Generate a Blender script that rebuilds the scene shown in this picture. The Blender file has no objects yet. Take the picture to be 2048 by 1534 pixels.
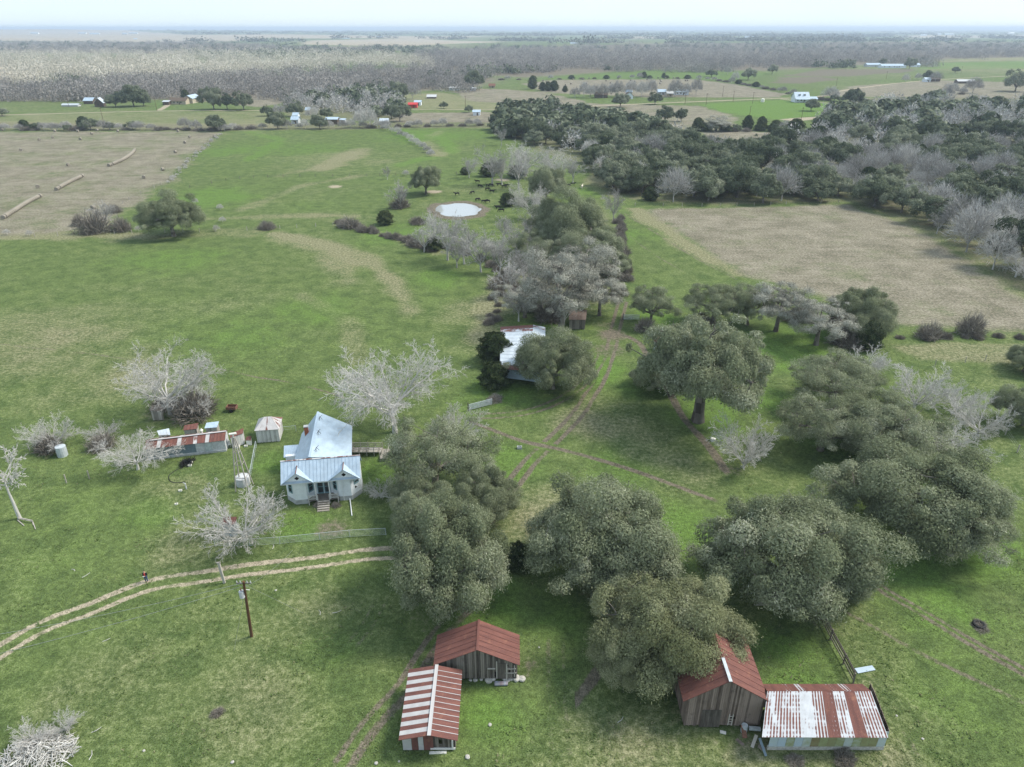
import bpy, math, random
import numpy as np
from mathutils import Vector

# ------------------------------------------------------------------ camera, sky, sun, exposure
SC = bpy.context.scene
COL = SC.collection
F = 1420.0
PITCH = math.atan(711 / F)
SP, CP, CAMH = math.sin(PITCH), math.cos(PITCH), 60.0
cam_data = bpy.data.cameras.new('camera')
cam = bpy.data.objects.new('camera', cam_data)
COL.objects.link(cam)
cam.location = (0, 0, CAMH)
cam.rotation_euler = (math.pi / 2 - PITCH, 0, 0)
cam_data.sensor_width = 36.0
cam_data.lens = 36.0 * F / 2048.0
cam_data.clip_start = 0.5
cam_data.clip_end = 90000
SC.camera = cam

HAZE = 0.00012
SUN_EL, SUN_AZ = math.radians(48), math.radians(75)      # azimuth clockwise from +Y
world = bpy.data.worlds.new('World')
SC.world = world
world.use_nodes = True
wn = world.node_tree.nodes
wl = world.node_tree.links
bg = wn['Background']
sky = wn.new('ShaderNodeTexSky')
sky.sky_type = 'NISHITA'
sky.sun_disc = False
sky.sun_elevation = SUN_EL
sky.sun_rotation = SUN_AZ
sky.air_density = 1.0
sky.dust_density = 0.4
sky.ozone_density = 2.5
# thin bright cloud veil over the clear sky
wtc = wn.new('ShaderNodeTexCoord')
wno = wn.new('ShaderNodeTexNoise')
wno.inputs['Scale'].default_value = 2.2
wno.inputs['Detail'].default_value = 5
wmp = wn.new('ShaderNodeMapping')
wmp.inputs['Scale'].default_value = (1, 1, 3.5)
wl.new(wtc.outputs['Generated'], wmp.inputs['Vector'])
wl.new(wmp.outputs[0], wno.inputs['Vector'])
wmr = wn.new('ShaderNodeMapRange')
wmr.inputs[1].default_value, wmr.inputs[2].default_value = 0.3, 0.7
wmr.inputs[3].default_value, wmr.inputs[4].default_value = 0.78, 0.93
wl.new(wno.outputs['Fac'], wmr.inputs[0])
wmx = wn.new('ShaderNodeMix')
wmx.data_type = 'RGBA'
wl.new(wmr.outputs[0], wmx.inputs[0])
wl.new(sky.outputs[0], wmx.inputs[6])
wmx.inputs[7].default_value = (3.3, 3.95, 4.45, 1)
wl.new(wmx.outputs[2], bg.inputs['Color'])
bg.inputs['Strength'].default_value = 0.115
sun_data = bpy.data.lights.new('sun', 'SUN')
sun_data.energy = 2.5
sun_data.angle = math.radians(18)
sun_data.color = (1.0, 0.94, 0.84)
sun = bpy.data.objects.new('sun', sun_data)
COL.objects.link(sun)
sv = Vector((math.sin(SUN_AZ) * math.cos(SUN_EL), math.cos(SUN_AZ) * math.cos(SUN_EL), math.sin(SUN_EL)))
sun.rotation_euler = sv.to_track_quat('Z', 'Y').to_euler()
sun.location = (40, 20, 300)
SC.view_settings.view_transform = 'Standard'
SC.view_settings.look = 'None'
SC.view_settings.gamma = 1.0
SC.view_settings.exposure = 1.12
SC.cycles.use_denoising = True
SC.cycles.max_bounces = 6
SC.cycles.diffuse_bounces = 4
SC.cycles.volume_bounces = 0
SC.cycles.transparent_max_bounces = 4

# ------------------------------------------------------------------ helpers
def at(u, v, z=0.0):
    """point of height z seen at pixel (u, v) of the 2048 px photograph"""
    b = (v - 767) / F
    a = (u - 1024) / F
    t = (CAMH - z) / (SP + b * CP)
    return (a * t, t * (CP - b * SP), z)

def depth(u, v, z=0.0):
    return (CAMH - z) / (SP + (v - 767) / F * CP)

def lin(r, g, b):
    f = lambda c: (c / 255 / 12.92) if c < 10 else ((c / 255 + 0.055) / 1.055) ** 2.4
    return (f(r), f(g), f(b), 1)

def mesh_np(name, V, polys, tone=None, uv=None, vattr=None):
    """V (n,3); polys: list of (m,k) index arrays; tone per face"""
    me = bpy.data.meshes.new(name)
    V = np.asarray(V, dtype=np.float32)
    me.vertices.add(len(V))
    me.vertices.foreach_set('co', V.ravel())
    polys = [np.asarray(p, dtype=np.int32) for p in polys if len(p)]
    nl = sum(p.size for p in polys)
    npol = sum(len(p) for p in polys)
    me.loops.add(nl)
    me.polygons.add(npol)
    li = np.concatenate([p.ravel() for p in polys])
    tot = np.concatenate([np.full(len(p), p.shape[1], np.int32) for p in polys])
    start = np.concatenate([[0], np.cumsum(tot)[:-1]]).astype(np.int32)
    me.loops.foreach_set('vertex_index', li)
    me.polygons.foreach_set('loop_start', start)
    me.polygons.foreach_set('loop_total', tot)
    if tone is not None:
        a = me.attributes.new('tone', 'FLOAT', 'FACE')
        a.data.foreach_set('value', np.asarray(tone, np.float32).ravel())
    if vattr:
        for k, val in vattr.items():
            a = me.attributes.new(k, 'FLOAT', 'POINT')
            a.data.foreach_set('value', np.asarray(val, np.float32).ravel())
    if uv is not None:
        l = me.uv_layers.new(name='UVMap')
        l.data.foreach_set('uv', np.asarray(uv, np.float32).ravel())
    me.update(calc_edges=True)
    me.validate()
    return me

def tag(o, label=None, cat=None, group=None, kind=None):
    if label: o['label'] = label
    if cat: o['category'] = cat
    if group: o['group'] = group
    if kind: o['kind'] = kind
    return o

def link(name, me, mat=None, parent=None, loc=(0, 0, 0)):
    o = bpy.data.objects.new(name, me)
    if mat is not None and me is not None:
        if len(me.materials) == 0: me.materials.append(mat)
    COL.objects.link(o)
    o.location = loc
    if parent is not None: o.parent = parent
    return o

def thing(name, label, cat, loc, group=None, rz=0.0):
    o = bpy.data.objects.new(name, None)
    COL.objects.link(o)
    o.empty_display_size = 0.5
    o.location = loc
    o.rotation_euler = (0, 0, rz)
    return tag(o, label, cat, group)

def copy_tree(o, parent=None):
    c = o.copy()
    COL.objects.link(c)
    if parent is not None: c.parent = parent
    for ch in o.children: copy_tree(ch, c)
    return c

class MB:
    """collects shapes in one coordinate frame and links them as ONE mesh object"""
    def __init__(s):
        s.v, s.f, s.t, s.uv = [], [], [], []
    def face(s, pts, tone=0.5, uvs=None):
        n = len(s.v)
        s.v += [tuple(p) for p in pts]
        s.f.append(tuple(range(n, n + len(pts))))
        s.t.append(tone)
        s.uv.append(uvs if uvs else [(p[0], p[2]) for p in pts])
    def box(s, c, size, rz=0.0, tone=0.5):
        hx, hy, hz = size[0] / 2, size[1] / 2, size[2] / 2
        cs, sn = math.cos(rz), math.sin(rz)
        P = []
        for z in (-hz, hz):
            for x, y in ((-hx, -hy), (hx, -hy), (hx, hy), (-hx, hy)):
                P.append((c[0] + x * cs - y * sn, c[1] + x * sn + y * cs, c[2] + z))
        s.hexa(P, tone)
    def hexa(s, P, tone=0.5):
        """P: 4 bottom corners counter-clockwise then the 4 top ones"""
        for q in ((3, 2, 1, 0), (4, 5, 6, 7), (0, 1, 5, 4), (1, 2, 6, 5), (2, 3, 7, 6), (3, 0, 4, 7)):
            s.face([P[i] for i in q], tone)
    def bar(s, a, b, w, h=None, tone=0.5):
        """rectangular bar from a to b"""
        h = h or w
        a, b = Vector(a), Vector(b)
        d = (b - a).normalized()
        up = Vector((0, 0, 1)) if abs(d.z) < 0.95 else Vector((0, 1, 0))
        x = d.cross(up).normalized() * w / 2
        y = x.cross(d).normalized() * h / 2
        P = [a - x - y, a + x - y, a + x + y, a - x + y, b - x - y, b + x - y, b + x + y, b - x + y]
        s.hexa([tuple(p) for p in P], tone)
    def tube(s, pts, radii, n=8, tone=0.5, cap=True):
        pts = [Vector(p) for p in pts]
        if not hasattr(radii, '__len__'): radii = [radii] * len(pts)
        rings = []
        for i, p in enumerate(pts):
            d = (pts[min(i + 1, len(pts) - 1)] - pts[max(i - 1, 0)]).normalized()
            up = Vector((0, 0, 1)) if abs(d.z) < 0.9 else Vector((0, 1, 0))
            x = d.cross(up).normalized()
            y = x.cross(d).normalized()
            rings.append([tuple(p + (x * math.cos(k * 2 * math.pi / n) + y * math.sin(k * 2 * math.pi / n)) * radii[i]) for k in range(n)])
        for i in range(len(rings) - 1):
            for k in range(n):
                k2 = (k + 1) % n
                s.face([rings[i][k], rings[i + 1][k], rings[i + 1][k2], rings[i][k2]], tone)
        if cap:
            s.face(rings[0], tone)
            s.face(rings[-1][::-1], tone)
    def slab(s, A, B, C, D, th=0.05, tone=0.5, n=1, tones=None, rib=0.0, ribtone=None):
        """sloping sheet A->B along the eave, D->C along the ridge, cut into n panels along A->B, with uv in metres"""
        A, B, C, D = map(Vector, (A, B, C, D))
        up = (B - A).cross(D - A).normalized()
        if up.z < 0: up = -up
        L = (B - A).length
        S = (D - A).length
        for i in range(n):
            f0, f1 = i / n, (i + 1) / n
            a, b = A.lerp(B, f0), A.lerp(B, f1)
            d, c = D.lerp(C, f0), D.lerp(C, f1)
            tn = tones[i % len(tones)] if tones else tone
            o = up * th
            s.face([a + o, b + o, c + o, d + o], tn, [(f0 * L, 0), (f1 * L, 0), (f1 * L, S), (f0 * L, S)])
            s.face([d, c, b, a], tn)
            s.face([a, b, b + o, a + o], tn)
            s.face([c, d, d + o, c + o], tn)
            if i == 0: s.face([d, a, a + o, d + o], tn)
            if i == n - 1: s.face([b, c, c + o, b + o], tn)
            if rib and i > 0:
                s.bar(a + o * 1.3, d + o * 1.3, rib, th * 0.9, tn if ribtone is None else ribtone)
    def planks(s, p0, p1, z0, ztop, w=0.2, rng=None, gap=0.02, miss=0.0, th=0.04, hole=None, jag=0.06):
        """upright boards from p0 to p1 (plan points); ztop(f) gives the top"""
        rng = rng or random
        p0, p1 = Vector((p0[0], p0[1], 0)), Vector((p1[0], p1[1], 0))
        L = (p1 - p0).length
        n = max(1, int(L / w))
        d = (p1 - p0).normalized()
        nrm = Vector((d.y, -d.x, 0))
        for i in range(n):
            if rng.random() < miss: continue
            fm = (i + 0.5) / n
            a = p0 + d * (L * i / n + gap / 2)
            b = p0 + d * (L * (i + 1) / n - gap / 2)
            zz = z0 + rng.random() * jag
            segs = [(zz, None)]
            if hole:
                for h0, h1, hz0, hz1 in hole:
                    if h0 <= fm <= h1: segs = [(zz, hz0), (hz1, None)]
            off = nrm * (rng.random() - 0.5) * 0.03
            tn = rng.random()
            for q0, q1 in segs:
                ta = ztop(i / n) if q1 is None else q1
                tb = ztop((i + 1) / n) if q1 is None else q1
                if max(ta, tb) - q0 < 0.03: continue
                ta, tb = max(ta, q0 + 0.01), max(tb, q0 + 0.01)
                u = nrm * th / 2
                P = []
                for base in (0, 1):
                    for q, tz in ((a + u, ta), (b + u, tb), (b - u, tb), (a - u, ta)):
                        P.append(((q + off).x, (q + off).y, q0 if base == 0 else tz))
                s.hexa(P, tn)
    def build(s, name, mat, parent=None, smooth=False):
        off = parent_world(parent)
        V = np.array(s.v, dtype=np.float64) - off
        me = bpy.data.meshes.new(name)
        me.from_pydata(V.tolist(), [], s.f)
        a = me.attributes.new('tone', 'FLOAT', 'FACE')
        a.data.foreach_set('value', np.array(s.t, np.float32))
        l = me.uv_layers.new(name='UVMap')
        l.data.foreach_set('uv', np.array([c for q in s.uv for c in q], np.float32).ravel())
        if smooth: me.polygons.foreach_set('use_smooth', [True] * len(me.polygons))
        me.update()
        return link(name, me, mat, parent)

def parent_world(p):
    off = np.zeros(3)
    while p is not None:
        off = off + np.array(p.location)
        p = p.parent
    return off

# ------------------------------------------------------------------ value noise for layout masks
def vnoise(x, y, seed=0):
    xi, yi = np.floor(x).astype(np.int64), np.floor(y).astype(np.int64)
    xf, yf = x - xi, y - yi
    xf, yf = xf * xf * (3 - 2 * xf), yf * yf * (3 - 2 * yf)
    def h(i, j):
        n = (i * 374761393 + j * 668265263 + seed * 974711) & 0x7fffffff
        n = ((n ^ (n >> 13)) * 1274126177) & 0x7fffffff
        return ((n ^ (n >> 16)) & 0xffff) / 65535.0
    return (h(xi, yi) * (1 - xf) + h(xi + 1, yi) * xf) * (1 - yf) + (h(xi, yi + 1) * (1 - xf) + h(xi + 1, yi + 1) * xf) * yf

def fbm(x, y, seed=0, o=3):
    r, a, s = 0, 0.5, 0
    for i in range(o):
        r = r + a * vnoise(x * 2 ** i, y * 2 ** i, seed + i)
        s += a
        a /= 2
    return r / s

# ------------------------------------------------------------------ materials
class NT:
    def __init__(s, name):
        s.m = bpy.data.materials.new(name)
        s.m.use_nodes = True
        s.t = s.m.node_tree
        s.b = s.t.nodes['Principled BSDF']
        s.b.inputs['Specular IOR Level'].default_value = 0.2
    def n(s, typ, **kw):
        nd = s.t.nodes.new('ShaderNode' + typ)
        for k, v in kw.items(): setattr(nd, k, v)
        return nd
    def l(s, a, b): s.t.links.new(a, b)
    def val(s, sock, v):
        if hasattr(v, 'is_output') or isinstance(v, bpy.types.NodeSocket): s.l(v, sock)
        else: sock.default_value = v
    def math(s, op, a, b=0.0, clamp=False):
        nd = s.n('Math', operation=op, use_clamp=clamp)
        s.val(nd.inputs[0], a)
        s.val(nd.inputs[1], b)
        return nd.outputs[0]
    def mr(s, v, a, b, c=0.0, d=1.0, smooth=True):
        nd = s.n('MapRange', interpolation_type='SMOOTHSTEP' if smooth else 'LINEAR')
        s.val(nd.inputs[0], v)
        for i, q in enumerate((a, b, c, d)): nd.inputs[i + 1].default_value = q
        return nd.outputs[0]
    def mix(s, f, a, b, blend='MIX'):
        nd = s.n('Mix', data_type='RGBA', blend_type=blend)
        s.val(nd.inputs[0], f)
        s.val(nd.inputs[6], a)
        s.val(nd.inputs[7], b)
        return nd.outputs[2]
    def attr(s, name):
        return s.n('Attribute', attribute_name=name).outputs['Fac']
    def noise(s, vec, scale, detail=3.0, rough=0.55, dist=0.0):
        nd = s.n('TexNoise')
        if vec is not None: s.l(vec, nd.inputs['Vector'])
        nd.inputs['Scale'].default_value = scale
        nd.inputs['Detail'].default_value = detail
        nd.inputs['Roughness'].default_value = rough
        nd.inputs['Distortion'].default_value = dist
        return nd.outputs['Fac']
    def obj(s): return s.n('TexCoord').outputs['Object']
    def pos(s): return s.n('NewGeometry').outputs['Position']
    def uv(s): return s.n('TexCoord').outputs['UV']
    def scale(s, vec, sc):
        nd = s.n('Mapping')
        s.l(vec, nd.inputs['Vector'])
        nd.inputs['Scale'].default_value = sc
        return nd.outputs[0]
    def bump(s, h, strength=0.4, dist=0.1):
        nd = s.n('Bump')
        nd.inputs['Strength'].default_value = strength
        nd.inputs['Distance'].default_value = dist
        s.l(h, nd.inputs['Height'])
        s.l(nd.outputs[0], s.b.inputs['Normal'])
    def done(s, col, rough=0.8, metal=0.0, spec=None):
        s.val(s.b.inputs['Base Color'], col)
        s.val(s.b.inputs['Roughness'], rough)
        s.b.inputs['Metallic'].default_value = metal
        if spec is not None: s.b.inputs['Specular IOR Level'].default_value = spec
        return s.m

def ground_material():
    k = NT('pasture_ground')
    p = k.pos()
    nA = k.noise(p, 0.045, 3)
    nB = k.noise(p, 0.28, 4, 0.6, 0.6)
    nC = k.noise(p, 1.6, 5, 0.62)
    nD = k.noise(p, 6.0, 6, 0.72)
    d = k.math('ADD', k.attr('dry'), k.math('MULTIPLY', k.math('SUBTRACT', nA, 0.5), 0.9))
    d = k.math('ADD', d, k.math('MULTIPLY', k.math('SUBTRACT', nB, 0.5), 0.75))
    d = k.math('ADD', d, k.math('MULTIPLY', k.math('SUBTRACT', nC, 0.5), 0.8))
    d = k.math('ADD', d, k.math('MULTIPLY', k.math('SUBTRACT', nD, 0.5), 0.5))
    df = k.mr(d, 0.16, 1.02)
    green = k.mix(k.mr(nB, 0.3, 0.7), G_DARK, G_MID)
    lushf = k.mr(k.math('ADD', k.attr('lush'), k.math('MULTIPLY', k.math('SUBTRACT', nB, 0.5), 1.1)), 0.15, 0.9)
    green = k.mix(lushf, green, G_LUSH)
    dry = k.mix(k.mr(nC, 0.3, 0.7), DRY_A, DRY_B)
    col = k.mix(df, green, dry)
    mp = k.n('Mapping')
    k.l(p, mp.inputs['Vector'])
    mp.inputs['Rotation'].default_value = (0, 0, math.radians(52))
    mp.inputs['Scale'].default_value = (0.035, 0.42, 1)
    rows = k.noise(mp.outputs[0], 1.0, 4, 0.6)
    pat = k.noise(p, 0.11, 6, 0.7)
    fm = k.math('ADD', k.math('ADD', k.math('MULTIPLY', rows, 0.18), k.math('MULTIPLY', pat, 0.52)), k.math('MULTIPLY', nC, 0.30))
    fld = k.mix(k.mr(fm, 0.36, 0.64), FIELD_A, FIELD_B)
    fe = k.math('ADD', k.math('MULTIPLY', k.math('SUBTRACT', nB, 0.5), 0.6), k.math('MULTIPLY', k.math('SUBTRACT', nA, 0.5), 0.9))
    ff = k.mr(k.math('ADD', k.attr('field'), fe), 0.25, 0.85)
    col = k.mix(ff, col, fld)
    sf = k.mr(k.math('ADD', k.attr('sand'), k.math('ADD', k.math('MULTIPLY', k.math('SUBTRACT', nC, 0.5), 0.9), k.math('MULTIPLY', k.math('SUBTRACT', nB, 0.5), 0.5))), 0.3, 0.75)
    col = k.mix(sf, col, k.mix(nD, SAND_A, SAND_B))
    mf = k.mr(k.math('ADD', k.attr('mud'), k.math('ADD', k.math('MULTIPLY', k.math('SUBTRACT', nC, 0.5), 1.0), k.math('MULTIPLY', k.math('SUBTRACT', nB, 0.5), 0.6))), 0.3, 0.8)
    col = k.mix(mf, col, k.mix(nC, MUD_A, MUD_B))
    wd = k.noise(p, 0.75, 3, 0.6)
    col = k.mix(k.mr(wd, 0.62, 0.74, 0, 0.3), col, (0.045, 0.068, 0.026, 1))
    g = k.math('MULTIPLY', k.mr(nD, 0.3, 0.7, 0.5, 1.45), k.mr(nC, 0.28, 0.72, 0.72, 1.26))
    cc = k.n('CombineColor')
    for i in range(3): k.l(g, cc.inputs[i])
    col = k.mix(1.0, col, cc.outputs[0], 'MULTIPLY')
    h = k.math('ADD', k.math('MULTIPLY', nC, 0.6), k.math('MULTIPLY', nD, 0.5))
    k.bump(h, 0.7, 0.25)
    return k.done(col, 0.95, spec=0.05)

G_DARK, G_MID, G_LUSH = (0.072, 0.106, 0.036, 1), (0.118, 0.156, 0.054, 1), (0.102, 0.170, 0.040, 1)
DRY_A, DRY_B = (0.150, 0.155, 0.080, 1), (0.225, 0.215, 0.132, 1)
FIELD_A, FIELD_B = (0.125, 0.116, 0.082, 1), (0.255, 0.230, 0.178, 1)
SAND_A, SAND_B = (0.26, 0.225, 0.165, 1), (0.38, 0.33, 0.25, 1)
MUD_A, MUD_B = (0.095, 0.082, 0.060, 1), (0.180, 0.158, 0.120, 1)
M_GROUND = ground_material()

def ramp_material(name, stops, rough=0.85, objrand=0.25, noise_scale=None, spec=0.1, transl=0.0):
    """colour ramp over the per-face tone, shifted a little per object"""
    k = NT(name)
    t = k.attr('tone')
    r = k.n('ObjectInfo').outputs['Random']
    t = k.math('ADD', t, k.math('MULTIPLY', k.math('SUBTRACT', r, 0.5), objrand), True)
    if noise_scale:
        t = k.math('ADD', t, k.math('MULTIPLY', k.math('SUBTRACT', k.noise(k.obj(), noise_scale, 3), 0.5), 0.7), True)
    rp = k.n('ValToRGB')
    e = rp.color_ramp.elements
    e[0].position, e[0].color = stops[0][0], stops[0][1]
    e[1].position, e[1].color = stops[-1][0], stops[-1][1]
    for p, c in stops[1:-1]:
        q = e.new(p)
        q.color = c
    k.l(t, rp.inputs[0])
    m = k.done(rp.outputs[0], rough, spec=spec)
    if transl:
        tr = k.n('BsdfTranslucent')
        k.l(rp.outputs[0], tr.inputs['Color'])
        mx = k.n('MixShader')
        mx.inputs[0].default_value = transl
        k.l(k.b.outputs[0], mx.inputs[1])
        k.l(tr.outputs[0], mx.inputs[2])
        k.l(mx.outputs[0], k.t.nodes['Material Output'].inputs['Surface'])
    return m

M_OAK = ramp_material('live_oak_leaves', [(0.0, (0.085, 0.105, 0.056, 1)), (0.45, (0.200, 0.230, 0.135, 1)), (0.8, (0.33, 0.355, 0.245, 1)), (1.0, (0.52, 0.53, 0.42, 1))], 0.85, 0.12, spec=0.06, transl=0.38)
M_OAKW = ramp_material('live_oak_yellowish_leaves', [(0.0, (0.095, 0.110, 0.045, 1)), (0.45, (0.205, 0.225, 0.122, 1)), (0.8, (0.34, 0.355, 0.215, 1)), (1.0, (0.44, 0.44, 0.31, 1))], 0.85, 0.12, spec=0.06, transl=0.38)
M_OAKG = ramp_material('mossy_oak_leaves', [(0.0, (0.16, 0.158, 0.13, 1)), (0.5, (0.33, 0.33, 0.28, 1)), (1.0, (0.56, 0.56, 0.50, 1))], 0.8, 0.2, spec=0.15, transl=0.25)
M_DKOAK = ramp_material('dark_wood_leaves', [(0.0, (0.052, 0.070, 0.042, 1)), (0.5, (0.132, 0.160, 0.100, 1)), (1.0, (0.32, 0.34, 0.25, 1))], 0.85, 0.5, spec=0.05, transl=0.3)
M_CEDAR = ramp_material('cedar_needles', [(0.0, (0.020, 0.034, 0.014, 1)), (0.5, (0.055, 0.080, 0.032, 1)), (1.0, (0.15, 0.16, 0.07, 1))], 0.8, 0.3, spec=0.1, transl=0.2)
M_TWIG = ramp_material('pale_bare_bark', [(0.0, (0.28, 0.265, 0.245, 1)), (0.5, (0.47, 0.455, 0.43, 1)), (1.0, (0.64, 0.63, 0.60, 1))], 0.9, 0.2)
M_TWIGG = ramp_material('grey_bare_bark', [(0.0, (0.19, 0.182, 0.17, 1)), (0.5, (0.345, 0.335, 0.32, 1)), (1.0, (0.52, 0.51, 0.49, 1))], 0.9, 0.45)
M_TWIGF = ramp_material('far_grey_bark', [(0.0, (0.14, 0.135, 0.125, 1)), (0.5, (0.245, 0.232, 0.215, 1)), (1.0, (0.37, 0.35, 0.32, 1))], 0.9, 0.0)
M_TWIGSUN = ramp_material('cream_sunlit_bark', [(0.0, (0.33, 0.30, 0.245, 1)), (0.5, (0.49, 0.45, 0.375, 1)), (1.0, (0.66, 0.62, 0.54, 1))], 0.9, 0.3)  # cream tint paints sunlight on the river-bottom trees into their bark
M_BRUSH = ramp_material('brown_brush_stems', [(0.0, (0.11, 0.097, 0.082, 1)), (0.5, (0.20, 0.18, 0.155, 1)), (1.0, (0.36, 0.33, 0.29, 1))], 0.95, 0.3)
M_BARK = ramp_material('grey_oak_bark', [(0.0, (0.07, 0.06, 0.05, 1)), (1.0, (0.24, 0.22, 0.195, 1))], 0.95, 0.2, 3.0)

def metal_roof(name, galv, rustA, rustB, streak=1.0, dots=False, seams=True, rough=0.55):
    k = NT(name)
    uv = k.uv()
    t = k.attr('tone')
    n1 = k.noise(k.scale(uv, (2.2, 0.35, 1)), 1.0, 5, 0.6)
    n2 = k.noise(uv, 0.9, 4, 0.6)
    n3 = k.noise(uv, 9.0, 3, 0.6)
    f = k.math('ADD', t, k.math('MULTIPLY', k.math('SUBTRACT', n1, 0.5), streak))
    f = k.math('ADD', f, k.math('MULTIPLY', k.math('SUBTRACT', n2, 0.5), streak * 0.8))
    sx = k.n('SeparateXYZ')
    k.l(uv, sx.inputs[0])
    if dots:
        px = k.math('ABSOLUTE', k.math('SINE', k.math('MULTIPLY', sx.outputs[0], math.pi / 0.30)))
        py = k.math('ABSOLUTE', k.math('SINE', k.math('MULTIPLY', sx.outputs[1], math.pi / 0.42)))
        st = k.math('MULTIPLY', k.mr(px, 0.35, 0.85), k.mr(k.noise(k.scale(uv, (1.6, 0.5, 1)), 1.0, 4), 0.3, 0.65, 0.12, 0.42))
        dd = k.math('SUBTRACT', st, k.math('MULTIPLY', k.mr(py, 0.6, 0.95), 0.07))
        f = k.math('ADD', f, dd)
    rf = k.mr(f, 0.42, 0.6)
    rust = k.mix(k.mr(n1, 0.3, 0.7), rustA, rustB)
    rust = k.mix(k.mr(n3, 0.45, 0.85, 0, 0.4), rust, (0.33, 0.14, 0.08, 1))
    rust = k.mix(k.mr(n2, 0.55, 0.8, 0, 0.55), rust, (0.34, 0.16, 0.095, 1))
    g = k.mix(k.mr(n2, 0.3, 0.7), galv, tuple(c * 0.8 for c in galv[:3]) + (1,))
    col = k.mix(rf, g, rust)
    wv = k.math('SINE', k.math('MULTIPLY', sx.outputs[0], 2 * math.pi / 0.14))
    k.bump(wv, 0.15, 0.03)
    rg = k.math('ADD', k.math('MULTIPLY', rf, 0.3), rough)
    return k.done(col, rg, spec=0.35)

RA, RB = (0.100, 0.042, 0.037, 1), (0.165, 0.068, 0.055, 1)
M_RUST = metal_roof('rusted_tin', (0.50, 0.50, 0.50, 1), RA, RB, 0.75)
M_STRIPE = metal_roof('striped_tin', (0.47, 0.455, 0.455, 1), RA, RB, 0.85)
M_DOTS = metal_roof('spotted_tin', (0.47, 0.49, 0.52, 1), RA, RB, 0.55, dots=True)
M_TIN = metal_roof('pale_tin', (0.40, 0.50, 0.60, 1), RA, RB, 0.15, rough=0.4)
M_TINR = metal_roof('part_rusted_tin', (0.50, 0.56, 0.62, 1), RA, RB, 0.95, rough=0.45)

def wood_material(name, a, b, grime=(0.03, 0.027, 0.024, 1)):
    k = NT(name)
    o = k.obj()
    n = k.noise(k.scale(o, (7, 7, 0.7)), 1.0, 5, 0.65)
    n2 = k.noise(o, 1.2, 3)
    t = k.math('ADD', k.math('MULTIPLY', k.attr('tone'), 0.6), k.math('MULTIPLY', n, 0.6))
    c = k.mix(k.mr(t, 0.2, 0.85), a, b)
    c = k.mix(k.mr(n2, 0.55, 0.8, 0, 0.55), c, grime)
    k.bump(n, 0.5, 0.02)
    return k.done(c, 0.9, spec=0.1)

M_WOOD = wood_material('weathered_boards', (0.055, 0.047, 0.041, 1), (0.225, 0.20, 0.175, 1))
M_WOODR = wood_material('red_brown_boards', (0.075, 0.056, 0.046, 1), (0.26, 0.205, 0.175, 1))
M_WOODP = wood_material('pale_boards', (0.20, 0.18, 0.155, 1), (0.42, 0.39, 0.35, 1))
M_WHITEWOOD = wood_material('flaking_white_boards', (0.34, 0.33, 0.32, 1), (0.62, 0.61, 0.59, 1), (0.22, 0.20, 0.18, 1))
M_POLE = wood_material('creosote_pole', (0.055, 0.030, 0.018, 1), (0.14, 0.075, 0.045, 1))

def plain(name, col, rough=0.7, metal=0.0, var=0.15, scale=3.0, spec=0.25):
    k = NT(name)
    n = k.noise(k.obj(), scale, 4, 0.6)
    c = k.mix(k.mr(n, 0.3, 0.7), tuple(x * (1 - var) for x in col[:3]) + (1,), tuple(min(1, x * (1 + var)) for x in col[:3]) + (1,))
    return k.done(c, rough, metal, spec)

M_WHITE = plain('white_paint', (0.70, 0.74, 0.78), 0.6, 0, 0.07, 1.5)
M_TRIM = plain('white_trim', (0.66, 0.68, 0.70), 0.6, 0, 0.05)
M_FOUND = plain('pale_concrete', (0.38, 0.39, 0.39), 0.9, 0, 0.2, 2)
M_STONE = plain('limestone', (0.40, 0.385, 0.35), 0.95, 0, 0.25, 4)
M_GLASS = plain('dark_window_glass', (0.035, 0.045, 0.05), 0.12, 0, 0.3, 1, 0.6)
M_TEAL = plain('blue_green_paint', (0.16, 0.28, 0.31), 0.6)
M_DARK = plain('dark_opening_shade', (0.012, 0.011, 0.010), 0.95, 0, 0.1)
M_GALV = plain('galvanised_steel', (0.46, 0.50, 0.53), 0.45, 0.2, 0.15, 2)
M_BLUEGREY = plain('blue_grey_tin', (0.16, 0.21, 0.245), 0.5, 0.1, 0.12, 2)
M_IRON = plain('rusty_iron', (0.17, 0.085, 0.06), 0.85, 0, 0.35, 6)
M_BLACK = plain('black_rubber', (0.018, 0.018, 0.018), 0.7)
M_WIRE = plain('grey_wire', (0.30, 0.31, 0.32), 0.5, 0.4)
M_DKWIRE = plain('dark_wire', (0.06, 0.06, 0.06), 0.6)
M_BRICK = plain('rust_red_chimney', (0.30, 0.10, 0.055), 0.9, 0, 0.3, 5)
M_HAY = plain('grey_hay', (0.25, 0.225, 0.185), 0.98, 0, 0.3, 6)
M_RED = plain('red_tin', (0.50, 0.035, 0.035), 0.5)
M_TAN = plain('tan_wall', (0.42, 0.36, 0.27), 0.8)
M_BROWN = plain('brown_wall', (0.10, 0.075, 0.055), 0.85)
M_LGREY = plain('light_grey_wall', (0.46, 0.47, 0.48), 0.8)
M_CREAM = plain('cream_plastic', (0.72, 0.70, 0.64), 0.6, 0, 0.08)
M_YELLOW = plain('yellow_plastic', (0.55, 0.48, 0.22), 0.6)
M_RUSTPATCH = plain('mossy_rust_panel', (0.24, 0.26, 0.13), 0.85, 0, 0.45, 4)
# ------------------------------------------------------------------ ground masks (plan layout of fields, bare patches, woods floor)
def W2(pts): return np.array([at(u, v)[:2] for u, v in pts])

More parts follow.
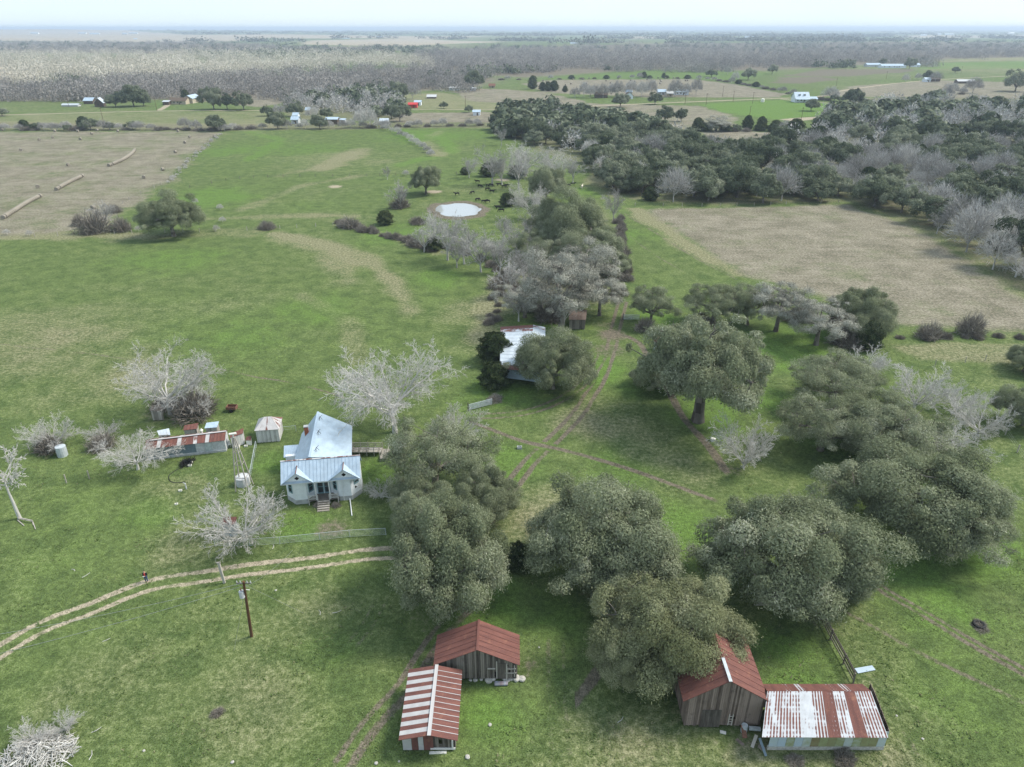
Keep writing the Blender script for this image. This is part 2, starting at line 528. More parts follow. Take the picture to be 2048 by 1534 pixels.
def sdist_poly(x, y, P):
    inside = np.zeros(x.shape, bool)
    d2 = np.full(x.shape, 1e18)
    n = len(P)
    for i in range(n):
        x0, y0 = P[i]
        x1, y1 = P[(i + 1) % n]
        dx, dy = x1 - x0, y1 - y0
        t = np.clip(((x - x0) * dx + (y - y0) * dy) / (dx * dx + dy * dy + 1e-9), 0, 1)
        d2 = np.minimum(d2, (x - x0 - t * dx) ** 2 + (y - y0 - t * dy) ** 2)
        c = ((y0 > y) != (y1 > y)) & (x < dx * (y - y0) / (dy if abs(dy) > 1e-9 else 1e-9) + x0)
        inside ^= c
    return np.where(inside, -1, 1) * np.sqrt(d2)

def dist_line(x, y, P):
    d2 = np.full(x.shape, 1e18)
    for i in range(len(P) - 1):
        x0, y0 = P[i]
        x1, y1 = P[i + 1]
        dx, dy = x1 - x0, y1 - y0
        t = np.clip(((x - x0) * dx + (y - y0) * dy) / (dx * dx + dy * dy + 1e-9), 0, 1)
        d2 = np.minimum(d2, (x - x0 - t * dx) ** 2 + (y - y0 - t * dy) ** 2)
    return np.sqrt(d2)

def hill(x, y):
    """the land is flat round the farm and swells gently beyond 3 km"""
    f = np.clip((y - 2600) / 3500, 0, 1)
    h = (fbm(x / 1900, y / 1500, 5, 3) - 0.46) * 40 * f
    h = h + 36 * np.exp(-((y - 9800) / 1500) ** 2) * np.clip((-x - 900) / 3500, 0, 1)
    return h

# (channel, strength, softness as share of distance, polygon in photo pixels on the ground)
POLYS = [
    ('field', 0.72, .014, [(-500, 263), (440, 262), (446, 268), (330, 372), (235, 440), (160, 466), (-500, 482)]),
    ('dry', 0.5, .004, [(-500, 466), (150, 455), (300, 468), (290, 476), (-500, 484)]),
    ('field', 0.80, .014, [(1285, 418), (1440, 413), (1700, 408), (1862, 470), (2060, 600), (2500, 800), (2150, 668), (1800, 655), (1640, 592), (1490, 555), (1390, 490)]),
    ('dry', 0.85, .006, [(1245, 415), (1290, 416), (1395, 490), (1500, 555), (1470, 552), (1330, 490)]),
    ('dry', 0.75, .006, [(1770, 690), (1900, 682), (2300, 700), (2300, 745), (2040, 728), (1840, 722)]),
    ('dry', 0.85, .004, [(1200, 335), (1240, 340), (1235, 400), (1150, 372)]),
    ('field', 0.85, .005, [(1405, 300), (1405, 262), (1560, 264), (1610, 290), (1540, 300)]),
    ('field', 0.75, .004, [(1100, 262), (1090, 225), (1150, 206), (1400, 212), (1480, 235), (1460, 262)]),
    ('lush', 0.9, .004, [(1400, 208), (1560, 200), (1690, 208), (1700, 226), (1560, 240), (1440, 224)]),
    ('field', 0.8, .004, [(940, 204), (905, 184), (960, 176), (1090, 184), (1180, 204), (1130, 212)]),
    ('dry', 0.75, .004, [(800, 218), (800, 190), (880, 184), (1000, 208), (990, 222)]),
    ('field', 0.85, .004, [(770, 245), (800, 226), (990, 224), (990, 245)]),
    ('dry', 0.6, .004, [(-300, 256), (-300, 234), (300, 224), (560, 222), (560, 256)]),
    ('lush', 0.45, .003, [(300, 222), (300, 205), (340, 205), (345, 220)]),
    ('field', 0.9, .004, [(1040, 168), (1110, 160), (1380, 158), (1470, 168), (1570, 188), (1560, 195), (1300, 195), (1100, 185)]),
    ('lush', 0.5, .004, [(1050, 158), (1300, 141), (1560, 145), (1450, 165), (1380, 157), (1110, 158)]),
    ('mudf', 0.75, .003, [(1560, 152), (1640, 139), (1830, 138), (1830, 143), (1700, 153)]),
    ('mudf', 0.75, .003, [(1540, 166), (1560, 155), (1640, 153), (1690, 158), (1600, 168)]),
    ('field', 0.8, .004, [(1640, 192), (1700, 172), (1880, 160), (2050, 165), (2300, 178), (2300, 200), (1900, 196)]),
    ('lush', 0.75, .003, [(1835, 138), (1845, 127), (2100, 120), (2400, 122), (2400, 140), (2050, 138)]),
    ('dry', 0.7, .003, [(1840, 126), (2000, 115), (2400, 112), (2400, 121), (2000, 120)]),
    ('field', 1.0, .004, [(440, 205), (490, 188), (610, 184), (590, 200), (520, 215)]),
    ('field', 1.0, .004, [(480, 155), (700, 143), (900, 128), (960, 129), (900, 140), (700, 156)]),
    ('tanf', 1.0, .01, [(-600, 83), (-600, 62), (150, 63), (420, 72), (560, 76), (420, 82), (150, 82)]),
    ('tanf', 1.0, .01, [(600, 89), (620, 79), (830, 77), (1020, 82), (960, 86), (800, 93)]),
    ('tanf', 0.9, .01, [(330, 74), (600, 70), (980, 73), (900, 77), (560, 77)]),
    ('tanf', 0.9, .01, [(1180, 76), (1300, 73), (1480, 75), (1400, 78)]),
    ('tanf', 0.9, .01, [(1780, 71), (2100, 69), (2100, 73), (1850, 75)]),
    ('dry', 0.35, .003, [(-300, 232), (-300, 206), (150, 202), (300, 210), (300, 222)]),
]
BLOBS = [  # channel, strength, pixel, radius (m)
    ('lush', .8, 1410, 830, 9), ('lush', .9, 1330, 770, 9), ('lush', .9, 1560, 700, 12), ('lush', .9, 1620, 660, 10), ('lush', .8, 1690, 900, 11),
    ('lush', .9, 1590, 1380, 5), ('lush', .8, 1560, 1290, 5), ('lush', .9, 1960, 1100, 11), ('lush', .8, 1820, 1130, 8), ('lush', .8, 1900, 1200, 8),
    ('lush', .8, 960, 1230, 7), ('lush', .9, 985, 1420, 5), ('lush', .7, 1130, 1230, 6), ('lush', .9, 1200, 740, 7), ('lush', .8, 1000, 790, 9),
    ('lush', .8, 740, 940, 6), ('lush', .8, 610, 1050, 5), ('lush', .7, 545, 920, 4), ('lush', .9, 1300, 640, 8), ('lush', .8, 1100, 650, 9),
    ('lush', .6, 1340, 470, 14), ('lush', .7, 1260, 470, 12), ('lush', .7, 470, 300, 30), ('lush', .8, 430, 395, 22), ('lush', .6, 330, 520, 18),
    ('lush', .8, 860, 270, 40), ('lush', .6, 600, 300, 30), ('lush', .7, 1030, 935, 7), ('lush', .6, 1250, 930, 8), ('lush', .7, 780, 470, 15),
    ('lush', .7, 870, 560, 10), ('lush', .6, 620, 620, 14), ('lush', .6, 500, 680, 14), ('lush', .8, 1370, 1060, 8), ('lush', .5, 1950, 1420, 9),
    ('lush', .7, 1180, 380, 14), ('lush', .8, 1420, 790, 10), ('lush', .8, 1520, 800, 8), ('lush', .6, 300, 1030, 5), ('lush', .5, 650, 1290, 5),
    ('dry', .55, 1250, 855, 9), ('dry', .5, 1150, 850, 5), ('dry', .4, 130, 770, 14), ('dry', .4, 40, 720, 14), ('dry', .5, 260, 745, 10),
    ('dry', .5, 330, 1000, 6), ('dry', .45, 360, 1090, 5), ('dry', .5, 1130, 1000, 7), ('dry', .55, 1080, 1050, 5), ('dry', .5, 1340, 955, 7),
    ('dry', .4, 120, 640, 16), ('dry', .45, 980, 700, 9), ('dry', .55, 965, 620, 9), ('dry', .4, 1180, 1500, 6), ('dry', .4, 1350, 1520, 6),
    ('dry', .4, 650, 320, 30), ('dry', .3, 200, 1400, 7), ('dry', .3, 500, 1420, 7), ('dry', .35, 640, 1230, 5), ('dry', .3, 1830, 1400, 8),
    ('mud', .62, 660, 1058, 3.2), ('mud', .42, 590, 960, 2.6), ('mud', .8, 1232, 670, 4.6), ('mud', .55, 1218, 700, 4.2), ('mud', .5, 1215, 650, 4),
    ('mud', .45, 1230, 1240, 5), ('mud', .45, 1180, 1180, 5), ('mud', .4, 880, 1230, 5), ('mud', .5, 1620, 1220, 4), ('mud', .35, 290, 900, 8),
    ('mud', .45, 850, 1400, 4), ('mud', .6, 1060, 1330, 1.2), ('mud', .4, 1500, 1470, 4), ('mud', .4, 1370, 1440, 2.5), ('mud', .35, 500, 900, 3),
    ('mud', .5, 350, 820, 7), ('mud', .5, 225, 895, 5), ('mud', .4, 460, 1060, 4), ('mud', .5, 1470, 940, 3), ('mud', .45, 1960, 1252, 1.6),
    ('mud', .4, 1570, 640, 8), ('mud', .4, 1100, 600, 9), ('mud', .4, 430, 1425, .9), ('mud', .4, 70, 1510, 3),
    ('sand', .42, 1745, 1368, 1.2), ('clay', .95, 672, 373, 4.0), ('clay', .9, 868, 384, 3.6), ('clay', .9, 1006, 359, 5.5),
]
STROKES = [  # channel, strength, half width (m), polyline
    ('dry', .75, 3.4, [(560, 468), (650, 485), (735, 520), (790, 565), (815, 620)]),
    ('dry', .6, 3.0, [(690, 448), (790, 475), (880, 505)]),
    ('dry', .5, 4.0, [(700, 560), (650, 500), (560, 475)]),
    ('dry', .7, 4.5, [(880, 262), (850, 285), (880, 310)]),
    ('dry', .6, 6.0, [(560, 350), (650, 335), (720, 300)]),
    ('dry', .5, 3.0, [(720, 352), (600, 372), (480, 420)]),
    ('dry', .6, 3.0, [(990, 560), (985, 620), (955, 680)]),
    ('dry', .45, 2.4, [(600, 590), (700, 640), (720, 720)]),
    ('dry', .5, 3.0, [(380, 440), (600, 430), (700, 432)]),
    ('lush', .8, 5.0, [(820, 262), (880, 275), (910, 300), (800, 330)]),
    ('lush', .7, 5.0, [(500, 262), (560, 280), (500, 320)]),
    ('dry', .8, 2.0, [(1275, 420), (1330, 455), (1420, 520)]),
    ('mud', .5, .7, [(1000, 1350), (1050, 1358), (1058, 1330)]),
    ('dry', .5, 2.0, [(1500, 1525), (1800, 1525)]),
    ('dry', .5, 6.0, [(0, 470), (300, 474), (500, 462)]),
    ('lush', .5, 3.0, [(1560, 410), (1700, 430), (1880, 520)]),
    ('lush', .5, 4.0, [(1620, 480), (1760, 540), (1950, 560), (2040, 640)]),
]
WOODS_FLOOR = [
    [(985, 250), (1060, 215), (1180, 228), (1290, 262), (1400, 305), (1620, 285), (1640, 235), (1700, 196), (2300, 190), (2400, 640), (2048, 600), (1870, 475), (1700, 405), (1440, 412), (1250, 400), (1150, 330), (1060, 300)],
    [(1060, 420), (1200, 400), (1250, 470), (1240, 600), (1100, 640), (1000, 620), (1010, 520)],
    [(-300, 262), (-300, 240), (440, 248), (770, 244), (990, 240), (990, 256), (440, 262)],
    [(560, 222), (600, 190), (760, 185), (800, 200), (790, 242), (580, 240)],
]

FAR_FLOOR = [
    [(-120, 203), (-120, 168), (300, 172), (470, 160), (700, 146), (900, 138), (960, 143), (1010, 160), (960, 176), (800, 186), (600, 192), (440, 204), (300, 200), (120, 202)],
    [(870, 136), (800, 100), (1000, 96), (1300, 88), (1700, 84), (2400, 84), (2400, 108), (1900, 118), (1840, 128), (1730, 130), (1540, 142), (1300, 139), (1050, 156), (960, 150)],
    [(-300, 105), (-300, 84), (380, 82), (600, 92), (800, 95), (800, 102), (400, 108)],
]

def masks(x, y):
    ch = {k: np.zeros(x.shape) for k in ('dry', 'lush', 'mud', 'sand', 'field')}
    dist = np.sqrt(x * x + y * y)
    wob = (fbm(x / 9, y / 9, 11, 3) - .5)
    ch['dry'] += 0.16 + 0.5 * (fbm(x / 55, y / 55, 3, 3) - .5)
    ch['lush'] += 0.16 + 0.6 * (fbm(x / 38, y / 38, 8, 3) - .5)
    for c, s, soft, P in POLYS:
        P = W2(P)
        dm = float(np.median(np.sqrt((P ** 2).sum(1))))
        d = sdist_poly(x, y, P) + wob * 0.02 * dm
        w = np.clip(.5 - d / (soft * dm * 2 + 1), 0, 1) * s
        if c == 'mudf':
            ch['mud'] = np.maximum(ch['mud'], w)
        elif c == 'tanf':
            ch['sand'] = np.maximum(ch['sand'], w)
        elif c == 'field':
            ch['field'] = np.maximum(ch['field'], w)
            ch['dry'] += w * .3
        else:
            ch[c] = np.maximum(ch[c], w)
        if c == 'lush': ch['dry'] -= w * .35
    for c, s, u, v, r in BLOBS:
        cx, cy = at(u, v)[:2]
        rr = np.sqrt((x - cx) ** 2 + (y - cy) ** 2) + wob * r * 1.1
        w = np.clip(1.35 - rr / r, 0, 1) * s
        if c == 'clay':
            ch['sand'] = np.maximum(ch['sand'], w)
        elif c == 'dry': ch['dry'] += w * .8
        elif c == 'lush':
            ch['lush'] = np.maximum(ch['lush'], w * .85)
            ch['dry'] -= w * .4
        else:
            ch[c] = np.maximum(ch[c], w)
    for c, s, hw, P in STROKES:
        d = dist_line(x, y, W2(P)) + wob * hw * 1.6
        w = np.clip(1.5 - d / hw, 0, 1) * s
        if c == 'dry': ch['dry'] += w * .85
        else: ch[c] = np.maximum(ch[c], w)
    for P in FAR_FLOOR:
        d = sdist_poly(x, y, W2(P))
        w = np.clip(.5 - d / 60, 0, 1) * (y > 600)
        ch['field'] = np.maximum(ch['field'], w * .8)
        ch['mud'] = np.maximum(ch['mud'], w * .75)
    for P in WOODS_FLOOR:
        d = sdist_poly(x, y, W2(P))
        w = np.clip(.5 - d / 8, 0, 1)
        ch['mud'] = np.maximum(ch['mud'], w * .5)
        ch['dry'] += w * .4
    # beyond the farm: patchwork of paddocks
    far = np.clip((y - 650) / 500, 0, 1)
    pt = fbm(x / 260, y / 420, 21, 2)
    ch['dry'] += far * (pt - .35) * 1.2
    return ch

# ground: one sheet from behind the camera's foot to the horizon
ys = [-60.0]
while ys[-1] < 42000: ys.append(ys[-1] + max(0.55, 0.0075 * (ys[-1] + 25)))
ys = np.array(ys)
ss = np.linspace(-1.45, 1.45, 620)
GX = ss[None, :] * (ys[:, None] + 95)
GY = np.repeat(ys[:, None], len(ss), 1)
ny, nx = GX.shape
gx, gy = GX.ravel(), GY.ravel()
gm = masks(gx, gy)
idx = np.arange(ny * nx).reshape(ny, nx)
quads = np.stack([idx[:-1, :-1], idx[:-1, 1:], idx[1:, 1:], idx[1:, :-1]], -1).reshape(-1, 4)
gme = mesh_np('ground', np.stack([gx, gy, hill(gx, gy)], 1), [quads], vattr=gm)
ground = link('ground', gme, M_GROUND)
tag(ground, 'rolling green and tan winter pasture reaching to the horizon', kind='structure')

# tracks: soft-edged strips in the same soil and grass, a few millimetres proud of the sheet
def smooth_line(pts, step):
    P = [np.array(p, float) for p in pts]
    out = []
    for i in range(len(P) - 1):
        p0, p1, p2, p3 = P[max(i - 1, 0)], P[i], P[i + 1], P[min(i + 2, len(P) - 1)]
        n = max(2, int(np.linalg.norm(p2 - p1) / step))
        for k in range(n):
            t = k / n
            out.append(.5 * ((2 * p1) + (-p0 + p2) * t + (2 * p0 - 5 * p1 + 4 * p2 - p3) * t * t + (-p0 + 3 * p1 - 3 * p2 + p3) * t ** 3))
    out.append(P[-1])
    return np.array(out)

track_no = [0]
def track(name, label, pts, ruts, ch='sand', strength=.9, width=None, wander=.25, step=.45, world_pts=False):
    """ruts: list of (offset, half width)"""
    P = smooth_line([p[:2] for p in pts] if world_pts else W2(pts), step)
    T = np.gradient(P, axis=0)
    T /= np.linalg.norm(T, axis=1)[:, None] + 1e-9
    N = np.stack([-T[:, 1], T[:, 0]], 1)
    hw = width or max(abs(o) + w for o, w in ruts) + .7
    m = max(13, int(2 * hw / 0.16))
    offs = np.linspace(-hw, hw, m)
    s = np.arange(len(P)) * step
    wv = (vnoise(s / 6, s * 0 + 3.3, 40) - .5) * wander * 2
    P = P + N * wv[:, None]
    X = P[:, None, 0] + N[:, None, 0] * offs[None]
    Y = P[:, None, 1] + N[:, None, 1] * offs[None]
    prof = np.zeros(m)
    for o, w in ruts: prof = np.maximum(prof, np.clip(1.6 - np.abs(offs - o) / w, 0, 1))
    along = .62 + .75 * (fbm(s / 5, s * 0 + 1.7, 50, 3) - .2)
    prof = prof[None] * np.clip(along, .35, 1.1)[:, None]
    endf = np.minimum(1, np.minimum(s, s[::-1]) / 2.5)
    prof = prof * endf[:, None]
    fade = np.clip((hw - np.abs(offs)) / .4, 0, 1)[None]
    x, y = X.ravel(), Y.ravel()
    g = masks(x, y)
    g[ch] = np.maximum(g[ch], (prof * fade).ravel() * strength)
    idx = np.arange(len(P) * m).reshape(len(P), m)
    q = np.stack([idx[:-1, :-1], idx[1:, :-1], idx[1:, 1:], idx[:-1, 1:]], -1).reshape(-1, 4)
    track_no[0] += 1
    z = hill(x, y) + 0.004 + 0.0013 * track_no[0]
    o = link(name, mesh_np(name, np.stack([x, y, z], 1), [q], vattr=g), M_GROUND)
    tag(o, label, kind='structure')
    return o

R2 = [(-.95, .42), (.95, .42)]
track('dirt_track', 'pale two-rut dirt track curving past the farmhouse', [(-60, 1345), (60, 1272), (150, 1227), (300, 1174), (450, 1146), (600, 1128), (780, 1106), (960, 1095)], [(-.95, .36), (.95, .42)], 'sand', .9, wander=.5)
track('dirt_track', 'two-rut track climbing the yard to the mud patch', [(960, 1060), (1010, 985), (1080, 905), (1150, 835), (1195, 765), (1218, 705), (1232, 650), (1245, 600)], [(-.95, .42), (.95, .42)], 'mud', .95)
track('dirt_track', 'two-rut track bending from the metal gate', [(935, 833), (1000, 832), (1060, 822), (1130, 795), (1185, 745), (1210, 700)], [(-.8, .34), (.8, .34)], 'mud', .75)
track('cow_path', 'narrow cow path crossing the yard below the white box', [(930, 838), (975, 858), (1040, 880), (1100, 895), (1200, 920), (1320, 960), (1445, 1008)], [(0, .45)], 'mud', 1.1)
track('cow_path', 'dark muddy cow path round the lone oak', [(1240, 668), (1280, 690), (1325, 760), (1370, 840), (1420, 895), (1462, 955)], [(0, .62)], 'mud', 1.2)
track('dirt_track', 'muddy ruts passing left of the two rusty barns', [(670, 1560), (730, 1470), (800, 1385), (850, 1310), (920, 1225), (960, 1190)], [(-.75, .5), (.8, .35)], 'mud', .9)
track('dirt_track', 'dark muddy strip right of the two rusty barns', [(1060, 1560), (1110, 1465), (1160, 1390), (1225, 1300), (1260, 1250)], [(0, .6)], 'mud', 1.0)
track('dirt_track', 'faint ruts between the barns and the big oak', [(1125, 1560), (1118, 1440), (1108, 1330), (1112, 1260)], [(-.9, .3), (.7, .3)], 'mud', .5)
track('dirt_track', 'faint double ruts from the drive to the barns', [(690, 1310), (745, 1240), (770, 1180)], [(-.6, .3), (.6, .3)], 'mud', .55)
track('dirt_track', 'wheel ruts running off to the right edge', [(1725, 1150), (1780, 1190), (1900, 1258), (2090, 1370)], [(-.5, .34), (.45, .3)], 'mud', .85)
track('dirt_track', 'faint wheel rut below the fallen tin sheet fence', [(1640, 1195), (1700, 1232), (1860, 1315), (2090, 1430)], [(0, .36)], 'mud', .65)
track('cow_path', 'thin cow path in the field left of the farmhouse tree', [(420, 735), (490, 750), (560, 762), (640, 780), (700, 800)], [(0, .3)], 'mud', .65)
track('cow_path', 'thin cow path at the left edge of the pasture', [(-40, 686), (40, 693), (180, 708), (330, 730)], [(0, .28)], 'mud', .55)
track('cow_path', 'worn line between the green verge and the tan field', [(1245, 425), (1310, 465), (1390, 515), (1480, 562)], [(0, .5)], 'mud', .6, step=.8)
track('cow_path', 'worn double line in the green verge', [(1255, 470), (1310, 510), (1370, 545)], [(0, .35)], 'mud', .55, step=.8)
track('cow_path', 'curving wheel rut by the spotted tin shed', [(1780, 1435), (1815, 1480), (1850, 1560)], [(0, .3)], 'mud', .6)
track('dirt_track', 'faint ruts through the dry grass below the barns', [(1075, 1560), (1068, 1480), (1085, 1400)], [(0, .28)], 'mud', .4)
track('road', 'gravel road passing the tan house on the left', [(-300, 236), (0, 230), (150, 226), (330, 222), (560, 221)], [(0, 2.2)], 'sand', 1.0, step=4, wander=.4)
track('road', 'pale gravel drive to the tan house', [(318, 221), (330, 214), (338, 208)], [(0, 2.4)], 'sand', 1.0, step=2)
track('road', 'gravel road behind the red shed', [(770, 220), (880, 219), (1010, 219)], [(0, 1.6)], 'sand', .8, step=4)
track('road', 'pale road past the white house with two dormers', [(1130, 214), (1300, 207), (1500, 199), (1640, 193), (1672, 184), (1720, 176), (1800, 166), (1900, 158), (2100, 148)], [(0, 2.6)], 'sand', 1.1, step=5, wander=.6)
track('road', 'white driveway in front of the white house', [(1560, 198), (1610, 203), (1680, 208), (1720, 214)], [(0, 1.8)], 'sand', 1.2, step=3)
track('bare_ground', 'pale bare ground beside the green lawn', [(1570, 241), (1620, 237), (1660, 236)], [(0, 7)], 'sand', 1.0, step=3)
track('bare_ground', 'wet pale ground beyond the live oak wood', [(1230, 237), (1290, 239), (1320, 238)], [(0, 3)], 'sand', 1.0, step=3)

# pond
pond_px = [(868, 420), (875, 412), (895, 408), (920, 407), (945, 410), (960, 416), (962, 424), (950, 431), (925, 435), (895, 434), (876, 429)]
pc = W2(pond_px)
cen = pc.mean(0)
ring = smooth_line(np.vstack([pc, pc[:1]]), .7)[:-1]
ring = cen + (ring - cen) * (.93 + .24 * (fbm(ring[:, 0] / 3, ring[:, 1] / 3, 4, 2) - .5))[:, None]
rad = ring - cen
m_w = NT('pond_water')
M_WATER = m_w.done((0.33, 0.35, 0.36, 1), 0.06, spec=0.9)
n = len(ring)
V = np.vstack([np.c_[cen[None], [[0.16]]], np.c_[ring, np.full(n, 0.16)]])
tri = np.array([[0, 1 + i, 1 + (i + 1) % n] for i in range(n)])
pond = link('pond_water', mesh_np('pond_water', V, [tri]), M_WATER)
tag(pond, 'pale milky stock pond ringed by mud', kind='structure')
VB, QB, prof = [], [], [(.985, .10, .9), (1.05, .26, 1.0), (1.16, .34, 1.0), (1.30, .2, .8), (1.5, .02, .1)]
mu = []
for f, z, m_ in prof:
    for i in range(n):
        w = 1 + .07 * math.sin(i * .9) + .05 * math.sin(i * 2.3)
        p = cen + rad[i] * (1 + (f - 1) * w)
        VB.append((p[0], p[1], z))
        mu.append(m_)
for k in range(len(prof) - 1):
    for i in range(n): QB.append((k * n + i, k * n + (i + 1) % n, (k + 1) * n + (i + 1) % n, (k + 1) * n + i))
VB = np.array(VB)
gmk = masks(VB[:, 0], VB[:, 1])
gmk['mud'] = np.array(mu) * 1.1
bank = link('pond_bank', mesh_np('pond_bank', VB, [np.array(QB)], vattr=gmk), M_GROUND)
tag(bank, 'trampled brown mud bank round the pond', kind='structure')
# ------------------------------------------------------------------ trees
def unit(v): return v / (np.linalg.norm(v, axis=-1, keepdims=True) + 1e-9)

def cards(rng, pos, nrm, L, Wd, droop=0.0, comb=0.0):
    """leaf clusters: one small bent-free quad each"""
    n = len(pos)
    r = unit(rng.normal(size=(n, 3)))
    t = unit(np.cross(nrm, r))
    if comb:
        o = pos * np.array([1, 1, 0])
        t = t * (1 - comb) + unit(o + np.array([0, 0, -.5]) * np.linalg.norm(o, axis=1, keepdims=True)) * comb
        t = unit(t - nrm * (t * nrm).sum(1, keepdims=True) * .7)
    t[:, 2] -= droop
    t = unit(t)
    b = unit(np.cross(nrm, t))
    L = np.asarray(L)[:, None] * .5
    Wd = np.asarray(Wd)[:, None] * .5
    V = np.stack([pos - t * L - b * Wd * .4, pos - t * L * .1 - b * Wd, pos + t * L, pos - t * L * .1 + b * Wd], 1).reshape(-1, 3)
    return V, np.arange(n * 4).reshape(-1, 4)

def tubes(polys, sides):
    """polys: list of (points (n,3), radii (n)) -> V, quads, faces per polyline"""
    by = {}
    for p, r in polys: by.setdefault(len(p), []).append((p, r))
    Vs, Qs, off = [], [], 0
    for n, lst in by.items():
        P = np.array([q[0] for q in lst])
        R = np.array([q[1] for q in lst])
        T = np.gradient(P, axis=1)
        T = unit(T)
        ref = np.zeros_like(T)
        ref[..., 0] = .37
        ref[..., 1] = .61
        ref[..., 2] = .70
        A = unit(np.cross(T, ref))
        B = np.cross(T, A)
        ang = np.arange(sides) * 2 * np.pi / sides
        V = P[:, :, None] + (A[:, :, None] * np.cos(ang)[None, None, :, None] + B[:, :, None] * np.sin(ang)[None, None, :, None]) * R[:, :, None, None]
        M = len(lst)
        idx = np.arange(M * n * sides).reshape(M, n, sides)
        a, b = idx[:, :-1], idx[:, 1:]
        Q = np.stack([a, np.roll(a, -1, 2), np.roll(b, -1, 2), b], -1).reshape(-1, 4) + off
        Vs.append(V.reshape(-1, 3))
        Qs.append(Q)
        off += M * n * sides
    return np.vstack(Vs), np.vstack(Qs)

def bez(a, b, c, n):
    t = np.linspace(0, 1, n)[:, None]
    return (1 - t) ** 2 * a + 2 * t * (1 - t) * b + t * t * c

def oak_parts(seed, R=10.0, H=13.0, nclump=90, per=700, leaf=.3, spread=.22, trunk_h=.22, trunk_r=.55, low=-.28, twigs=150, lean=0.0, fill=.66, squash=.74):
    """broad evergreen: curved limbs carrying many puffs of small leaf clusters"""
    rng = np.random.default_rng(seed)
    ph = rng.uniform(0, 6.28, 6)
    lob = lambda th: 1 + .15 * np.sin(2 * th + ph[0]) + .12 * np.sin(3 * th + ph[1]) + .10 * np.sin(5 * th + ph[2])
    zc = .44 * H
    C, CR = [], []
    for i in range(nclump):
        sz = low + (1 - low) * ((i + .5) / nclump) ** 1.0
        th = i * 2.39996 + rng.normal() * .25
        f = rng.uniform(.52, .9) if rng.random() < .8 else rng.uniform(.3, .6)
        if sz < .15: f = min(f, .8)
        if rng.random() < .13: continue
        cz = np.sqrt(max(0, 1 - sz * sz)) ** .8
        up = (H - zc) if sz > 0 else .62 * zc
        rr = R * lob(th)
        C.append((rr * f * cz * np.cos(th) + lean * rr * .2, rr * f * cz * np.sin(th), zc + up * f * sz * (1 + .12 * rng.normal())))
        CR.append(R * spread * (.5 + .95 * rng.random() ** 1.6))
    C, CR = np.array(C), np.array(CR)
    # skeleton
    polys = []
    th_ = trunk_h * H
    top = np.array([rng.normal() * .25, rng.normal() * .25, th_])
    flare = np.array([1.5, 1.1, 1.0, .95, .92])
    tp = np.linspace(0, 1, 5)[:, None] * top
    tp[0, 2] = -.25
    polys.append((tp, trunk_r * flare * R / 10))
    nl = 7
    limbs = []
    for i in range(nl):
        a = i * 2 * np.pi / nl + rng.normal() * .25
        rr = R * lob(np.array(a)) * rng.uniform(.5, .68)
        e = np.array([rr * np.cos(a), rr * np.sin(a), zc + (H - zc) * rng.uniform(.0, .45)])
        m = top * .4 + np.array([rr * .5 * np.cos(a + .3 * rng.normal()), rr * .5 * np.sin(a), th_ + (e[2] - th_) * .35])
        p = bez(top, m, e, 9)
        p[1:-1] += rng.normal(size=(7, 3)) * .18
        limbs.append(p)
        polys.append((p, np.linspace(.36, .10, 9) * R / 10 * trunk_r / .55))
    limbs.append(bez(top, top + np.array([.3, .2, 2]), np.array([rng.normal(), rng.normal(), H * .8]), 9))
    polys.append((limbs[-1], np.linspace(.34, .08, 9) * R / 10))
    allp = np.vstack(limbs)
    for c in C:
        d = np.linalg.norm(allp - c, axis=1) + np.where(allp[:, 2] > c[2] + .5, 3, 0)
        s = allp[np.argmin(d)]
        m = (s + c) / 2 + rng.normal(size=3) * .35 + np.array([0, 0, -.3])
        polys.append((bez(s, m, c, 5), np.linspace(.095, .03, 5) * R / 10))
    for i in range(twigs):                       # bare grey spurs poking out of the leaves
        j = rng.integers(len(C))
        d = unit(rng.normal(size=3) + np.array([0, 0, .9]))
        e = C[j] + d * CR[j] * rng.uniform(1.0, 1.3)
        polys.append((bez(C[j] + d * CR[j] * .3, (C[j] + e) / 2 + rng.normal(size=3) * .2, e, 4), np.linspace(.05, .02, 4)))
    # leaves
    P, N, T = [], [], []
    for j in range(len(C)):
        nj = int(per * (CR[j] / (R * spread)) ** 2)
        d = unit(rng.normal(size=(int(nj * 1.7), 3)) + np.array([0, 0, .25]))
        out = unit(C[j] - np.array([0, 0, zc * .7]))
        keep = (d @ out) > -.35 + rng.normal(size=len(d)) * .25
        d = d[keep][:nj]
        # sub-puffs: angular lumps give a knobbly outline
        q = np.sin(d[:, 0] * 6 + j) * np.sin(d[:, 1] * 6 + 2 * j) * np.sin(d[:, 2] * 6 + 3 * j)
        rad = fill + (1 - fill) * rng.random(len(d)) ** .6 + .10 * q + .38 * rng.random(len(d)) ** 7
        ax = rng.uniform(.7, 1.35, 3) * np.array([1, 1, squash])
        p = C[j] + d * (CR[j] * rad)[:, None] * ax + rng.normal(size=d.shape) * CR[j] * .10
        P.append(p)
        N.append(unit(d + np.array([0, 0, .35]) + rng.normal(size=d.shape) * .36))
        T.append(np.clip(.5 + rng.normal() * .11 + rng.normal(size=len(d)) * .14, 0, 1))
    P, N, T = np.vstack(P), np.vstack(N), np.concatenate(T)
    ok = P[:, 2] > .35
    P, N, T = P[ok], N[ok], T[ok]
    s = leaf * rng.uniform(.55, 1.35, len(P))
    V, Q = cards(rng, P, N, s * 1.8, s * .66, .12, .45)
    tv, tq = tubes([(p, r) for p, r in polys], 6)
    return (V, Q, T), (tv, tq, rng.random(len(tq)))

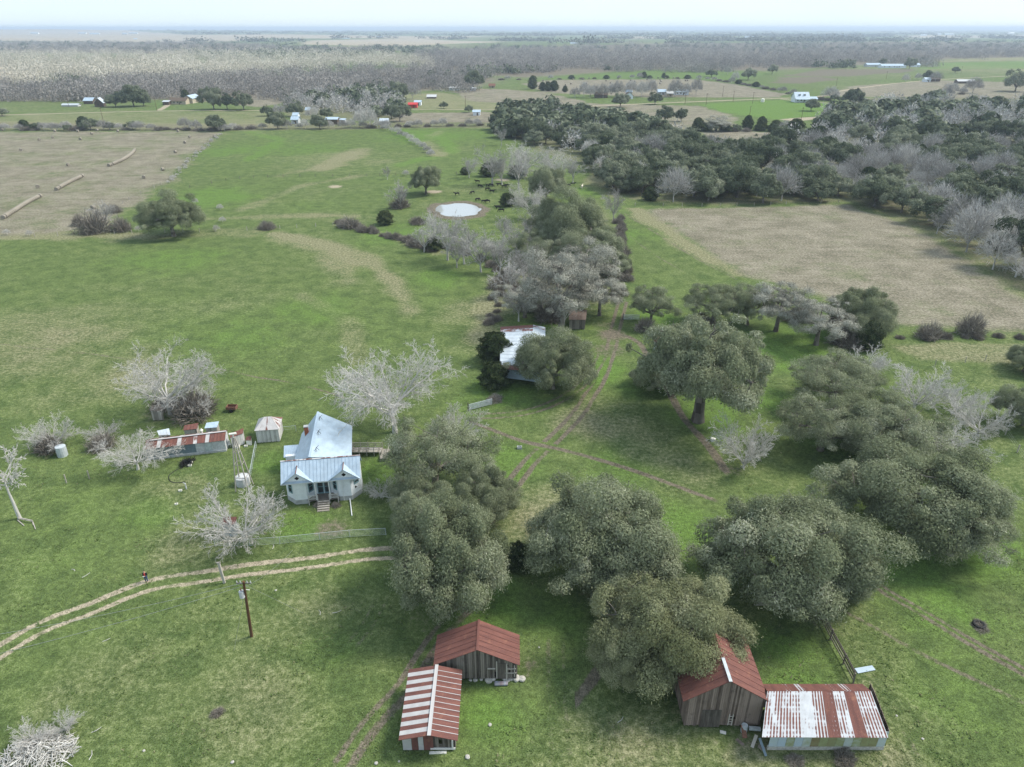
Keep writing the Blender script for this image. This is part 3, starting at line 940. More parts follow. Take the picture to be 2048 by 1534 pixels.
def grow(rng, polys, p, d, L, r, lev, cfg):
    n = cfg['seg'][lev]
    pts, rad = [p], [r]
    dirs = [d]
    up = cfg['up'][lev]
    for i in range(n):
        d = d + rng.normal(size=3) * cfg['wig'][lev] + np.array([0, 0, up])
        d = d / np.linalg.norm(d)
        p = p + d * (L / n)
        pts.append(p)
        dirs.append(d)
        rad.append(max(cfg['rmin'], r * (1 - .68 * (i + 1) / n)))
    polys.append((np.array(pts), np.array(rad), lev))
    if lev + 1 >= len(cfg['seg']): return
    k = cfg['kids'][lev]
    t0 = cfg['t0'][lev]
    az0 = rng.uniform(0, 6.28)
    for j in range(k):
        t = t0 + (1 - t0) * (j + rng.random()) / k
        x = t * n
        i = min(int(x), n - 1)
        q = pts[i] + (pts[i + 1] - pts[i]) * (x - i)
        dd = dirs[i + 1]
        a = cfg['ang'][lev] * rng.uniform(.65, 1.25)
        e1 = np.cross(dd, np.array([.31, .52, .79]))
        e1 = e1 / (np.linalg.norm(e1) + 1e-9)
        e2 = np.cross(dd, e1)
        az = j * 2.39996 + az0 + rng.normal() * .35
        s = e1 * math.cos(az) + e2 * math.sin(az)
        nd = dd * math.cos(a) + s * math.sin(a)
        nl = L * cfg['len'][lev] * rng.uniform(.7, 1.2) * (1 - .35 * t if lev else 1)
        grow(rng, polys, q, nd, nl, max(cfg['rmin'], rad[i] * cfg['rr'][lev]), lev + 1, cfg)

BARE = dict(seg=[3, 7, 6, 5, 4], kids=[10, 10, 8, 6], t0=[.6, .2, .2, .2], ang=[.98, .75, .75, .7], len=[2.5, .52, .5, .6], rr=[.62, .5, .5, .6],
            wig=[.05, .13, .15, .18, .2], up=[.02, .05, .01, -.02, -.02], rmin=.018)

def bare_parts(seed, trunk=3.6, r=.42, cfg=None, lean=(0, 0), sides=3, **kw):
    rng = np.random.default_rng(seed)
    c = dict(BARE)
    if cfg: c.update(cfg)
    polys = []
    d = np.array([lean[0], lean[1], 1.0])
    grow(rng, polys, np.array([0, 0, -.15]), d / np.linalg.norm(d), trunk, r, 0, c)
    big = [(p, q) for p, q, l in polys if l <= 1]
    fine = [(p, q) for p, q, l in polys if l > 1]
    bv, bq = tubes(big, 6)
    fv, fq = tubes(fine, sides)
    return (fv, fq, np.clip(.55 + rng.normal(size=len(fq)) * .2, 0, 1)), (bv, bq, np.clip(.5 + rng.normal(size=len(bq)) * .15, 0, 1))

def twig_ball(rng, n, R, H, z0, L=1.2, w=.05, shell=.35, up=.5):
    """a crown of many thin twigs (one sliver each), for trees far off"""
    d = unit(rng.normal(size=(n, 3)))
    d[:, 2] = np.abs(d[:, 2]) * 1.0 - .15
    th = np.arctan2(d[:, 1], d[:, 0])
    lob = 1 + .18 * np.sin(3 * th + seed_phase(rng)) + .12 * np.sin(5 * th + 1)
    rad = (shell + (1 - shell) * rng.random(n) ** .5)
    p = d * rad[:, None] * np.array([R, R, H - z0]) * lob[:, None] + np.array([0, 0, z0])
    t = unit(d + rng.normal(size=(n, 3)) * .55 + np.array([0, 0, up]))
    s = unit(np.cross(t, rng.normal(size=(n, 3))))
    l = L * rng.uniform(.6, 1.4, n)[:, None]
    ww = w * rng.uniform(.6, 1.5, n)[:, None]
    V = np.stack([p - s * ww, p + s * ww, p + t * l + s * ww * .2, p + t * l - s * ww * .2], 1).reshape(-1, 3)
    return V, np.arange(n * 4).reshape(-1, 4)

def seed_phase(rng): return rng.uniform(0, 6.28)

def bare_mid(seed, R=5.5, H=11, n=2600, w=.05):
    rng = np.random.default_rng(seed)
    cfg = dict(seg=[3, 5, 4], kids=[7, 7], t0=[.6, .2], ang=[.62, .7], len=[2.0, .5], rr=[.6, .5], wig=[.05, .14, .2], up=[.02, .05, .03], rmin=.04)
    polys = []
    grow(rng, polys, np.array([0, 0, -.2]), np.array([0, 0, 1.]), H * .28, .28, 0, cfg)
    bv, bq = tubes([(p, q) for p, q, l in polys], 4)
    V, Q = twig_ball(rng, n, R, H, H * .38, 1.3, w, .3)
    return (V, Q, np.clip(.5 + rng.normal(size=len(Q)) * .25, 0, 1)), (bv, bq, np.clip(.5 + rng.normal(size=len(bq)) * .15, 0, 1))

def cedar_parts(seed, R=3.2, H=8.0, n=9000, leaf=.34, cone=1.0):
    rng = np.random.default_rng(seed)
    z = rng.random(n) ** 1.25
    th = rng.uniform(0, 6.28, n)
    prof = (1 - z) ** (.62 * cone) * (.35 + .65 * np.minimum(1, z * 6))
    lump = 1 + .24 * np.sin(4 * th + z * 11 + seed) + .2 * np.sin(7 * th - z * 17) + .08 * rng.normal(size=n)
    rad = R * prof * lump * (.62 + .38 * rng.random(n) ** .5)
    p = np.stack([rad * np.cos(th), rad * np.sin(th), .35 + z * (H - .4)], 1)
    d = unit(np.stack([np.cos(th), np.sin(th), np.full(n, .5)], 1) + rng.normal(size=(n, 3)) * .55)
    s = leaf * rng.uniform(.6, 1.4, n)
    V, Q = cards(rng, p, d, s * 1.5, s * .7, -.6)
    T = np.clip(.45 + .25 * np.sin(5 * th + z * 17 + seed) * .6 + rng.normal(size=n) * .22, 0, 1)
    tv, tq = tubes([(np.array([[0, 0, -.2], [0.05, 0, H * .4], [0, 0, H * .9]]), np.array([.2, .13, .03]))], 6)
    return (V, Q, T), (tv, tq, rng.random(len(tq)))

def brush_parts(seed, R=2.4, H=2.2, n=1700, L=1.0, w=.035):
    rng = np.random.default_rng(seed)
    d = unit(rng.normal(size=(n, 3)))
    d[:, 2] = np.abs(d[:, 2])
    th = np.arctan2(d[:, 1], d[:, 0])
    lob = 1 + .22 * np.sin(2 * th + seed) + .16 * np.sin(5 * th + 2 * seed)
    rad = rng.random(n) ** .45
    p = d * rad[:, None] * lob[:, None] * np.array([R, R, H * .85])
    p[:, 2] = np.maximum(p[:, 2], .02)
    t = unit(d * .7 + rng.normal(size=(n, 3)) * .6 + np.array([0, 0, .25]))
    s = unit(np.cross(t, rng.normal(size=(n, 3))))
    l = L * rng.uniform(.5, 1.5, n)[:, None]
    ww = w * rng.uniform(.6, 1.6, n)[:, None]
    V = np.stack([p - s * ww, p + s * ww, p + t * l + s * ww * .3, p + t * l - s * ww * .3], 1).reshape(-1, 3)
    return (V, np.arange(n * 4).reshape(-1, 4), np.clip(.45 + rng.normal(size=n) * .25, 0, 1))

def mk(name, part): return mesh_np(name, part[0], [part[1]], tone=part[2])

TREES = {}
def variant(kind, crown, trunk, mc, mt, D, H, z=.55):
    rr = np.sort(np.hypot(crown[0][:, 0], crown[0][:, 1]))
    D, H = 2 * float(rr[int(len(rr) * .96)]), float(np.percentile(crown[0][:, 2], 99))
    c = mk(kind + '_crown', crown)
    c.materials.append(mc)
    t = None
    if trunk is not None:
        t = mk(kind + '_trunk', trunk)
        t.materials.append(mt)
    cv = crown[0].mean(0)
    TREES.setdefault(kind, []).append((c, t, D, H, cv))

for i in range(5):
    c, t = oak_parts(100 + i, nclump=130, per=1350, leaf=.175, spread=.175, H=12.5)
    variant('oak', c, t, M_OAK, M_BARK, 20, 12.5)
c, t = oak_parts(153, nclump=170, per=900, leaf=.175, spread=.14, H=12.5, trunk_h=.42, low=.02, trunk_r=.7, fill=.6, squash=.66)
variant('oaktall', c, t, M_OAK, M_BARK, 20, 12.5)
c, t = oak_parts(131, nclump=130, per=1350, leaf=.175, spread=.175, H=13.5)
variant('oakw', c, t, M_OAKW, M_BARK, 20, 13.5)
for i in range(3):                                            # open, limbs showing
    c, t = oak_parts(140 + i, nclump=92, per=760, leaf=.17, spread=.17, H=12.5, trunk_h=.26, low=-.15, fill=.45, squash=.55, twigs=120)
    variant('oakopen', c, t, M_OAK, M_BARK, 20, 12.5)
for i in range(3):                                            # lichen-grey, open crown high on tall trunks
    c, t = oak_parts(160 + i, nclump=90, per=520, leaf=.19, spread=.155, H=16, trunk_h=.36, low=-.1, fill=.35, squash=.6, twigs=420)
    variant('oakgrey', c, t, M_OAKG, M_BARK, 20, 16)
for i in range(4):
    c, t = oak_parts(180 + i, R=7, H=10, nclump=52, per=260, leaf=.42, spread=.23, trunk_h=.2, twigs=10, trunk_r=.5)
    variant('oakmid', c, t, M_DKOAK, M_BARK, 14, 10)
for i in range(3):
    c, t = bare_parts(200 + i)
    variant('bare', c, t, M_TWIG, M_TWIG, 19, 14)
for i in range(2):                                            # round, many stems from the base
    c, t = bare_parts(220 + i, trunk=1.0, r=.24, cfg=dict(kids=[13, 9, 6, 4], t0=[.35, .2, .2, .2], ang=[.85, .55, .6, .6], len=[5.2, .48, .5, .6], rr=[.5, .5, .5, .6], wig=[.05, .07, .09, .12, .14], up=[.02, .02, .01, 0, 0], rmin=.0165))
    variant('stems', c, t, M_TWIG, M_TWIG, 10.5, 7)
for i in range(2):                                            # wide dome of radiating branches
    c, t = bare_parts(230 + i, trunk=1.3, r=.3, cfg=dict(kids=[14, 10, 6, 4], t0=[.4, .18, .2, .2], ang=[1.12, .6, .65, .6], len=[4.6, .46, .5, .6], rr=[.5, .5, .5, .6], wig=[.05, .09, .11, .14, .16], up=[.02, .035, .02, 0, 0], rmin=.0165))
    variant('dome', c, t, M_TWIG, M_TWIG, 10.5, 7)
for i in range(3):                                            # greyer, upright
    c, t = bare_parts(240 + i, trunk=3.6, r=.34, cfg=dict(kids=[8, 8, 6, 4], ang=[.62, .7, .75, .7], len=[1.9, .5, .55, .6], up=[.02, .05, .03, .02, 0], rmin=.026))
    variant('baregrey', c, t, M_TWIGG, M_TWIGG, 13, 13)
for i in range(4):
    c, t = bare_mid(260 + i, n=2400)
    variant('baremid', c, t, M_TWIGG, M_TWIGG, 11, 12)
for i in range(2):
    c, t = bare_mid(270 + i, n=2200, w=.045)
    variant('palemid', c, t, M_TWIG, M_TWIG, 11, 12)
for i in range(3):
    c, t = cedar_parts(280 + i, cone=.55, R=3.6, H=7.0)
    variant('cedar', c, t, M_CEDAR, M_BARK, 6.4, 8.0, .45)
for i in range(2):
    c, t = cedar_parts(290 + i, n=16000, leaf=.24, cone=.42, R=3.4, H=6.6)
    variant('cedarbig', c, t, M_CEDAR, M_BARK, 6.4, 8.0, .45)
for i in range(4):
    variant('brush', brush_parts(300 + i), None, M_BRUSH, None, 5.6, 2.4, .4)

CATS = dict(oaktall='live oak', dome='bare tree', oak='live oak', oakw='live oak', oakopen='live oak', oakgrey='live oak', oakmid='live oak', bare='bare tree', stems='bare tree', baregrey='bare tree',
            baremid='bare tree', palemid='bare tree', cedar='cedar', cedarbig='cedar', brush='brush')
NAMES = dict(oaktall='live_oak', dome='bare_tree', oak='live_oak', oakw='live_oak', oakopen='live_oak', oakgrey='lichen_oak', oakmid='live_oak', bare='bare_tree', stems='bare_tree', baregrey='bare_tree',
             baremid='bare_tree', palemid='bare_tree', cedar='cedar_tree', cedarbig='cedar_tree', brush='brush_thicket')
TREE_RNG = random.Random(7)

def plant(kind, loc, s, sz, label, group=None, rz=None, var=None):
    vs = TREES[kind]
    c, t, D, H, _ = vs[TREE_RNG.randrange(len(vs)) if var is None else var % len(vs)]
    rz = TREE_RNG.uniform(0, 6.28) if rz is None else rz
    if t is None:
        o = link(NAMES[kind], c, None, None, loc)
        o.rotation_euler = (0, 0, rz)
        o.scale = (s, s, s * sz)
        return tag(o, label, CATS[kind], group)
    r = thing(NAMES[kind], label, CATS[kind], loc, group, rz)
    r.scale = (s, s, s * sz)
    link('trunk', t, None, r)
    link('crown', c, None, r)
    return r

def crown_at(kind, u, v, wpx, label, sz=1.0, group=None, rz=None, var=0):
    """a tree whose crown centre shows at (u, v) and is wpx wide there"""
    _, _, D, H, cv = TREES[kind][var % len(TREES[kind])]
    rz = 0.0 if rz is None else rz
    hc = 5.0
    for i in range(5):
        t = depth(u, v, hc)
        s = wpx * t / F / D
        hc = cv[2] * s * sz
    p = at(u, v, hc)
    c, sn = math.cos(rz), math.sin(rz)
    return plant(kind, (p[0] - (cv[0] * c - cv[1] * sn) * s, p[1] - (cv[0] * sn + cv[1] * c) * s, 0), s, sz, label, group, rz, var)

HERO = [  # kind, u, v, width px, sz, variant, rz, label
    ('oakopen', 872, 900, 235, .95, 0, 1.0, 'open-crowned live oak with dark limbs showing, just right of the wooden ramp'),
    ('oak', 893, 1088, 275, 1.4, 0, .4, 'huge dense live oak with drooping crown right of the farmhouse lawn, ending the pale track'),
    ('oak', 845, 1005, 165, 1.0, 3, 2.4, 'smaller dark live oak squeezed between the open oak and the huge one'),
    ('oak', 970, 985, 150, 1.1, 2, .9, 'narrow live oak on the right shoulder of the huge oak beside the ruts'),
    ('oak', 1210, 1062, 305, 1.0, 1, 2.0, 'broad grey-green live oak in the middle of the yard below the cow path'),
    ('oakw', 1345, 1240, 290, 1.12, 0, 1.1, 'yellowish live oak leaning over the roof of the big board barn'),
    ('oakw', 1272, 1300, 175, 1.2, 0, 4.4, 'low yellowish live oak left of the big board barn at the muddy strip'),
    ('oak', 1262, 1160, 200, 1.0, 4, .2, 'lower live oak joining the middle oak to the yellowish one'),
    ('oak', 1590, 1085, 345, 1.0, 2, 2.9, 'wide silvery live oak above the fallen tin sheet and plank fence'),
    ('oak', 1690, 1140, 165, 1.0, 3, .6, 'live oak at the right shoulder of the wide silvery one near the ruts'),
    ('oak', 1838, 975, 330, .85, 4, 1.7, 'largest spreading live oak on the right, green grass showing through its crown'),
    ('oakopen', 1920, 1045, 220, .9, 2, 3.0, 'drooping live oak at the right foot of the largest spreading oak'),
    ('oakopen', 1655, 835, 205, .95, 1, 2.1, 'sparse live oak with arching left limbs over bright grass at the right'),
    ('oakopen', 1680, 750, 205, .8, 2, .3, 'rear sparse live oak with a dead pale top standing at the right'),
    ('oak', 1735, 835, 200, .85, 2, 3.9, 'grey-green live oak filling the gap between the two sparse oaks at the right'),
    ('oakopen', 1795, 860, 220, .9, 0, 5.0, 'twiggy live oak between the sparse oaks and the pale bare trees'),
    ('oaktall', 1412, 712, 268, 1.28, 0, 1.2, 'lone domed live oak on a thick pale trunk beside the muddy cow path'),
    ('oak', 1320, 745, 110, .8, 1, 2.2, 'low left wing oak of the lone domed oak, over the cow path'),
    ('oak', 1108, 714, 165, 1.0, 1, 5.2, 'live oak hugging the right side of the white tin barn'),
    ('oakopen', 1305, 600, 108, 1.2, 1, .7, 'dark oak right of the mud patch beside the small rusty shed'),
    ('oakopen', 1432, 598, 130, 1.05, 2, 1.5, 'dark leafy oak, leftmost of the row along the tan field'),
    ('oakopen', 1497, 600, 120, 1.05, 0, 4.0, 'dark oak next to the leftmost in the row along the tan field'),
    ('oakgrey', 1562, 600, 150, .9, 1, 2.6, 'leaning grey oak with a slanting trunk in the row along the tan field'),
    ('oakgrey', 1642, 632, 160, .8, 2, .5, 'crooked grey oak with a thick mossy trunk in the row along the tan field'),
    ('oak', 1728, 618, 145, 1.05, 0, 3.3, 'rounded live oak, rightmost of the row along the tan field'),
    ('oakgrey', 1125, 560, 175, 1.0, 0, 1.9, 'tall lichen-grey oak behind the old shed, centre of the grey group'),
    ('oakgrey', 1050, 590, 120, .8, 1, .4, 'low lichen-grey oak left of the grey group, above the white tin barn'),
    ('oakgrey', 1205, 580, 115, .95, 2, 2.8, 'lichen-grey oak right of the grey group beside the ruts'),
    ('oakgrey', 1165, 530, 150, .9, 0, 4.5, 'rear lichen-grey oak of the grey group'),
    ('oak', 1135, 440, 165, 1.05, 1, 1.0, 'big dark live oak right of the pond, top of the central clump'),
    ('oak', 1175, 490, 150, .9, 4, 2.0, 'lower dark live oak of the central clump, above the grey group'),
    ('oak', 1085, 490, 110, .9, 2, .1, 'left dark live oak of the central clump beside the bare pond trees'),
    ('oak', 1225, 520, 85, .9, 0, .1, 'dark live oak squeezed between the grey group and the brushy fence'),
    ('oak', 1095, 362, 95, 1.1, 3, 2.2, 'dark live oak behind the cattle with bare trees round it'),
    ('oak', 337, 424, 122, .95, 1, 0.2, 'lone rounded live oak by the tan hay field fence on the left'),
    ('oak', 851, 354, 66, 1.25, 2, 4.0, 'rounded live oak beside the orange mound above the pond'),
    ('oak', 2056, 712, 80, 1.1, 0, 0, 'dark live oak cut by the right edge below the tan field'),
    ('oak', 2062, 812, 120, 1.0, 3, 0, 'second dark live oak cut by the right edge, lower down'),
    ('cedarbig', 990, 697, 72, .95, 0, 0, 'dark upper cedar against the left wall of the white tin barn'),
    ('cedarbig', 988, 752, 62, .95, 1, 2, 'dark lower cedar at the front left corner of the white tin barn'),
    ('cedarbig', 1037, 1112, 66, .8, 1, 1, 'dark low evergreen bush between the huge oak and the yard oak'),
    ('cedarbig', 1742, 672, 50, 1.3, 0, 1, 'dark pointed cedar at the foot of the rightmost row oak'),
    ('cedarbig', 770, 436, 34, .9, 1, 2, 'round dark evergreen bush left of the pond'),
    ('cedarbig', 868, 488, 34, .9, 0, 1, 'small dark evergreen bush at the foot of the bare trees below the pond'),
    ('cedarbig', 930, 342, 20, .8, 0, 1, 'small dark bush left of the cattle, next to the far fence'),
    ('cedarbig', 977, 340, 36, .8, 1, 1, 'dark bush just left of the orange mound behind the cattle'),
    ('cedarbig', 1033, 344, 34, .8, 0, 2, 'dark bush just right of the orange mound behind the cattle'),
    ('cedarbig', 1015, 400, 32, .9, 1, 2, 'dark bush at the right of the pond under the bare tree'),
    ('bare', 335, 752, 215, 1.0, 0, 1.0, 'big pale bare tree with brush round its foot above the long rusty shed'),
    ('bare', 768, 768, 275, 1.0, 1, 2.3, 'big spreading white bare pecan behind the farmhouse'),
    ('dome', 385, 800, 125, 1.0, 0, .5, 'tangled bare tree at the right foot of the big pale one above the shed'),
    ('dome', 97, 868, 105, 1.0, 1, 1.0, 'rounded greyish bare tree on the far left beside the small tin tank'),
    ('dome', 203, 862, 80, 1.0, 0, 2.0, 'greyish bare tree left of the long rusty shed'),
    ('bare', 270, 902, 165, .72, 2, .2, 'knotty white bare tree covering the left end of the long rusty shed'),
    ('dome', 480, 1036, 205, 1.05, 1, 3.1, 'white bare tree in front of the farmhouse, over a small tin shed'),
    ('dome', 762, 978, 92, 1.0, 0, 4.2, 'thin bare tree at the right front corner of the farmhouse'),
    ('stems', 912, 848, 110, 1.0, 1, 5.2, 'white bare bush by the metal gate above the open oak'),
    ('stems', 1490, 884, 138, 1.2, 0, 1.1, 'white bare tree shaped like a fan beside the dark cow path end'),
    ('stems', 1735, 725, 115, .8, 1, 2.1, 'dead pale treetop rising out of the rear sparse oak at the right'),
    ('stems', 1845, 775, 150, .9, 0, 3.1, 'pale bare tree behind the twiggy oak at the right'),
    ('dome', 1960, 835, 130, 1.0, 1, .1, 'pale bare tree near the right edge beside the fence post'),
    ('dome', 1910, 880, 150, .85, 0, 2.2, 'whitish bare tree behind the largest spreading oak'),
    ('stems', 1975, 990, 90, .9, 1, 4.3, 'whitish bare bush on the right flank of the largest spreading oak'),
    ('stems', 1925, 795, 100, .9, 0, 4.0, 'low whitish bare tree right of the pale bare tree behind the twiggy oak'),
    ('bare', 1060, 398, 95, 1.1, 0, 4.0, 'white bare tree right of the pond in front of the dark oak'),
    ('baregrey', 893, 460, 88, 1.0, 0, 1.2, 'grey bare tree just below the pond'),
    ('baregrey', 955, 492, 85, .9, 1, .2, 'grey bare tree below the pond, right of the first'),
    ('bare', 985, 490, 70, .95, 1, 2.2, 'pale bare tree between the grey ones and the central oak clump'),
    ('baregrey', 1010, 450, 60, .95, 2, 2.0, 'grey bare tree at the lower right of the pond'),
    ('baregrey', 800, 383, 58, 1.0, 2, .4, 'grey bare tree with a brushy foot at the left of the pond'),
    ('baregrey', 773, 342, 18, 1.3, 1, .8, 'slim ivy-dark bare tree by the far fence left of the rounded oak'),
    ('baregrey', 985, 322, 72, .95, 0, .8, 'grey bare tree behind the far bushes above the cattle'),
    ('baregrey', 940, 330, 40, .9, 1, 2.8, 'thin grey bare tree left of the grey ones above the cattle'),
    ('bare', 1055, 312, 105, 1.0, 2, .4, 'white bare tree in front of the live oak wood, left one'),
    ('bare', 1110, 325, 90, 1.0, 0, 3.0, 'white bare tree in front of the live oak wood, right one'),
    ('baregrey', 1147, 335, 50, 1.0, 2, 3.0, 'grey bare tree at the corner where the white cow stands'),
    ('bare', 1205, 302, 34, 1.35, 2, 2.0, 'tall slim white bare tree standing against the dark live oak wood'),
    ('baregrey', 1228, 402, 50, 1.1, 1, 1.0, 'grey bare tree at the top of the brushy fence beside the tan field'),
    ('baregrey', 1003, 268, 26, 1.2, 0, 1.0, 'grey bare tree at the left tip of the live oak wood'),
    ('baregrey', 205, 420, 62, .7, 1, 1.9, 'grey bare tree in the brush left of the lone rounded oak'),
    ('baregrey', 850, 470, 60, .8, 1, 3.9, 'grey bare tree at the right end of the brushy fence below the pond'),
    ('baregrey', 1050, 520, 70, .9, 0, 5.0, 'grey bare tree at the left edge of the grey oak group'),
    ('bare', 1985, 445, 125, 1.0, 1, 2.0, 'silver bare tree at the edge of the right-hand wood'),
    ('bare', 2045, 520, 80, 1.1, 0, 1.0, 'silver bare tree cut by the right edge at the wood'),
    ('baregrey', 1880, 440, 36, 1.1, 0, 1.0, 'small grey dead tree at the edge of the right-hand wood by the tan field'),
]
for k_, u, v, w, sz, var, rz, lab in HERO:
    crown_at(k_, u, v, w, lab, sz, None, rz, var)

for i, (u, v, w) in enumerate([(872, 446, 56), (925, 476, 78), (1002, 505, 74), (1032, 475, 62), (1078, 425, 66), (1022, 545, 84), (912, 500, 52), (1062, 455, 62), (1000, 335, 56), (1040, 332, 66), (1080, 560, 90), (1172, 565, 80), (1035, 600, 66), (1130, 610, 70)]):
    crown_at('baregrey', u, v, w, 'grey bare tree in the tangled belt between the pond and the grey oaks', 1.0, 'bare trees of the belt below the pond', i * 1.3, i)
# leaning white tree on the far left with its high crown
c, t = bare_parts(320, trunk=7.0, r=.26, cfg=dict(seg=[5, 5, 4, 4, 3], kids=[8, 6, 5, 4], t0=[.8, .2, .15, .1], ang=[1.0, .8, .8, .75], len=[.62, .5, .55, .6], up=[.0, .05, 0, 0, 0], rmin=.028), lean=(-.05, -.12))
p = at(40, 1037)
r = thing('bare_tree', 'single pale bare tree with a tall straight trunk on the far left', 'bare tree', p)
link('trunk', mk('bare_trunk', t), M_TWIG, r)
link('crown', mk('bare_crown', c), M_TWIG, r)

# brush: along fences, in front of woods, at the feet of trees
BR_RNG = random.Random(3)
def brush_line(pts, step, s0, s1, label, group, sz=1.0, jit=1.1):
    P = smooth_line(W2(pts), step)
    for x, y in P:
        plant('brush', (x + BR_RNG.uniform(-jit, jit), y + BR_RNG.uniform(-jit, jit), 0), BR_RNG.uniform(s0, s1), sz * BR_RNG.uniform(.8, 1.25), label, group)

def brush_px(u, v, wpx, label, sz=1.0, group=None, var=0):
    t = depth(u, v, 0)
    s = wpx * t / F / TREES['brush'][var % 4][2]
    return plant('brush', at(u, v), s, sz, label, group, BR_RNG.uniform(0, 6), var)

brush_line([(680, 447), (740, 465), (800, 482), (860, 500)], 2.3, .35, .85, 'brown bramble clump in the row below the pond', 'bramble row below the pond')
brush_line([(1238, 440), (1245, 500), (1252, 560)], 2.6, .3, .85, 'brown bramble clump in the fence row left of the green verge', 'bramble row beside the green verge')
brush_line([(1690, 668), (1760, 672), (1850, 678), (1960, 676), (2080, 682)], 3.6, .3, .5, 'low brown bramble along the fence below the tan field', 'low brambles below the tan field')
brush_line([(870, 490), (930, 505), (1000, 540), (1040, 590)], 3.2, .35, .85, 'brown bramble in the belt running from the pond to the grey oaks', 'brambles of the belt below the pond')
brush_line([(985, 650), (992, 600), (1000, 560)], 3.0, .35, .6, 'brown bramble along the fence left of the white tin barn', 'brambles above the white tin barn')
for i, (u, v, w, lab, sz) in enumerate([
    (1858, 674, 62, 'greyish bramble mound on the fence below the tan field', 1.1), (1940, 668, 60, 'tallest bramble mound on the fence below the tan field', 1.6),
    (535, 458, 38, 'dark bramble mound alone on the pasture fence', 1.0), (700, 455, 50, 'dark bramble mound at the left end of the row below the pond', 1.0),
    (835, 447, 40, 'bramble patch just left of the pond', .8), (800, 415, 46, 'bramble heap at the foot of the grey tree left of the pond', 1.0),
    (190, 465, 66, 'brown thicket left of the lone rounded oak', 1.4), (245, 462, 44, 'brown thicket touching the lone rounded oak', 1.5), (228, 425, 34, 'small brown thicket above the lone rounded oak', 1.1),
    (160, 450, 34, 'leftmost brown thicket of the group near the lone rounded oak', 1.4),
    (390, 830, 100, 'dense grey brush under the big pale bare tree above the shed', 1.2), (330, 815, 60, 'brush clump beside the grey plank hut', 1.1),
    (100, 900, 66, 'grey brush at the foot of the rounded bare tree on the far left', 1.1), (205, 895, 56, 'grey brush left of the long rusty shed', 1.2),
    (1590, 640, 60, 'brush under the leaning grey oak', 1.0), (1400, 650, 60, 'brush under the dark leafy row oak', 1.1), (1290, 660, 46, 'grey brush left of the small rusty shed', 1.3),
    (1690, 690, 70, 'dark brush at the foot of the crooked grey oak', 1.0), (1100, 640, 70, 'dark brush behind the white tin barn', 1.1), (990, 800, 40, 'brush at the foot of the lower cedar', .6),
    (435, 1427, 30, 'small heap of dead weeds in the lower pasture', .7), (1690, 1520, 55, 'grey weeds before the spotted tin shed', .6), (1590, 1522, 40, 'grey weeds at the left front of the spotted tin shed', .5),
    (1960, 1253, 40, 'ring of dead weeds round an old tyre', .35), (640, 1012, 26, 'dry shrub at the left of the front steps', .8), (672, 1012, 22, 'dry shrub at the right of the front steps', .8),
    (1680, 655, 60, 'bramble under the rightmost row oak', 1.0), (1000, 575, 50, 'bramble at the left of the grey oak group', 1.2), (1060, 620, 50, 'bramble under the low lichen-grey oak', 1.2),
    (1238, 590, 40, 'bramble at the right of the grey oak group', 1.2)]):
    brush_px(u, v, w, lab, sz, None, i)

# cut-brush pile at the lower left corner
def pile(u, v, R, H, n, label, mat, seed, name='brush_pile'):
    rng = np.random.default_rng(seed)
    polys = []
    for i in range(n):
        a = rng.uniform(0, 6.28)
        rr = R * rng.random() ** .6
        z = H * (1 - rr / R) * rng.uniform(.2, 1)
        p = np.array([rr * np.cos(a), rr * np.sin(a) * .75, z + .05])
        d = unit(np.array([rng.normal(), rng.normal(), rng.normal() * .35 + .2]))
        L = rng.uniform(.6, 1.5)
        q = bez(p - d * L * .5, p + rng.normal(size=3) * .15, p + d * L * .6, 4)
        q[:, 2] = np.maximum(q[:, 2], .03)
        polys.append((q, np.linspace(.05, .018, 4) * rng.uniform(.5, 1.3)))
    V, Q = tubes(polys, 4)
    o = link(name, mesh_np(name, V, [Q], tone=np.clip(.55 + rng.normal(size=len(Q)) * .22, 0, 1)), mat, None, at(u, v))
    return tag(o, label, 'brush pile')
pile(75, 1515, 3.4, 1.7, 520, 'heap of cut grey branches in the lower left corner', M_TWIG, 5)
crown_at('stems', 60, 1472, 85, 'felled white treetop lying on the left of the branch heap', .9, None, 1, 0)
crown_at('stems', 128, 1447, 70, 'felled white treetop lying on the right of the branch heap', .9, None, 3, 1)

# ------------------------------------------------------------------ woods of countable trees
def in_poly(x, y, P):
    c = False
    n = len(P)
    for i in range(n):
        x0, y0 = P[i]
        x1, y1 = P[(i + 1) % n]
        if ((y0 > y) != (y1 > y)) and x < (x1 - x0) * (y - y0) / (y1 - y0) + x0: c = not c
    return c

PLACED = []
def fill_wood(poly, spacing, mixf, size, labels, group, rng, limit=None, avoid=()):
    P = W2(poly)
    x0, y0 = P.min(0)
    x1, y1 = P.max(0)
    n = 0
    tries = int((x1 - x0) * (y1 - y0) / spacing ** 2 * 5)
    grid = {}
    for _ in range(tries):
        x, y = rng.uniform(x0, x1), rng.uniform(y0, y1)
        if not in_poly(x, y, P) or any(in_poly(x, y, Q) for Q in avoid): continue
        g = (int(x // spacing), int(y // spacing))
        bad = False
        for i in (-1, 0, 1):
            for j in (-1, 0, 1):
                for q in grid.get((g[0] + i, g[1] + j), ()):
                    if (q[0] - x) ** 2 + (q[1] - y) ** 2 < (spacing * .82) ** 2: bad = True
        if bad: continue
        grid.setdefault(g, []).append((x, y))
        kind = mixf(x, y, rng)
        if kind is None: continue
        s = size[kind] * rng.uniform(.75, 1.25)
        WOOD_LIST.append((y, kind, x, s, rng.uniform(.85, 1.2), labels[CATS[kind]], group + ' ' + CATS[kind]))
        n += 1
        if limit and n >= limit: break
    return n

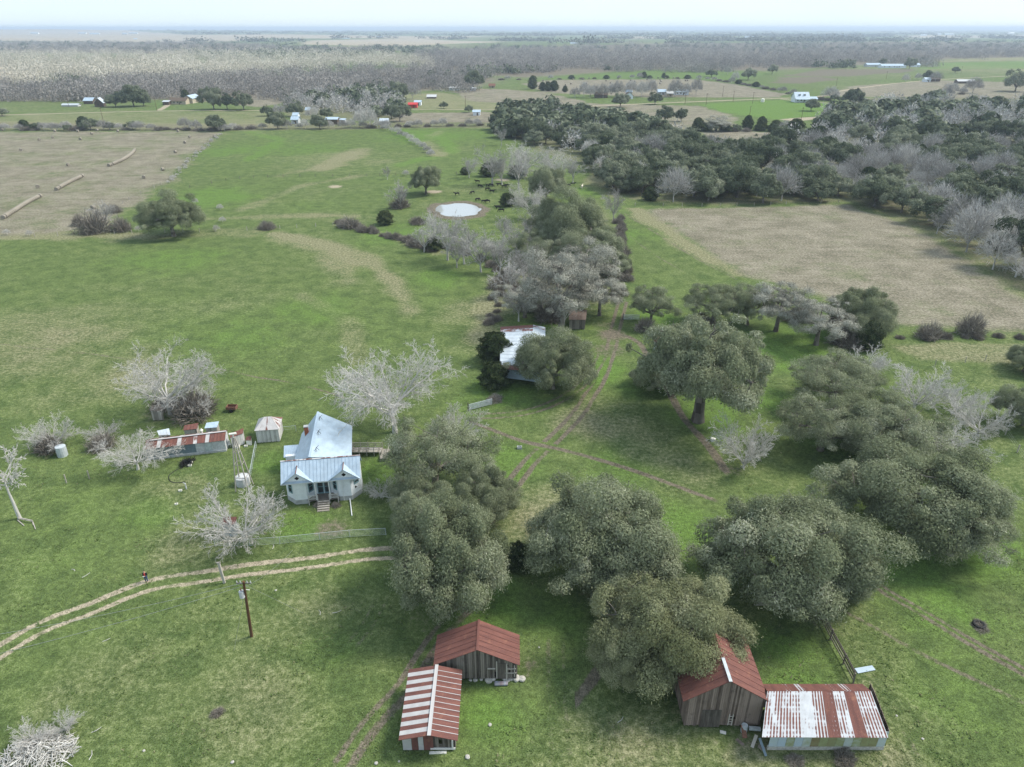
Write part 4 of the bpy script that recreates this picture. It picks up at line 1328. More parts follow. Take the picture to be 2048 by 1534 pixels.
WR = random.Random(11)
WOOD_LIST = []
SZ = dict(oak=.62, oakmid=1.0, oakgrey=.6, baremid=.95, palemid=.85, cedar=.95, baregrey=.8, bare=.6)
wood1 = [(990, 262), (1010, 232), (1062, 222), (1180, 236), (1250, 256), (1330, 272), (1405, 303), (1500, 312), (1560, 350), (1700, 400), (1440, 410), (1250, 400), (1180, 325), (1130, 300), (1060, 290)]
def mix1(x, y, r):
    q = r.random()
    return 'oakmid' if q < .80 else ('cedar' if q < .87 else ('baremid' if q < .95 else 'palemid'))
L1 = {'live oak': 'dense dark live oak in the wood beyond the pond', 'cedar': 'dark cedar among the live oaks beyond the pond', 'bare tree': 'grey bare tree among the live oaks beyond the pond'}
n1 = fill_wood(wood1, 9.6, mix1, SZ, L1, 'wood beyond the pond', WR, 250)
wood2 = [(1405, 303), (1640, 292), (1625, 262), (1660, 235), (1720, 225), (1760, 212), (2300, 215), (2400, 640), (2052, 585), (1870, 465), (1700, 400), (1560, 350), (1500, 312)]
def mix2(x, y, r):
    f = float(vnoise(np.array([x / 45]), np.array([y / 45]), 77)[0])
    q = r.random()
    if f > .47: return 'baremid' if q < .5 else ('palemid' if q < .74 else ('oakmid' if q < .9 else 'cedar'))
    return 'oakmid' if q < .62 else ('cedar' if q < .80 else ('baremid' if q < .93 else 'palemid'))
L2 = {'live oak': 'grey-green live oak in the mixed wood on the right', 'cedar': 'dark cedar in the mixed wood on the right', 'bare tree': 'leafless grey tree in the mixed wood on the right'}
clear2 = [W2([(1990, 252), (1960, 243), (2040, 243), (2050, 253)]), W2([(1950, 300), (2010, 290), (2048, 300), (2040, 312)])]
n2 = fill_wood(wood2, 11.2, mix2, SZ, L2, 'mixed wood on the right', WR, 520, clear2)
print('woods', n1, n2)
# ------------------------------------------------------------------ the farmhouse
RN = random.Random(21)
TH = math.radians(8.5)
HD, HN = (math.cos(TH), math.sin(TH)), (-math.sin(TH), math.cos(TH))
HO = (-31.6, 81.5)
def L(s, w, z=0.0): return (HO[0] + s * HD[0] + w * HN[0], HO[1] + s * HD[1] + w * HN[1], z)

def prism(mb, outline, z0, z1, tone=.5):
    n = len(outline)
    lo = [(p[0], p[1], z0) for p in outline]
    hi = [(p[0], p[1], z1) for p in outline]
    for i in range(n): mb.face([lo[i], lo[(i + 1) % n], hi[(i + 1) % n], hi[i]], tone)
    mb.face(hi, tone)
    mb.face(lo[::-1], tone)

def add_window(parent, p0, p1, f0, f1, z0, z1, frame_mat=None, name='window', pane=None, mull=True):
    """window set in the wall running p0->p1 (outside on its right hand)"""
    a, b = Vector((p0[0], p0[1], 0)), Vector((p1[0], p1[1], 0))
    d = (b - a).normalized()
    nn = Vector((d.y, -d.x, 0))
    Lw = (b - a).length
    q0, q1 = a + d * Lw * f0, a + d * Lw * f1
    fr = MB()
    w = .09
    up = Vector((0, 0, 1))
    o = nn * .03
    fr.bar(q0 + o + up * z0, q0 + o + up * z1, w, .1)
    fr.bar(q1 + o + up * z0, q1 + o + up * z1, w, .1)
    fr.bar(q0 + o + up * z1, q1 + o + up * z1, w, .12)
    fr.bar(q0 + o + up * z0, q1 + o + up * z0, w, .16)
    if mull: fr.bar(q0 + o + up * (z0 + z1) / 2, q1 + o + up * (z0 + z1) / 2, .06, .07)
    f = fr.build(name, frame_mat or M_TEAL, parent)
    pn = MB()
    pn.face([tuple(q0 + nn * .012 + up * z0), tuple(q1 + nn * .012 + up * z0), tuple(q1 + nn * .012 + up * z1), tuple(q0 + nn * .012 + up * z1)])
    pn.build('pane', pane or M_GLASS, f)
    return f

house = thing('farmhouse', 'white two-bay farmhouse with a pale blue-grey metal roof and broken front steps', 'house', L(5, 4, 0))
body = MB()
OUT = [(0, 1.5), (1.3, .1), (2.9, .1), (4.0, 1.25), (6.3, 1.25), (7.3, .1), (9.0, .1), (10.3, 1.55), (10.3, 3.9), (0, 3.9)]
ow = [L(*p) for p in OUT]
prism(body, ow, .72, 4.0)
bw = [at(607, 872, 3.0), at(597, 915, 3.0), at(700, 908, 3.0), at(701, 858, 3.0)]
prism(body, bw, .72, 3.35)
prism(body, [at(571, 893, 3), at(571, 915, 2.8), at(600, 912, 2.8), at(606, 890, 3)], .6, 2.95)
body.build('wall', M_WHITE, house)
fd = MB()
cx = sum(p[0] for p in ow) / 10
cy = sum(p[1] for p in ow) / 10
prism(fd, [(cx + (p[0] - cx) * 1.008, cy + (p[1] - cy) * 1.02) for p in ow], -.1, .72)
prism(fd, bw, -.1, .715)
fd.build('foundation', M_FOUND, house)
# front wing roof
ZE, ZR = 3.85, 6.2
rf = MB()
rf.slab(L(-.25, -.45, ZE), L(10.55, -.45, ZE), L(10.55, 1.75, ZR), L(-.25, 1.75, ZR), .06, .1, n=22, tones=[.04, .06, .05, .07], rib=.02)
rf.slab(L(10.55, 4.2, ZE), L(-.25, 4.2, ZE), L(-.25, 1.75, ZR), L(10.55, 1.75, ZR), .06, .1, n=22, rib=.03)
rf.build('roof', M_TIN, house)
rc = MB()
rc.bar(L(-.3, 1.75, ZR + .08), L(10.6, 1.75, ZR + .08), .22, .05)
rc.build('ridge_cap', M_RUST, house)
ge = MB()
for s in (0.02, 10.28):
    ge.face([L(s, .05, 4.0), L(s, 3.9, 4.0), L(s, 1.75, ZR - .03)])
ge.build('end_gable', M_WHITE, house)
# cross gables over the two bays
for s0, s1 in ((-.05, 3.95), (6.25, 10.3)):
    sm = (s0 + s1) / 2
    za = ZE + 1.62
    gb = MB()
    gb.face([L(s0, -.28, ZE + .02), L(s1, -.28, ZE + .02), L(sm, -.28, za - .05)])
    gb.face([L(s0, -.26, ZE + .02), L(s0, 1.4, ZE + .02), L(s1, 1.4, ZE + .02), L(s1, -.26, ZE + .02)])
    g = gb.build('gable', M_WHITE, house)
    wb = -.45 + (za - ZE) * 2.2 / (ZR - ZE)
    gr = MB()
    gr.slab(L(s0 - .2, -.6, ZE - .02), L(s0 - .2, -.35, ZE - .02), L(sm, wb + .1, za + .06), L(sm, -.6, za + .06), .05, .1, n=3)
    gr.slab(L(s1 + .2, -.35, ZE - .02), L(s1 + .2, -.6, ZE - .02), L(sm, -.6, za + .06), L(sm, wb + .1, za + .06), .05, .1, n=3)
    gr.build('gable_roof', M_TIN, house)
    cp = MB()
    cp.bar(L(sm, -.62, za + .13), L(sm, wb + .15, za + .15), .12, .05)
    cp.bar(L(sm, wb + .1, za + .2), L(sm, wb - .2, za + .45), .07, .07)
    cp.build('gable_ridge_cap', M_IRON, house)
    vt = MB()
    zc = ZE + .72
    vt.face([L(sm - .33, -.30, zc), L(sm, -.30, zc - .3), L(sm + .33, -.30, zc), L(sm, -.30, zc + .3)])
    vt.build('diamond_vent', M_DARK, g)
    fa = MB()
    fa.bar(L(s0 - .15, -.36, ZE - .06), L(s1 + .15, -.36, ZE - .06), .1, .16)
    fa.build('fascia', M_TRIM, house)
# back wing roof
pk, rn_ = at(636, 824, 6.2), at(619, 915, 6.2)
eL, eR, nL, nR = at(604, 868, 3.4), at(704, 852, 3.4), at(589, 922, 3.4), at(703, 914, 3.4)
br = MB()
br.slab(eL, nL, rn_, pk, .06, .08, n=17, tones=[.05, .05, .06], rib=0)
br.slab(nR, eR, pk, rn_, .06, .12, n=17, tones=[.05, .06, .05], rib=0)
br.build('roof', M_TIN, house)
br = MB()
br.bar((pk[0], pk[1], pk[2] + .07), (rn_[0], rn_[1], rn_[2] + .07), .3, .04, .02)
br.build('ridge_cap', M_TIN, house)
bg_ = MB()
bg_.face([(eR[0] - .2, eR[1] - .25, 3.3), (eL[0] + .2, eL[1] - .1, 3.3), (pk[0], pk[1] - .25, 6.1)])
bg_.build('end_gable', M_WHITE, house)
ch = MB()
cc_ = at(613, 862, 5.2)
ch.box((cc_[0], cc_[1], 4.9), (.55, .55, 2.2), TH)
c_ = ch.build('chimney', M_BRICK, house)
ch = MB()
ch.box((cc_[0], cc_[1], 6.03), (.68, .68, .12), TH)
ch.build('chimney_cap', M_FOUND, c_)
for u, v in ((640, 836), (637, 864), (633, 897)):          # three rods along the ridge
    p = at(u, v, 6.3)
    r = MB()
    for k in range(3):
        a = k * 2.1 + .4
        r.bar((p[0] + .32 * math.cos(a), p[1] + .32 * math.sin(a), 5.95), (p[0], p[1], 6.55), .05)
    r.bar((p[0], p[1], 6.45), (p[0] + .3, p[1] + .1, 6.75), .05)
    r.build('roof_bracket', M_DKWIRE, house)
# left lean-to
ll = MB()
ll.slab(at(567.5, 915.5, 2.75), at(594, 913, 2.75), at(604, 889, 3.35), at(568, 892, 3.35), .06, .1, n=8, rib=.025)
ll.build('side_roof', M_TIN, house)
w0, w1 = at(571, 915, 2.8), at(600, 912, 2.8)
add_window(house, w0, w1, .25, .78, 1.3, 2.3)
# bay windows and porch
P = lambda i: ow[i]
add_window(house, P(0), P(1), .32, .72, 1.7, 3.35)
add_window(house, P(2), P(3), .25, .75, 1.7, 3.35)
add_window(house, P(5), P(6 - 1 + 1), .9, .97, 2, 2.1) if False else None
add_window(house, P(4), P(5), .25, .75, 1.7, 3.35)
add_window(house, P(6), P(7), .35, .78, 2.3, 3.35)
br = MB()
a, b = Vector(P(6)), Vector(P(7))
d_ = (b - a).normalized()
o_ = Vector((d_.y, -d_.x, 0)) * .012
q = a + (b - a) * .5 + o_
br.face([(q.x - d_.x * .25, q.y - d_.y * .25, 1.5), (q.x + d_.x * .25, q.y + d_.y * .25, 1.55), (q.x - d_.x * .22, q.y - d_.y * .22, 2.0)])
br.build('board_hole_shade', M_DARK, house)  # dark triangle laid on the wall as the shade inside a hole
add_window(house, P(3), P(4), .13, .46, .85, 2.95, name='door')
add_window(house, P(3), P(4), .54, .87, .85, 2.95, name='door')
pf = MB()
pf.box(L(5.15, .45, .68), (4.2, 1.55, .1), TH)
pf.build('porch_floor', M_WOOD, house)
po = MB()
for s, w in ((3.1, -.3), (4.35, -.3), (5.95, -.3), (7.15, -.3)):
    po.bar(L(s, w, .0), L(s, w, 1.55), .1)
for s0, s1 in ((3.1, 4.35), (5.95, 7.15)):
    po.bar(L(s0, -.3, 1.5), L(s1, -.3, 1.5), .08)
    po.bar(L(s0, -.3, .95), L(s1, -.3, .95), .07)
    for k in range(1, 7):
        s = s0 + (s1 - s0) * k / 7
        po.bar(L(s, -.3, .95), L(s, -.3, 1.5), .05)
po.build('porch_railing', M_WHITEWOOD, house)
pp = MB()
for s in (4.2, 6.1):
    pp.bar(L(s, -.2, .7), L(s, -.2, 3.8), .14)
pp.bar(L(4.0, -.28, 3.72), L(6.3, -.28, 3.72), .16, .2)
pp.build('porch_post', M_TRIM, house)
for k in range(5):
    st = MB()
    st.box(L(5.15, -.55 - k * .36, .60 - k * .135), (1.65, .30, .07), TH + RN.uniform(-.02, .02), RN.random())
    st.build('step', M_WOODP, house)
sg = MB()
for s in (4.4, 5.9):
    sg.bar(L(s, -.4, .55), L(s, -2.15, -.1), .08, .22)
sg.build('step_stringer', M_WOOD, house)
dp = MB()
dp.tube([L(7.9, -.02, .1), L(7.9, -.02, 3.8)], .05, 6)
dp.build('downpipe', M_TRIM, house)

# ramp on the right of the house
r0, r1 = at(704, 899, .8), at(764, 899, .8)
ramp = thing('wooden_ramp', 'grey wooden ramp leading from the right wall of the farmhouse', 'ramp', (r1[0], r1[1], 0))
m = MB()
m.box(((r0[0] + r1[0]) / 2, r0[1], .72), (r1[0] - r0[0], 1.4, .1), .0, .6)
for k in range(14): m.box((r0[0] + (k + .5) * (r1[0] - r0[0]) / 14, r0[1], .785), ((r1[0] - r0[0]) / 14 - .04, 1.4, .03), 0, RN.random())
m.box((r1[0] + .55, r1[1] - .75, .45), (1.2, 2.9, .1), 0, .4)
m.build('deck', M_WOODP, ramp)
m = MB()
for x in np.linspace(r0[0] + .1, r1[0], 5):
    for y in (r0[1] - .66, r0[1] + .66): m.bar((x, y, 0), (x, y, 1.65), .09, None, .5)
for y in (r0[1] - .66, r0[1] + .66):
    m.bar((r0[0], y, 1.6), (r1[0], y, 1.6), .08, None, .9)
    m.bar((r0[0], y, 1.2), (r1[0], y, 1.2), .07, None, .8)
for x, y in ((r1[0] + .02, r1[1] - 2.1), (r1[0] + 1.12, r1[1] - 2.1), (r1[0] + 1.12, r1[1] + .6)): m.bar((x, y, 0), (x, y, 1.5), .1, None, .8)
m.bar((r1[0] + 1.12, r1[1] + .6, 1.45), (r1[0] + 1.12, r1[1] - 2.1, 1.3), .08, None, .9)
m.bar((r1[0] + .02, r1[1] - .7, 1.5), (r1[0] + .02, r1[1] - 2.1, 1.3), .08, None, .9)
m.build('railing', M_WOODP, ramp)
m = MB()
pa, pb = at(699.7, 996, .25), at(703.8, 1031, .1)
m.tube([pa, pb], .07, 8)
o = m.build('white_pipe', M_TRIM)
tag(o, 'white pipe lying on the lawn at the right front of the farmhouse', 'pipe')

# ------------------------------------------------------------------ board barns in the foreground
def gable_end(mb, xl, xr, y, z0, zl, xm, zm, zr, w=.22, rng=RN, **kw):
    def top(f):
        x = xl + f * (xr - xl)
        return (zl + (zm - zl) * (x - xl) / (xm - xl) if x < xm else zm + (zr - zm) * (x - xm) / (xr - xm))
    mb.planks((xl, y), (xr, y), z0, top, w, rng, **kw)

# back-left barn
b1 = thing('board_barn', 'weathered board barn with a dark rust gable roof on limestone blocks', 'barn', (-3.4, 53.3, 0))
m = MB()
gable_end(m, -7.45, .45, 51.62, .28, 2.62, -3.5, 4.55, 2.62, .2, miss=.02, hole=[(.73, .78, .5, 1.3), (.86, .93, .9, 1.5), (.87, .91, 2.0, 2.3)])
gable_end(m, -7.45, .45, 54.9, .28, 2.62, -3.5, 4.55, 2.62, .22)
m.planks((-7.45, 54.9), (-7.45, 51.62), .28, lambda f: 2.6, .22, RN)
m.planks((.45, 51.62), (.45, 54.9), .28, lambda f: 2.6, .22, RN)
m.build('wall', M_WOOD, b1)
m = MB()
m.slab((-7.9, 55.2, 2.6), (-7.9, 51.2, 2.6), (-3.46, 51.2, 4.72), (-3.46, 55.2, 4.72), .05, .95, n=6, tones=[1.0, .95, .98], rib=.03)
m.slab((.78, 51.2, 2.6), (.78, 55.2, 2.6), (-3.46, 55.2, 4.72), (-3.46, 51.2, 4.72), .05, .8, n=6, tones=[.84, .78, .88], rib=.03)
m.build('roof', M_RUST, b1)
m = MB()
m.bar((-3.46, 51.15, 4.78), (-3.46, 55.25, 4.78), .22, .04, .85)
m.build('ridge_cap', M_RUST, b1)
m = MB()
m.box((-.55, 51.56, 1.35), (.12, .08, 2.1), 0, .9)
m.box((-1.55, 51.56, 1.55), (.1, .08, 2.4), 0, .95)
m.box((-2.1, 51.56, 1.75), (.8, .06, .12), 0, .85)
m.box((-.1, 51.55, 1.15), (1.1, .06, .1), 0, .9)
m.box((-.05, 51.55, 1.75), (.9, .06, .1), 0, .9)
m.box((.25, 51.55, 1.45), (.1, .06, 1.6), 0, .9)
m.build('door_frame', M_WOODP, b1)
m = MB()
m.box((-1.05, 51.58, 1.4), (.85, .05, 2.15), 0, .25)
m.build('door', M_WOOD, b1)
m = MB()
m.face([(-7.6, 51.75, .3), (.55, 51.75, .3), (.55, 54.8, .3), (-7.6, 54.8, .3)], .1)
m.build('floor', M_WOOD, b1)
m = MB()
m.box((-1.1, 51.1, .18), (1.35, .45, .16), .03, .5)
o = m.build('doorstep', M_TIN)
tag(o, 'pale blue-grey doorstep slab under the back-left barn door', 'step')

def rock(u, v, size, label, group, seed):
    rng = np.random.default_rng(seed)
    import bmesh
    bm = bmesh.new()
    bmesh.ops.create_icosphere(bm, subdivisions=2, radius=.5)
    for q in bm.verts:
        q.co *= 1 + .14 * math.sin(q.co.x * 9 + seed) * math.cos(q.co.y * 8 + seed)
        q.co.x *= 1.15
        q.co.z *= .62
        q.co.z = max(q.co.z, -.2)
    me = bpy.data.meshes.new('limestone_block')
    bm.to_mesh(me)
    bm.free()
    o = link('limestone_block', me, M_STONE, None, (*at(u, v)[:2], size * .18))
    o.scale = (size,) * 3
    o.rotation_euler = (0, 0, seed * 1.3)
    return tag(o, label, 'stone', group)
for i, (u, v, s) in enumerate([(951, 1361, .45), (963, 1359, .4), (977, 1362, .75), (985, 1359, .7), (1010, 1359, .6), (1022, 1359, .5), (1033, 1358, .8), (1043, 1359, .75), (1016, 1362, .4), (941, 1361, .35)]):
    rock(u, v, s, 'pale limestone block at the foot of the back-left barn', 'limestone blocks under the back-left barn', i)

# front-left barn with striped roof
b2 = thing('striped_shed', 'low shed with a white and rust striped tin roof in front of the back-left barn', 'shed', (-7.5, 47, 0))
m = MB()
eLn, eLf, rN, rF, eRn, eRf = (-10.27, 43.05, 2.25), (-10.38, 51.0, 2.25), (-7.46, 42.9, 3.12), (-7.5, 50.75, 3.12), (-4.92, 43.0, 2.25), (-5.01, 50.95, 2.25)
st = [.85, .12, .8, .15, .9, .1, .75, .18, .85, .2, .95, .1, .8, .12, .8, .15, .9]
m.slab(eLf, eLn, rN, rF, .05, .5, n=17, tones=st, rib=.0)
m.slab(eRn, eRf, rF, rN, .05, .9, n=13, tones=[1.05, 1.0, 1.08], rib=.05, ribtone=.3)
m.build('roof', M_STRIPE, b2)
m = MB()
m.bar((-7.46, 42.85, 3.2), (-7.5, 50.8, 3.2), .34, .04, .0)
m.build('ridge_cap', M_STRIPE, b2)
m = MB()
gable_end(m, -7.6, -5.25, 43.75, .2, 3.0, -7.46, 3.0, 2.2, .16, hole=[(.38, .5, .9, 1.5)])
m.planks((-5.25, 43.75), (-5.25, 50.7), .15, lambda f: 2.2, .2, RN)
m.build('wall', M_WOOD, b2)
m = MB()
m.planks((-10.05, 50.7), (-10.05, 43.75), .15, lambda f: 2.2, .2, RN)
m.build('side_wall', M_WOOD, b2)
m = MB()
for x0, x1, tn in ((-10.1, -9.25, .02), (-9.25, -8.65, .85), (-8.65, -8.15, .15), (-8.15, -7.6, .95), (-7.62, -7.25, .9)):
    zt = 2.25 + .87 * ((x0 + x1) / 2 + 10.27) / 2.81 - .15
    m.box(((x0 + x1) / 2, 43.68, zt / 2 + .08), (x1 - x0 - .03, .04, zt - .1), 0, tn)
m.build('tin_cladding', M_STRIPE, b2)
m = MB()
m.box((-6.4, 43.68, .3), (2.3, .08, .22), 0, .8)
m.box((-5.5, 43.68, .8), (.14, .07, 1.3), 0, .9)
m.build('sill_board', M_WHITEWOOD, b2)
m = MB()
m.box((at(870, 1500)[0] + .3, 43.45, .06), (1.6, .25, .1), .03)
o = m.build('plank', M_CREAM)
tag(o, 'pale plank lying at the front of the striped shed', 'plank')

# right barn
b3 = thing('board_barn', 'tall weathered board barn with a rust gable roof under the yellowish oak', 'barn', (20, 50, 0))
m = MB()
gable_end(m, 16.45, 23.65, 46.13, .25, 3.85, 20.02, 6.3, 3.85, .17, miss=.015, hole=[(.63, .66, 1.6, 2.6), (.60, .66, 1.2, 1.5)], jag=.2)
gable_end(m, 16.45, 23.65, 53.3, .25, 3.85, 20.02, 6.3, 3.85, .22)
m.planks((16.45, 53.3), (16.45, 46.13), .25, lambda f: 3.8, .22, RN)
m.planks((23.65, 46.13), (23.65, 53.3), .25, lambda f: 3.8, .22, RN)
m.build('wall', M_WOODR, b3)
m = MB()
m.slab((15.98, 53.7, 3.82), (15.98, 45.9, 3.82), (20.02, 45.9, 6.5), (20.02, 53.7, 6.5), .05, .95, n=10, tones=[1.0, .92, .97], rib=.03)
m.slab((23.98, 45.9, 3.82), (24.05, 53.7, 3.82), (20.02, 53.7, 6.5), (20.02, 45.9, 6.5), .05, .9, n=10, tones=[.95, .88, 1.0, .9], rib=.03)
m.build('roof', M_RUST, b3)
m = MB()
m.bar((20.02, 45.85, 6.56), (20.02, 48.6, 6.56), .3, .05, .0)
m.build('ridge_cap', M_GALV, b3)
m = MB()
for k in range(9): m.box((18.0 + .02 + k * .21, 46.06, 1.35), (.19, .05, 2.3), 0, .1 + .2 * RN.random())
m.build('door', M_WOOD, b3)
m = MB()
m.box((20.6, 46.05, 1.2), (.08, .06, 1.5), 0, .9)
m.box((20.95, 46.05, 1.2), (.08, .06, 1.5), 0, .9)
for k in range(4): m.box((20.78, 46.04, .6 + k * .35), (.35, .05, .06), 0, .9)
m.build('ladder', M_WOODP, b3)
m = MB()
m.face([(16.5, 46.3, .22), (23.6, 46.3, .22), (23.6, 53.2, .22), (16.5, 53.2, .22)], .1)
m.build('floor', M_WOOD, b3)

# spotted tin shed beside it
b4 = thing('tin_shed', 'long tin shed with a rust-spotted roof holed in two places, attached to the tall barn', 'shed', (28.5, 46, 0))
A_, B_, C_, D_ = (22.6, 43.1, 2.62), (34.0, 43.05, 2.62), (33.75, 46.75, 4.2), (24.0, 46.75, 4.2)
m = MB()
tn = [.32, .3, .36, .28, .36, .28, .08, .14, .3, .36, .75, .65, .24, .26, .85, .82, .42, .3, .32]
m.slab(A_, B_, C_, D_, .05, .3, n=19, tones=tn, rib=0)
m.slab((33.9, 48.4, 3.2), (24.2, 48.4, 3.2), D_, C_, .05, .9, n=16, tones=[.95, .75, 1.0, .4, .9, .6, 1.0])
m.build('roof', M_DOTS, b4)
def on_roof(u, v, lift):
    """point of the front roof slope under pixel (u, v)"""
    for i in range(200):
        z = 2.6 + 1.65 * i / 200
        p = at(u, v, z)
        if p[1] >= 43.07 + (z - 2.62) / 1.58 * 3.68: break
    return (p[0], p[1], p[2] + lift)
for q in ([(1661, 1437), (1671, 1437), (1673, 1450), (1663, 1450)], [(1666, 1455), (1676, 1455), (1680, 1469), (1670, 1469)], [(1731, 1442), (1741, 1442), (1742, 1451), (1733, 1451)], [(1736, 1455), (1746, 1455), (1749, 1468), (1739, 1468)], [(1655, 1424), (1660, 1432), (1664, 1433)]):
    m = MB()
    m.face([on_roof(u, v, .075) for u, v in q[::-1]])
    m.build('roof_hole_shade', M_DARK, b4)  # flat dark panel just above the tin, painting the shade inside a hole
m = MB()
q = [on_roof(1729, 1436, .2), on_roof(1765, 1455, .16), on_roof(1766, 1466, .12), on_roof(1750, 1466, .13)]
m.face(q[::-1], .0)
m.face([(p[0], p[1], p[2] - .02) for p in q], .0)
m.build('loose_sheet', M_GALV, b4)
k = NT('patched_tin_wall')
rp = k.n('ValToRGB')
k.l(k.math('ADD', k.attr('tone'), k.math('MULTIPLY', k.math('SUBTRACT', k.noise(k.obj(), 2.5, 4), .5), .35), True), rp.inputs[0])
rp.color_ramp.elements[0].color = (.38, .47, .54, 1)
rp.color_ramp.elements[1].color = (.16, .075, .045, 1)
for p_, c_ in ((.3, (.42, .47, .44, 1)), (.5, (.27, .30, .15, 1)), (.75, (.22, .20, .10, 1))):
    rp.color_ramp.elements.new(p_).color = c_
M_PATCH = k.done(rp.outputs[0], .7)
m = MB()
xs = np.linspace(23.75, 34.5, 15)
tw = [.15, .05, .45, .1, .35, .8, .55, .62, .5, .3, .45, .6, .65, .2, .55]
for i in range(14):
    m.box(((xs[i] + xs[i + 1]) / 2, 43.8, 1.45), (xs[i + 1] - xs[i] - .02, .05, 2.0), 0, tw[i])
m.build('wall', M_PATCH, b4)
m = MB()
m.planks((34.5, 43.8), (34.5, 48.2), .2, lambda f: 2.6 + (1.2 * min(f, .8)), .25, RN)
m.planks((34.4, 48.2), (23.8, 48.2), .2, lambda f: 3.0, .3, RN)
m.build('back_wall', M_WOODR, b4)
m = MB()
m.box((29.1, 43.85, .22), (10.8, .2, .44), 0, .5)
m.build('foundation', M_STONE, b4)

# junk between the two right-hand buildings
def junk_board(name, u0, v0, z0, u1, v1, z1, w, h, mat, label, cat, tone=.6):
    m = MB()
    m.bar(at(u0, v0, z0), at(u1, v1, z1), w, h, tone)
    return tag(m.build(name, mat), label, cat)
m = MB()
p = at(1487, 1463, 0)
m.tube([(p[0], p[1], 0.02), (p[0], p[1], .25), (p[0], p[1], .6), (p[0], p[1], .9)], [.3, .31, .3, .3], 14)
o = m.build('rusty_drum', M_GALV)
tag(o, 'dented grey drum standing by the corner of the tall barn', 'drum')
junk_board('bent_sheet', 1486, 1450, .9, 1490, 1476, .05, .45, .03, M_IRON, 'curled rusty sheet hanging beside the grey drum', 'metal sheet')
junk_board('board', 1498, 1456, .5, 1521, 1458, .45, .3, .25, M_GALV, 'grey tin trough leaning against the spotted shed corner', 'trough')
junk_board('board', 1504, 1495, .05, 1513, 1470, .5, .3, .05, M_WOODP, 'grey board propped on the junk heap by the spotted shed', 'board')
junk_board('board', 1473, 1478, .05, 1487, 1490, .08, .3, .05, M_WOODR, 'short broken board lying at the corner of the tall barn', 'board')
junk_board('board', 1519, 1476, .9, 1532, 1512, .03, .25, .05, M_BLUEGREY, 'blue-grey board leaning at the front corner of the spotted shed', 'board')
junk_board('board', 1517, 1490, .4, 1530, 1500, .2, .5, .05, M_WOOD, 'dark board heaped at the front corner of the spotted shed', 'board')
junk_board('board', 1440, 1463, .08, 1452, 1466, .05, .3, .08, M_WHITEWOOD, 'pale scrap of board before the tall barn door', 'board')
m = MB()
q = [at(1709, 1337, .05), at(1716, 1347, .04), at(1751, 1340, .08), at(1744, 1331, .12)]
m.slab(q[0], q[1], q[2], q[3], .03, .0, n=3, tones=[.0, .05, .0])
o = m.build('tin_sheet', M_TIN)
tag(o, 'pale tin sheet lying on the grass beyond the spotted shed', 'metal sheet')

# tyre in its ring of weeds
m = MB()
p = at(1957, 1251, 0)
n = 24
for i in range(n):
    a0, a1 = i * 2 * math.pi / n, (i + 1) * 2 * math.pi / n
    for j in range(8):
        b0, b1 = j * math.pi / 4, (j + 1) * math.pi / 4
        f = lambda a, b: (p[0] + (.52 + .16 * math.cos(b)) * math.cos(a), p[1] + (.52 + .16 * math.cos(b)) * math.sin(a), .2 + .15 * math.sin(b))
        m.face([f(a0, b0), f(a1, b0), f(a1, b1), f(a0, b1)])
o = m.build('tyre', M_BLACK, None, True)
tag(o, 'old black tyre lying inside a ring of dead weeds', 'tyre')

# ------------------------------------------------------------------ sheds left of the farmhouse
def quad_shed(name, label, cat, eave, ridge, base, zE, zR, zB, depth_, wallmat, roofmat, tones, n, wall_tone=None, plank=0, back_drop=.7):
    """gable shed: eave, ridge given as two pixels each (near side), base pixels on the ground"""
    E0, E1 = Vector(at(*eave[0], zE)), Vector(at(*eave[1], zE))
    R0, R1 = Vector(at(*ridge[0], zR)), Vector(at(*ridge[1], zR))
    c = (E0 + E1 + R0 + R1) / 4
    r = thing(name, label, cat, (c.x, c.y, 0))
    m = MB()
    m.slab(E0, E1, R1, R0, .05, .5, n=n, tones=tones, rib=.03)
    back = Vector((R0.x - E0.x, R0.y - E0.y, 0)) * depth_
    F0, F1 = R0 + back, R1 + back
    F0.z = F1.z = zR - back_drop
    m.slab(F1, F0, R0, R1, .05, .5, n=n, tones=tones[::-1], rib=.03)
    m.build('roof', roofmat, r)
    w = MB()
    d = (E1 - E0).normalized()
    nb = Vector((-d.y, d.x, 0))
    p0, p1 = E0 + d * .15 + nb * .3, E1 - d * .15 + nb * .3
    q0, q1 = F0 + d * .15 - nb * .2, F1 - d * .15 - nb * .2
    if plank:
        w.planks(p0, p1, .1, lambda f: zE - .02, plank, RN)
        w.planks(p1, q1, .1, lambda f: zE + (zR - zE) * (1 - abs(2 * f - 1)), plank, RN)
        w.planks(q0, p0, .1, lambda f: zE + (zR - zE) * (1 - abs(2 * f - 1)), plank, RN)
        w.planks(q1, q0, .1, lambda f: min(zE, zR - back_drop) - .02, plank, RN)
    else:
        rm = (R0 + d * .15, R1 - d * .15)
        w.face([(p0.x, p0.y, 0), (p1.x, p1.y, 0), (p1.x, p1.y, zE + .05), (p0.x, p0.y, zE + .05)])
        w.face([(p1.x, p1.y, 0), (q1.x, q1.y, 0), (q1.x, q1.y, F1.z), (rm[1].x, rm[1].y, zR), (p1.x, p1.y, zE + .05)])
        w.face([(q0.x, q0.y, 0), (p0.x, p0.y, 0), (p0.x, p0.y, zE + .05), (rm[0].x, rm[0].y, zR), (q0.x, q0.y, F0.z)])
        w.face([(q1.x, q1.y, 0), (q0.x, q0.y, 0), (q0.x, q0.y, F0.z), (q1.x, q1.y, F1.z)])
    w.build('wall', wallmat, r)
    return r, p0, p1

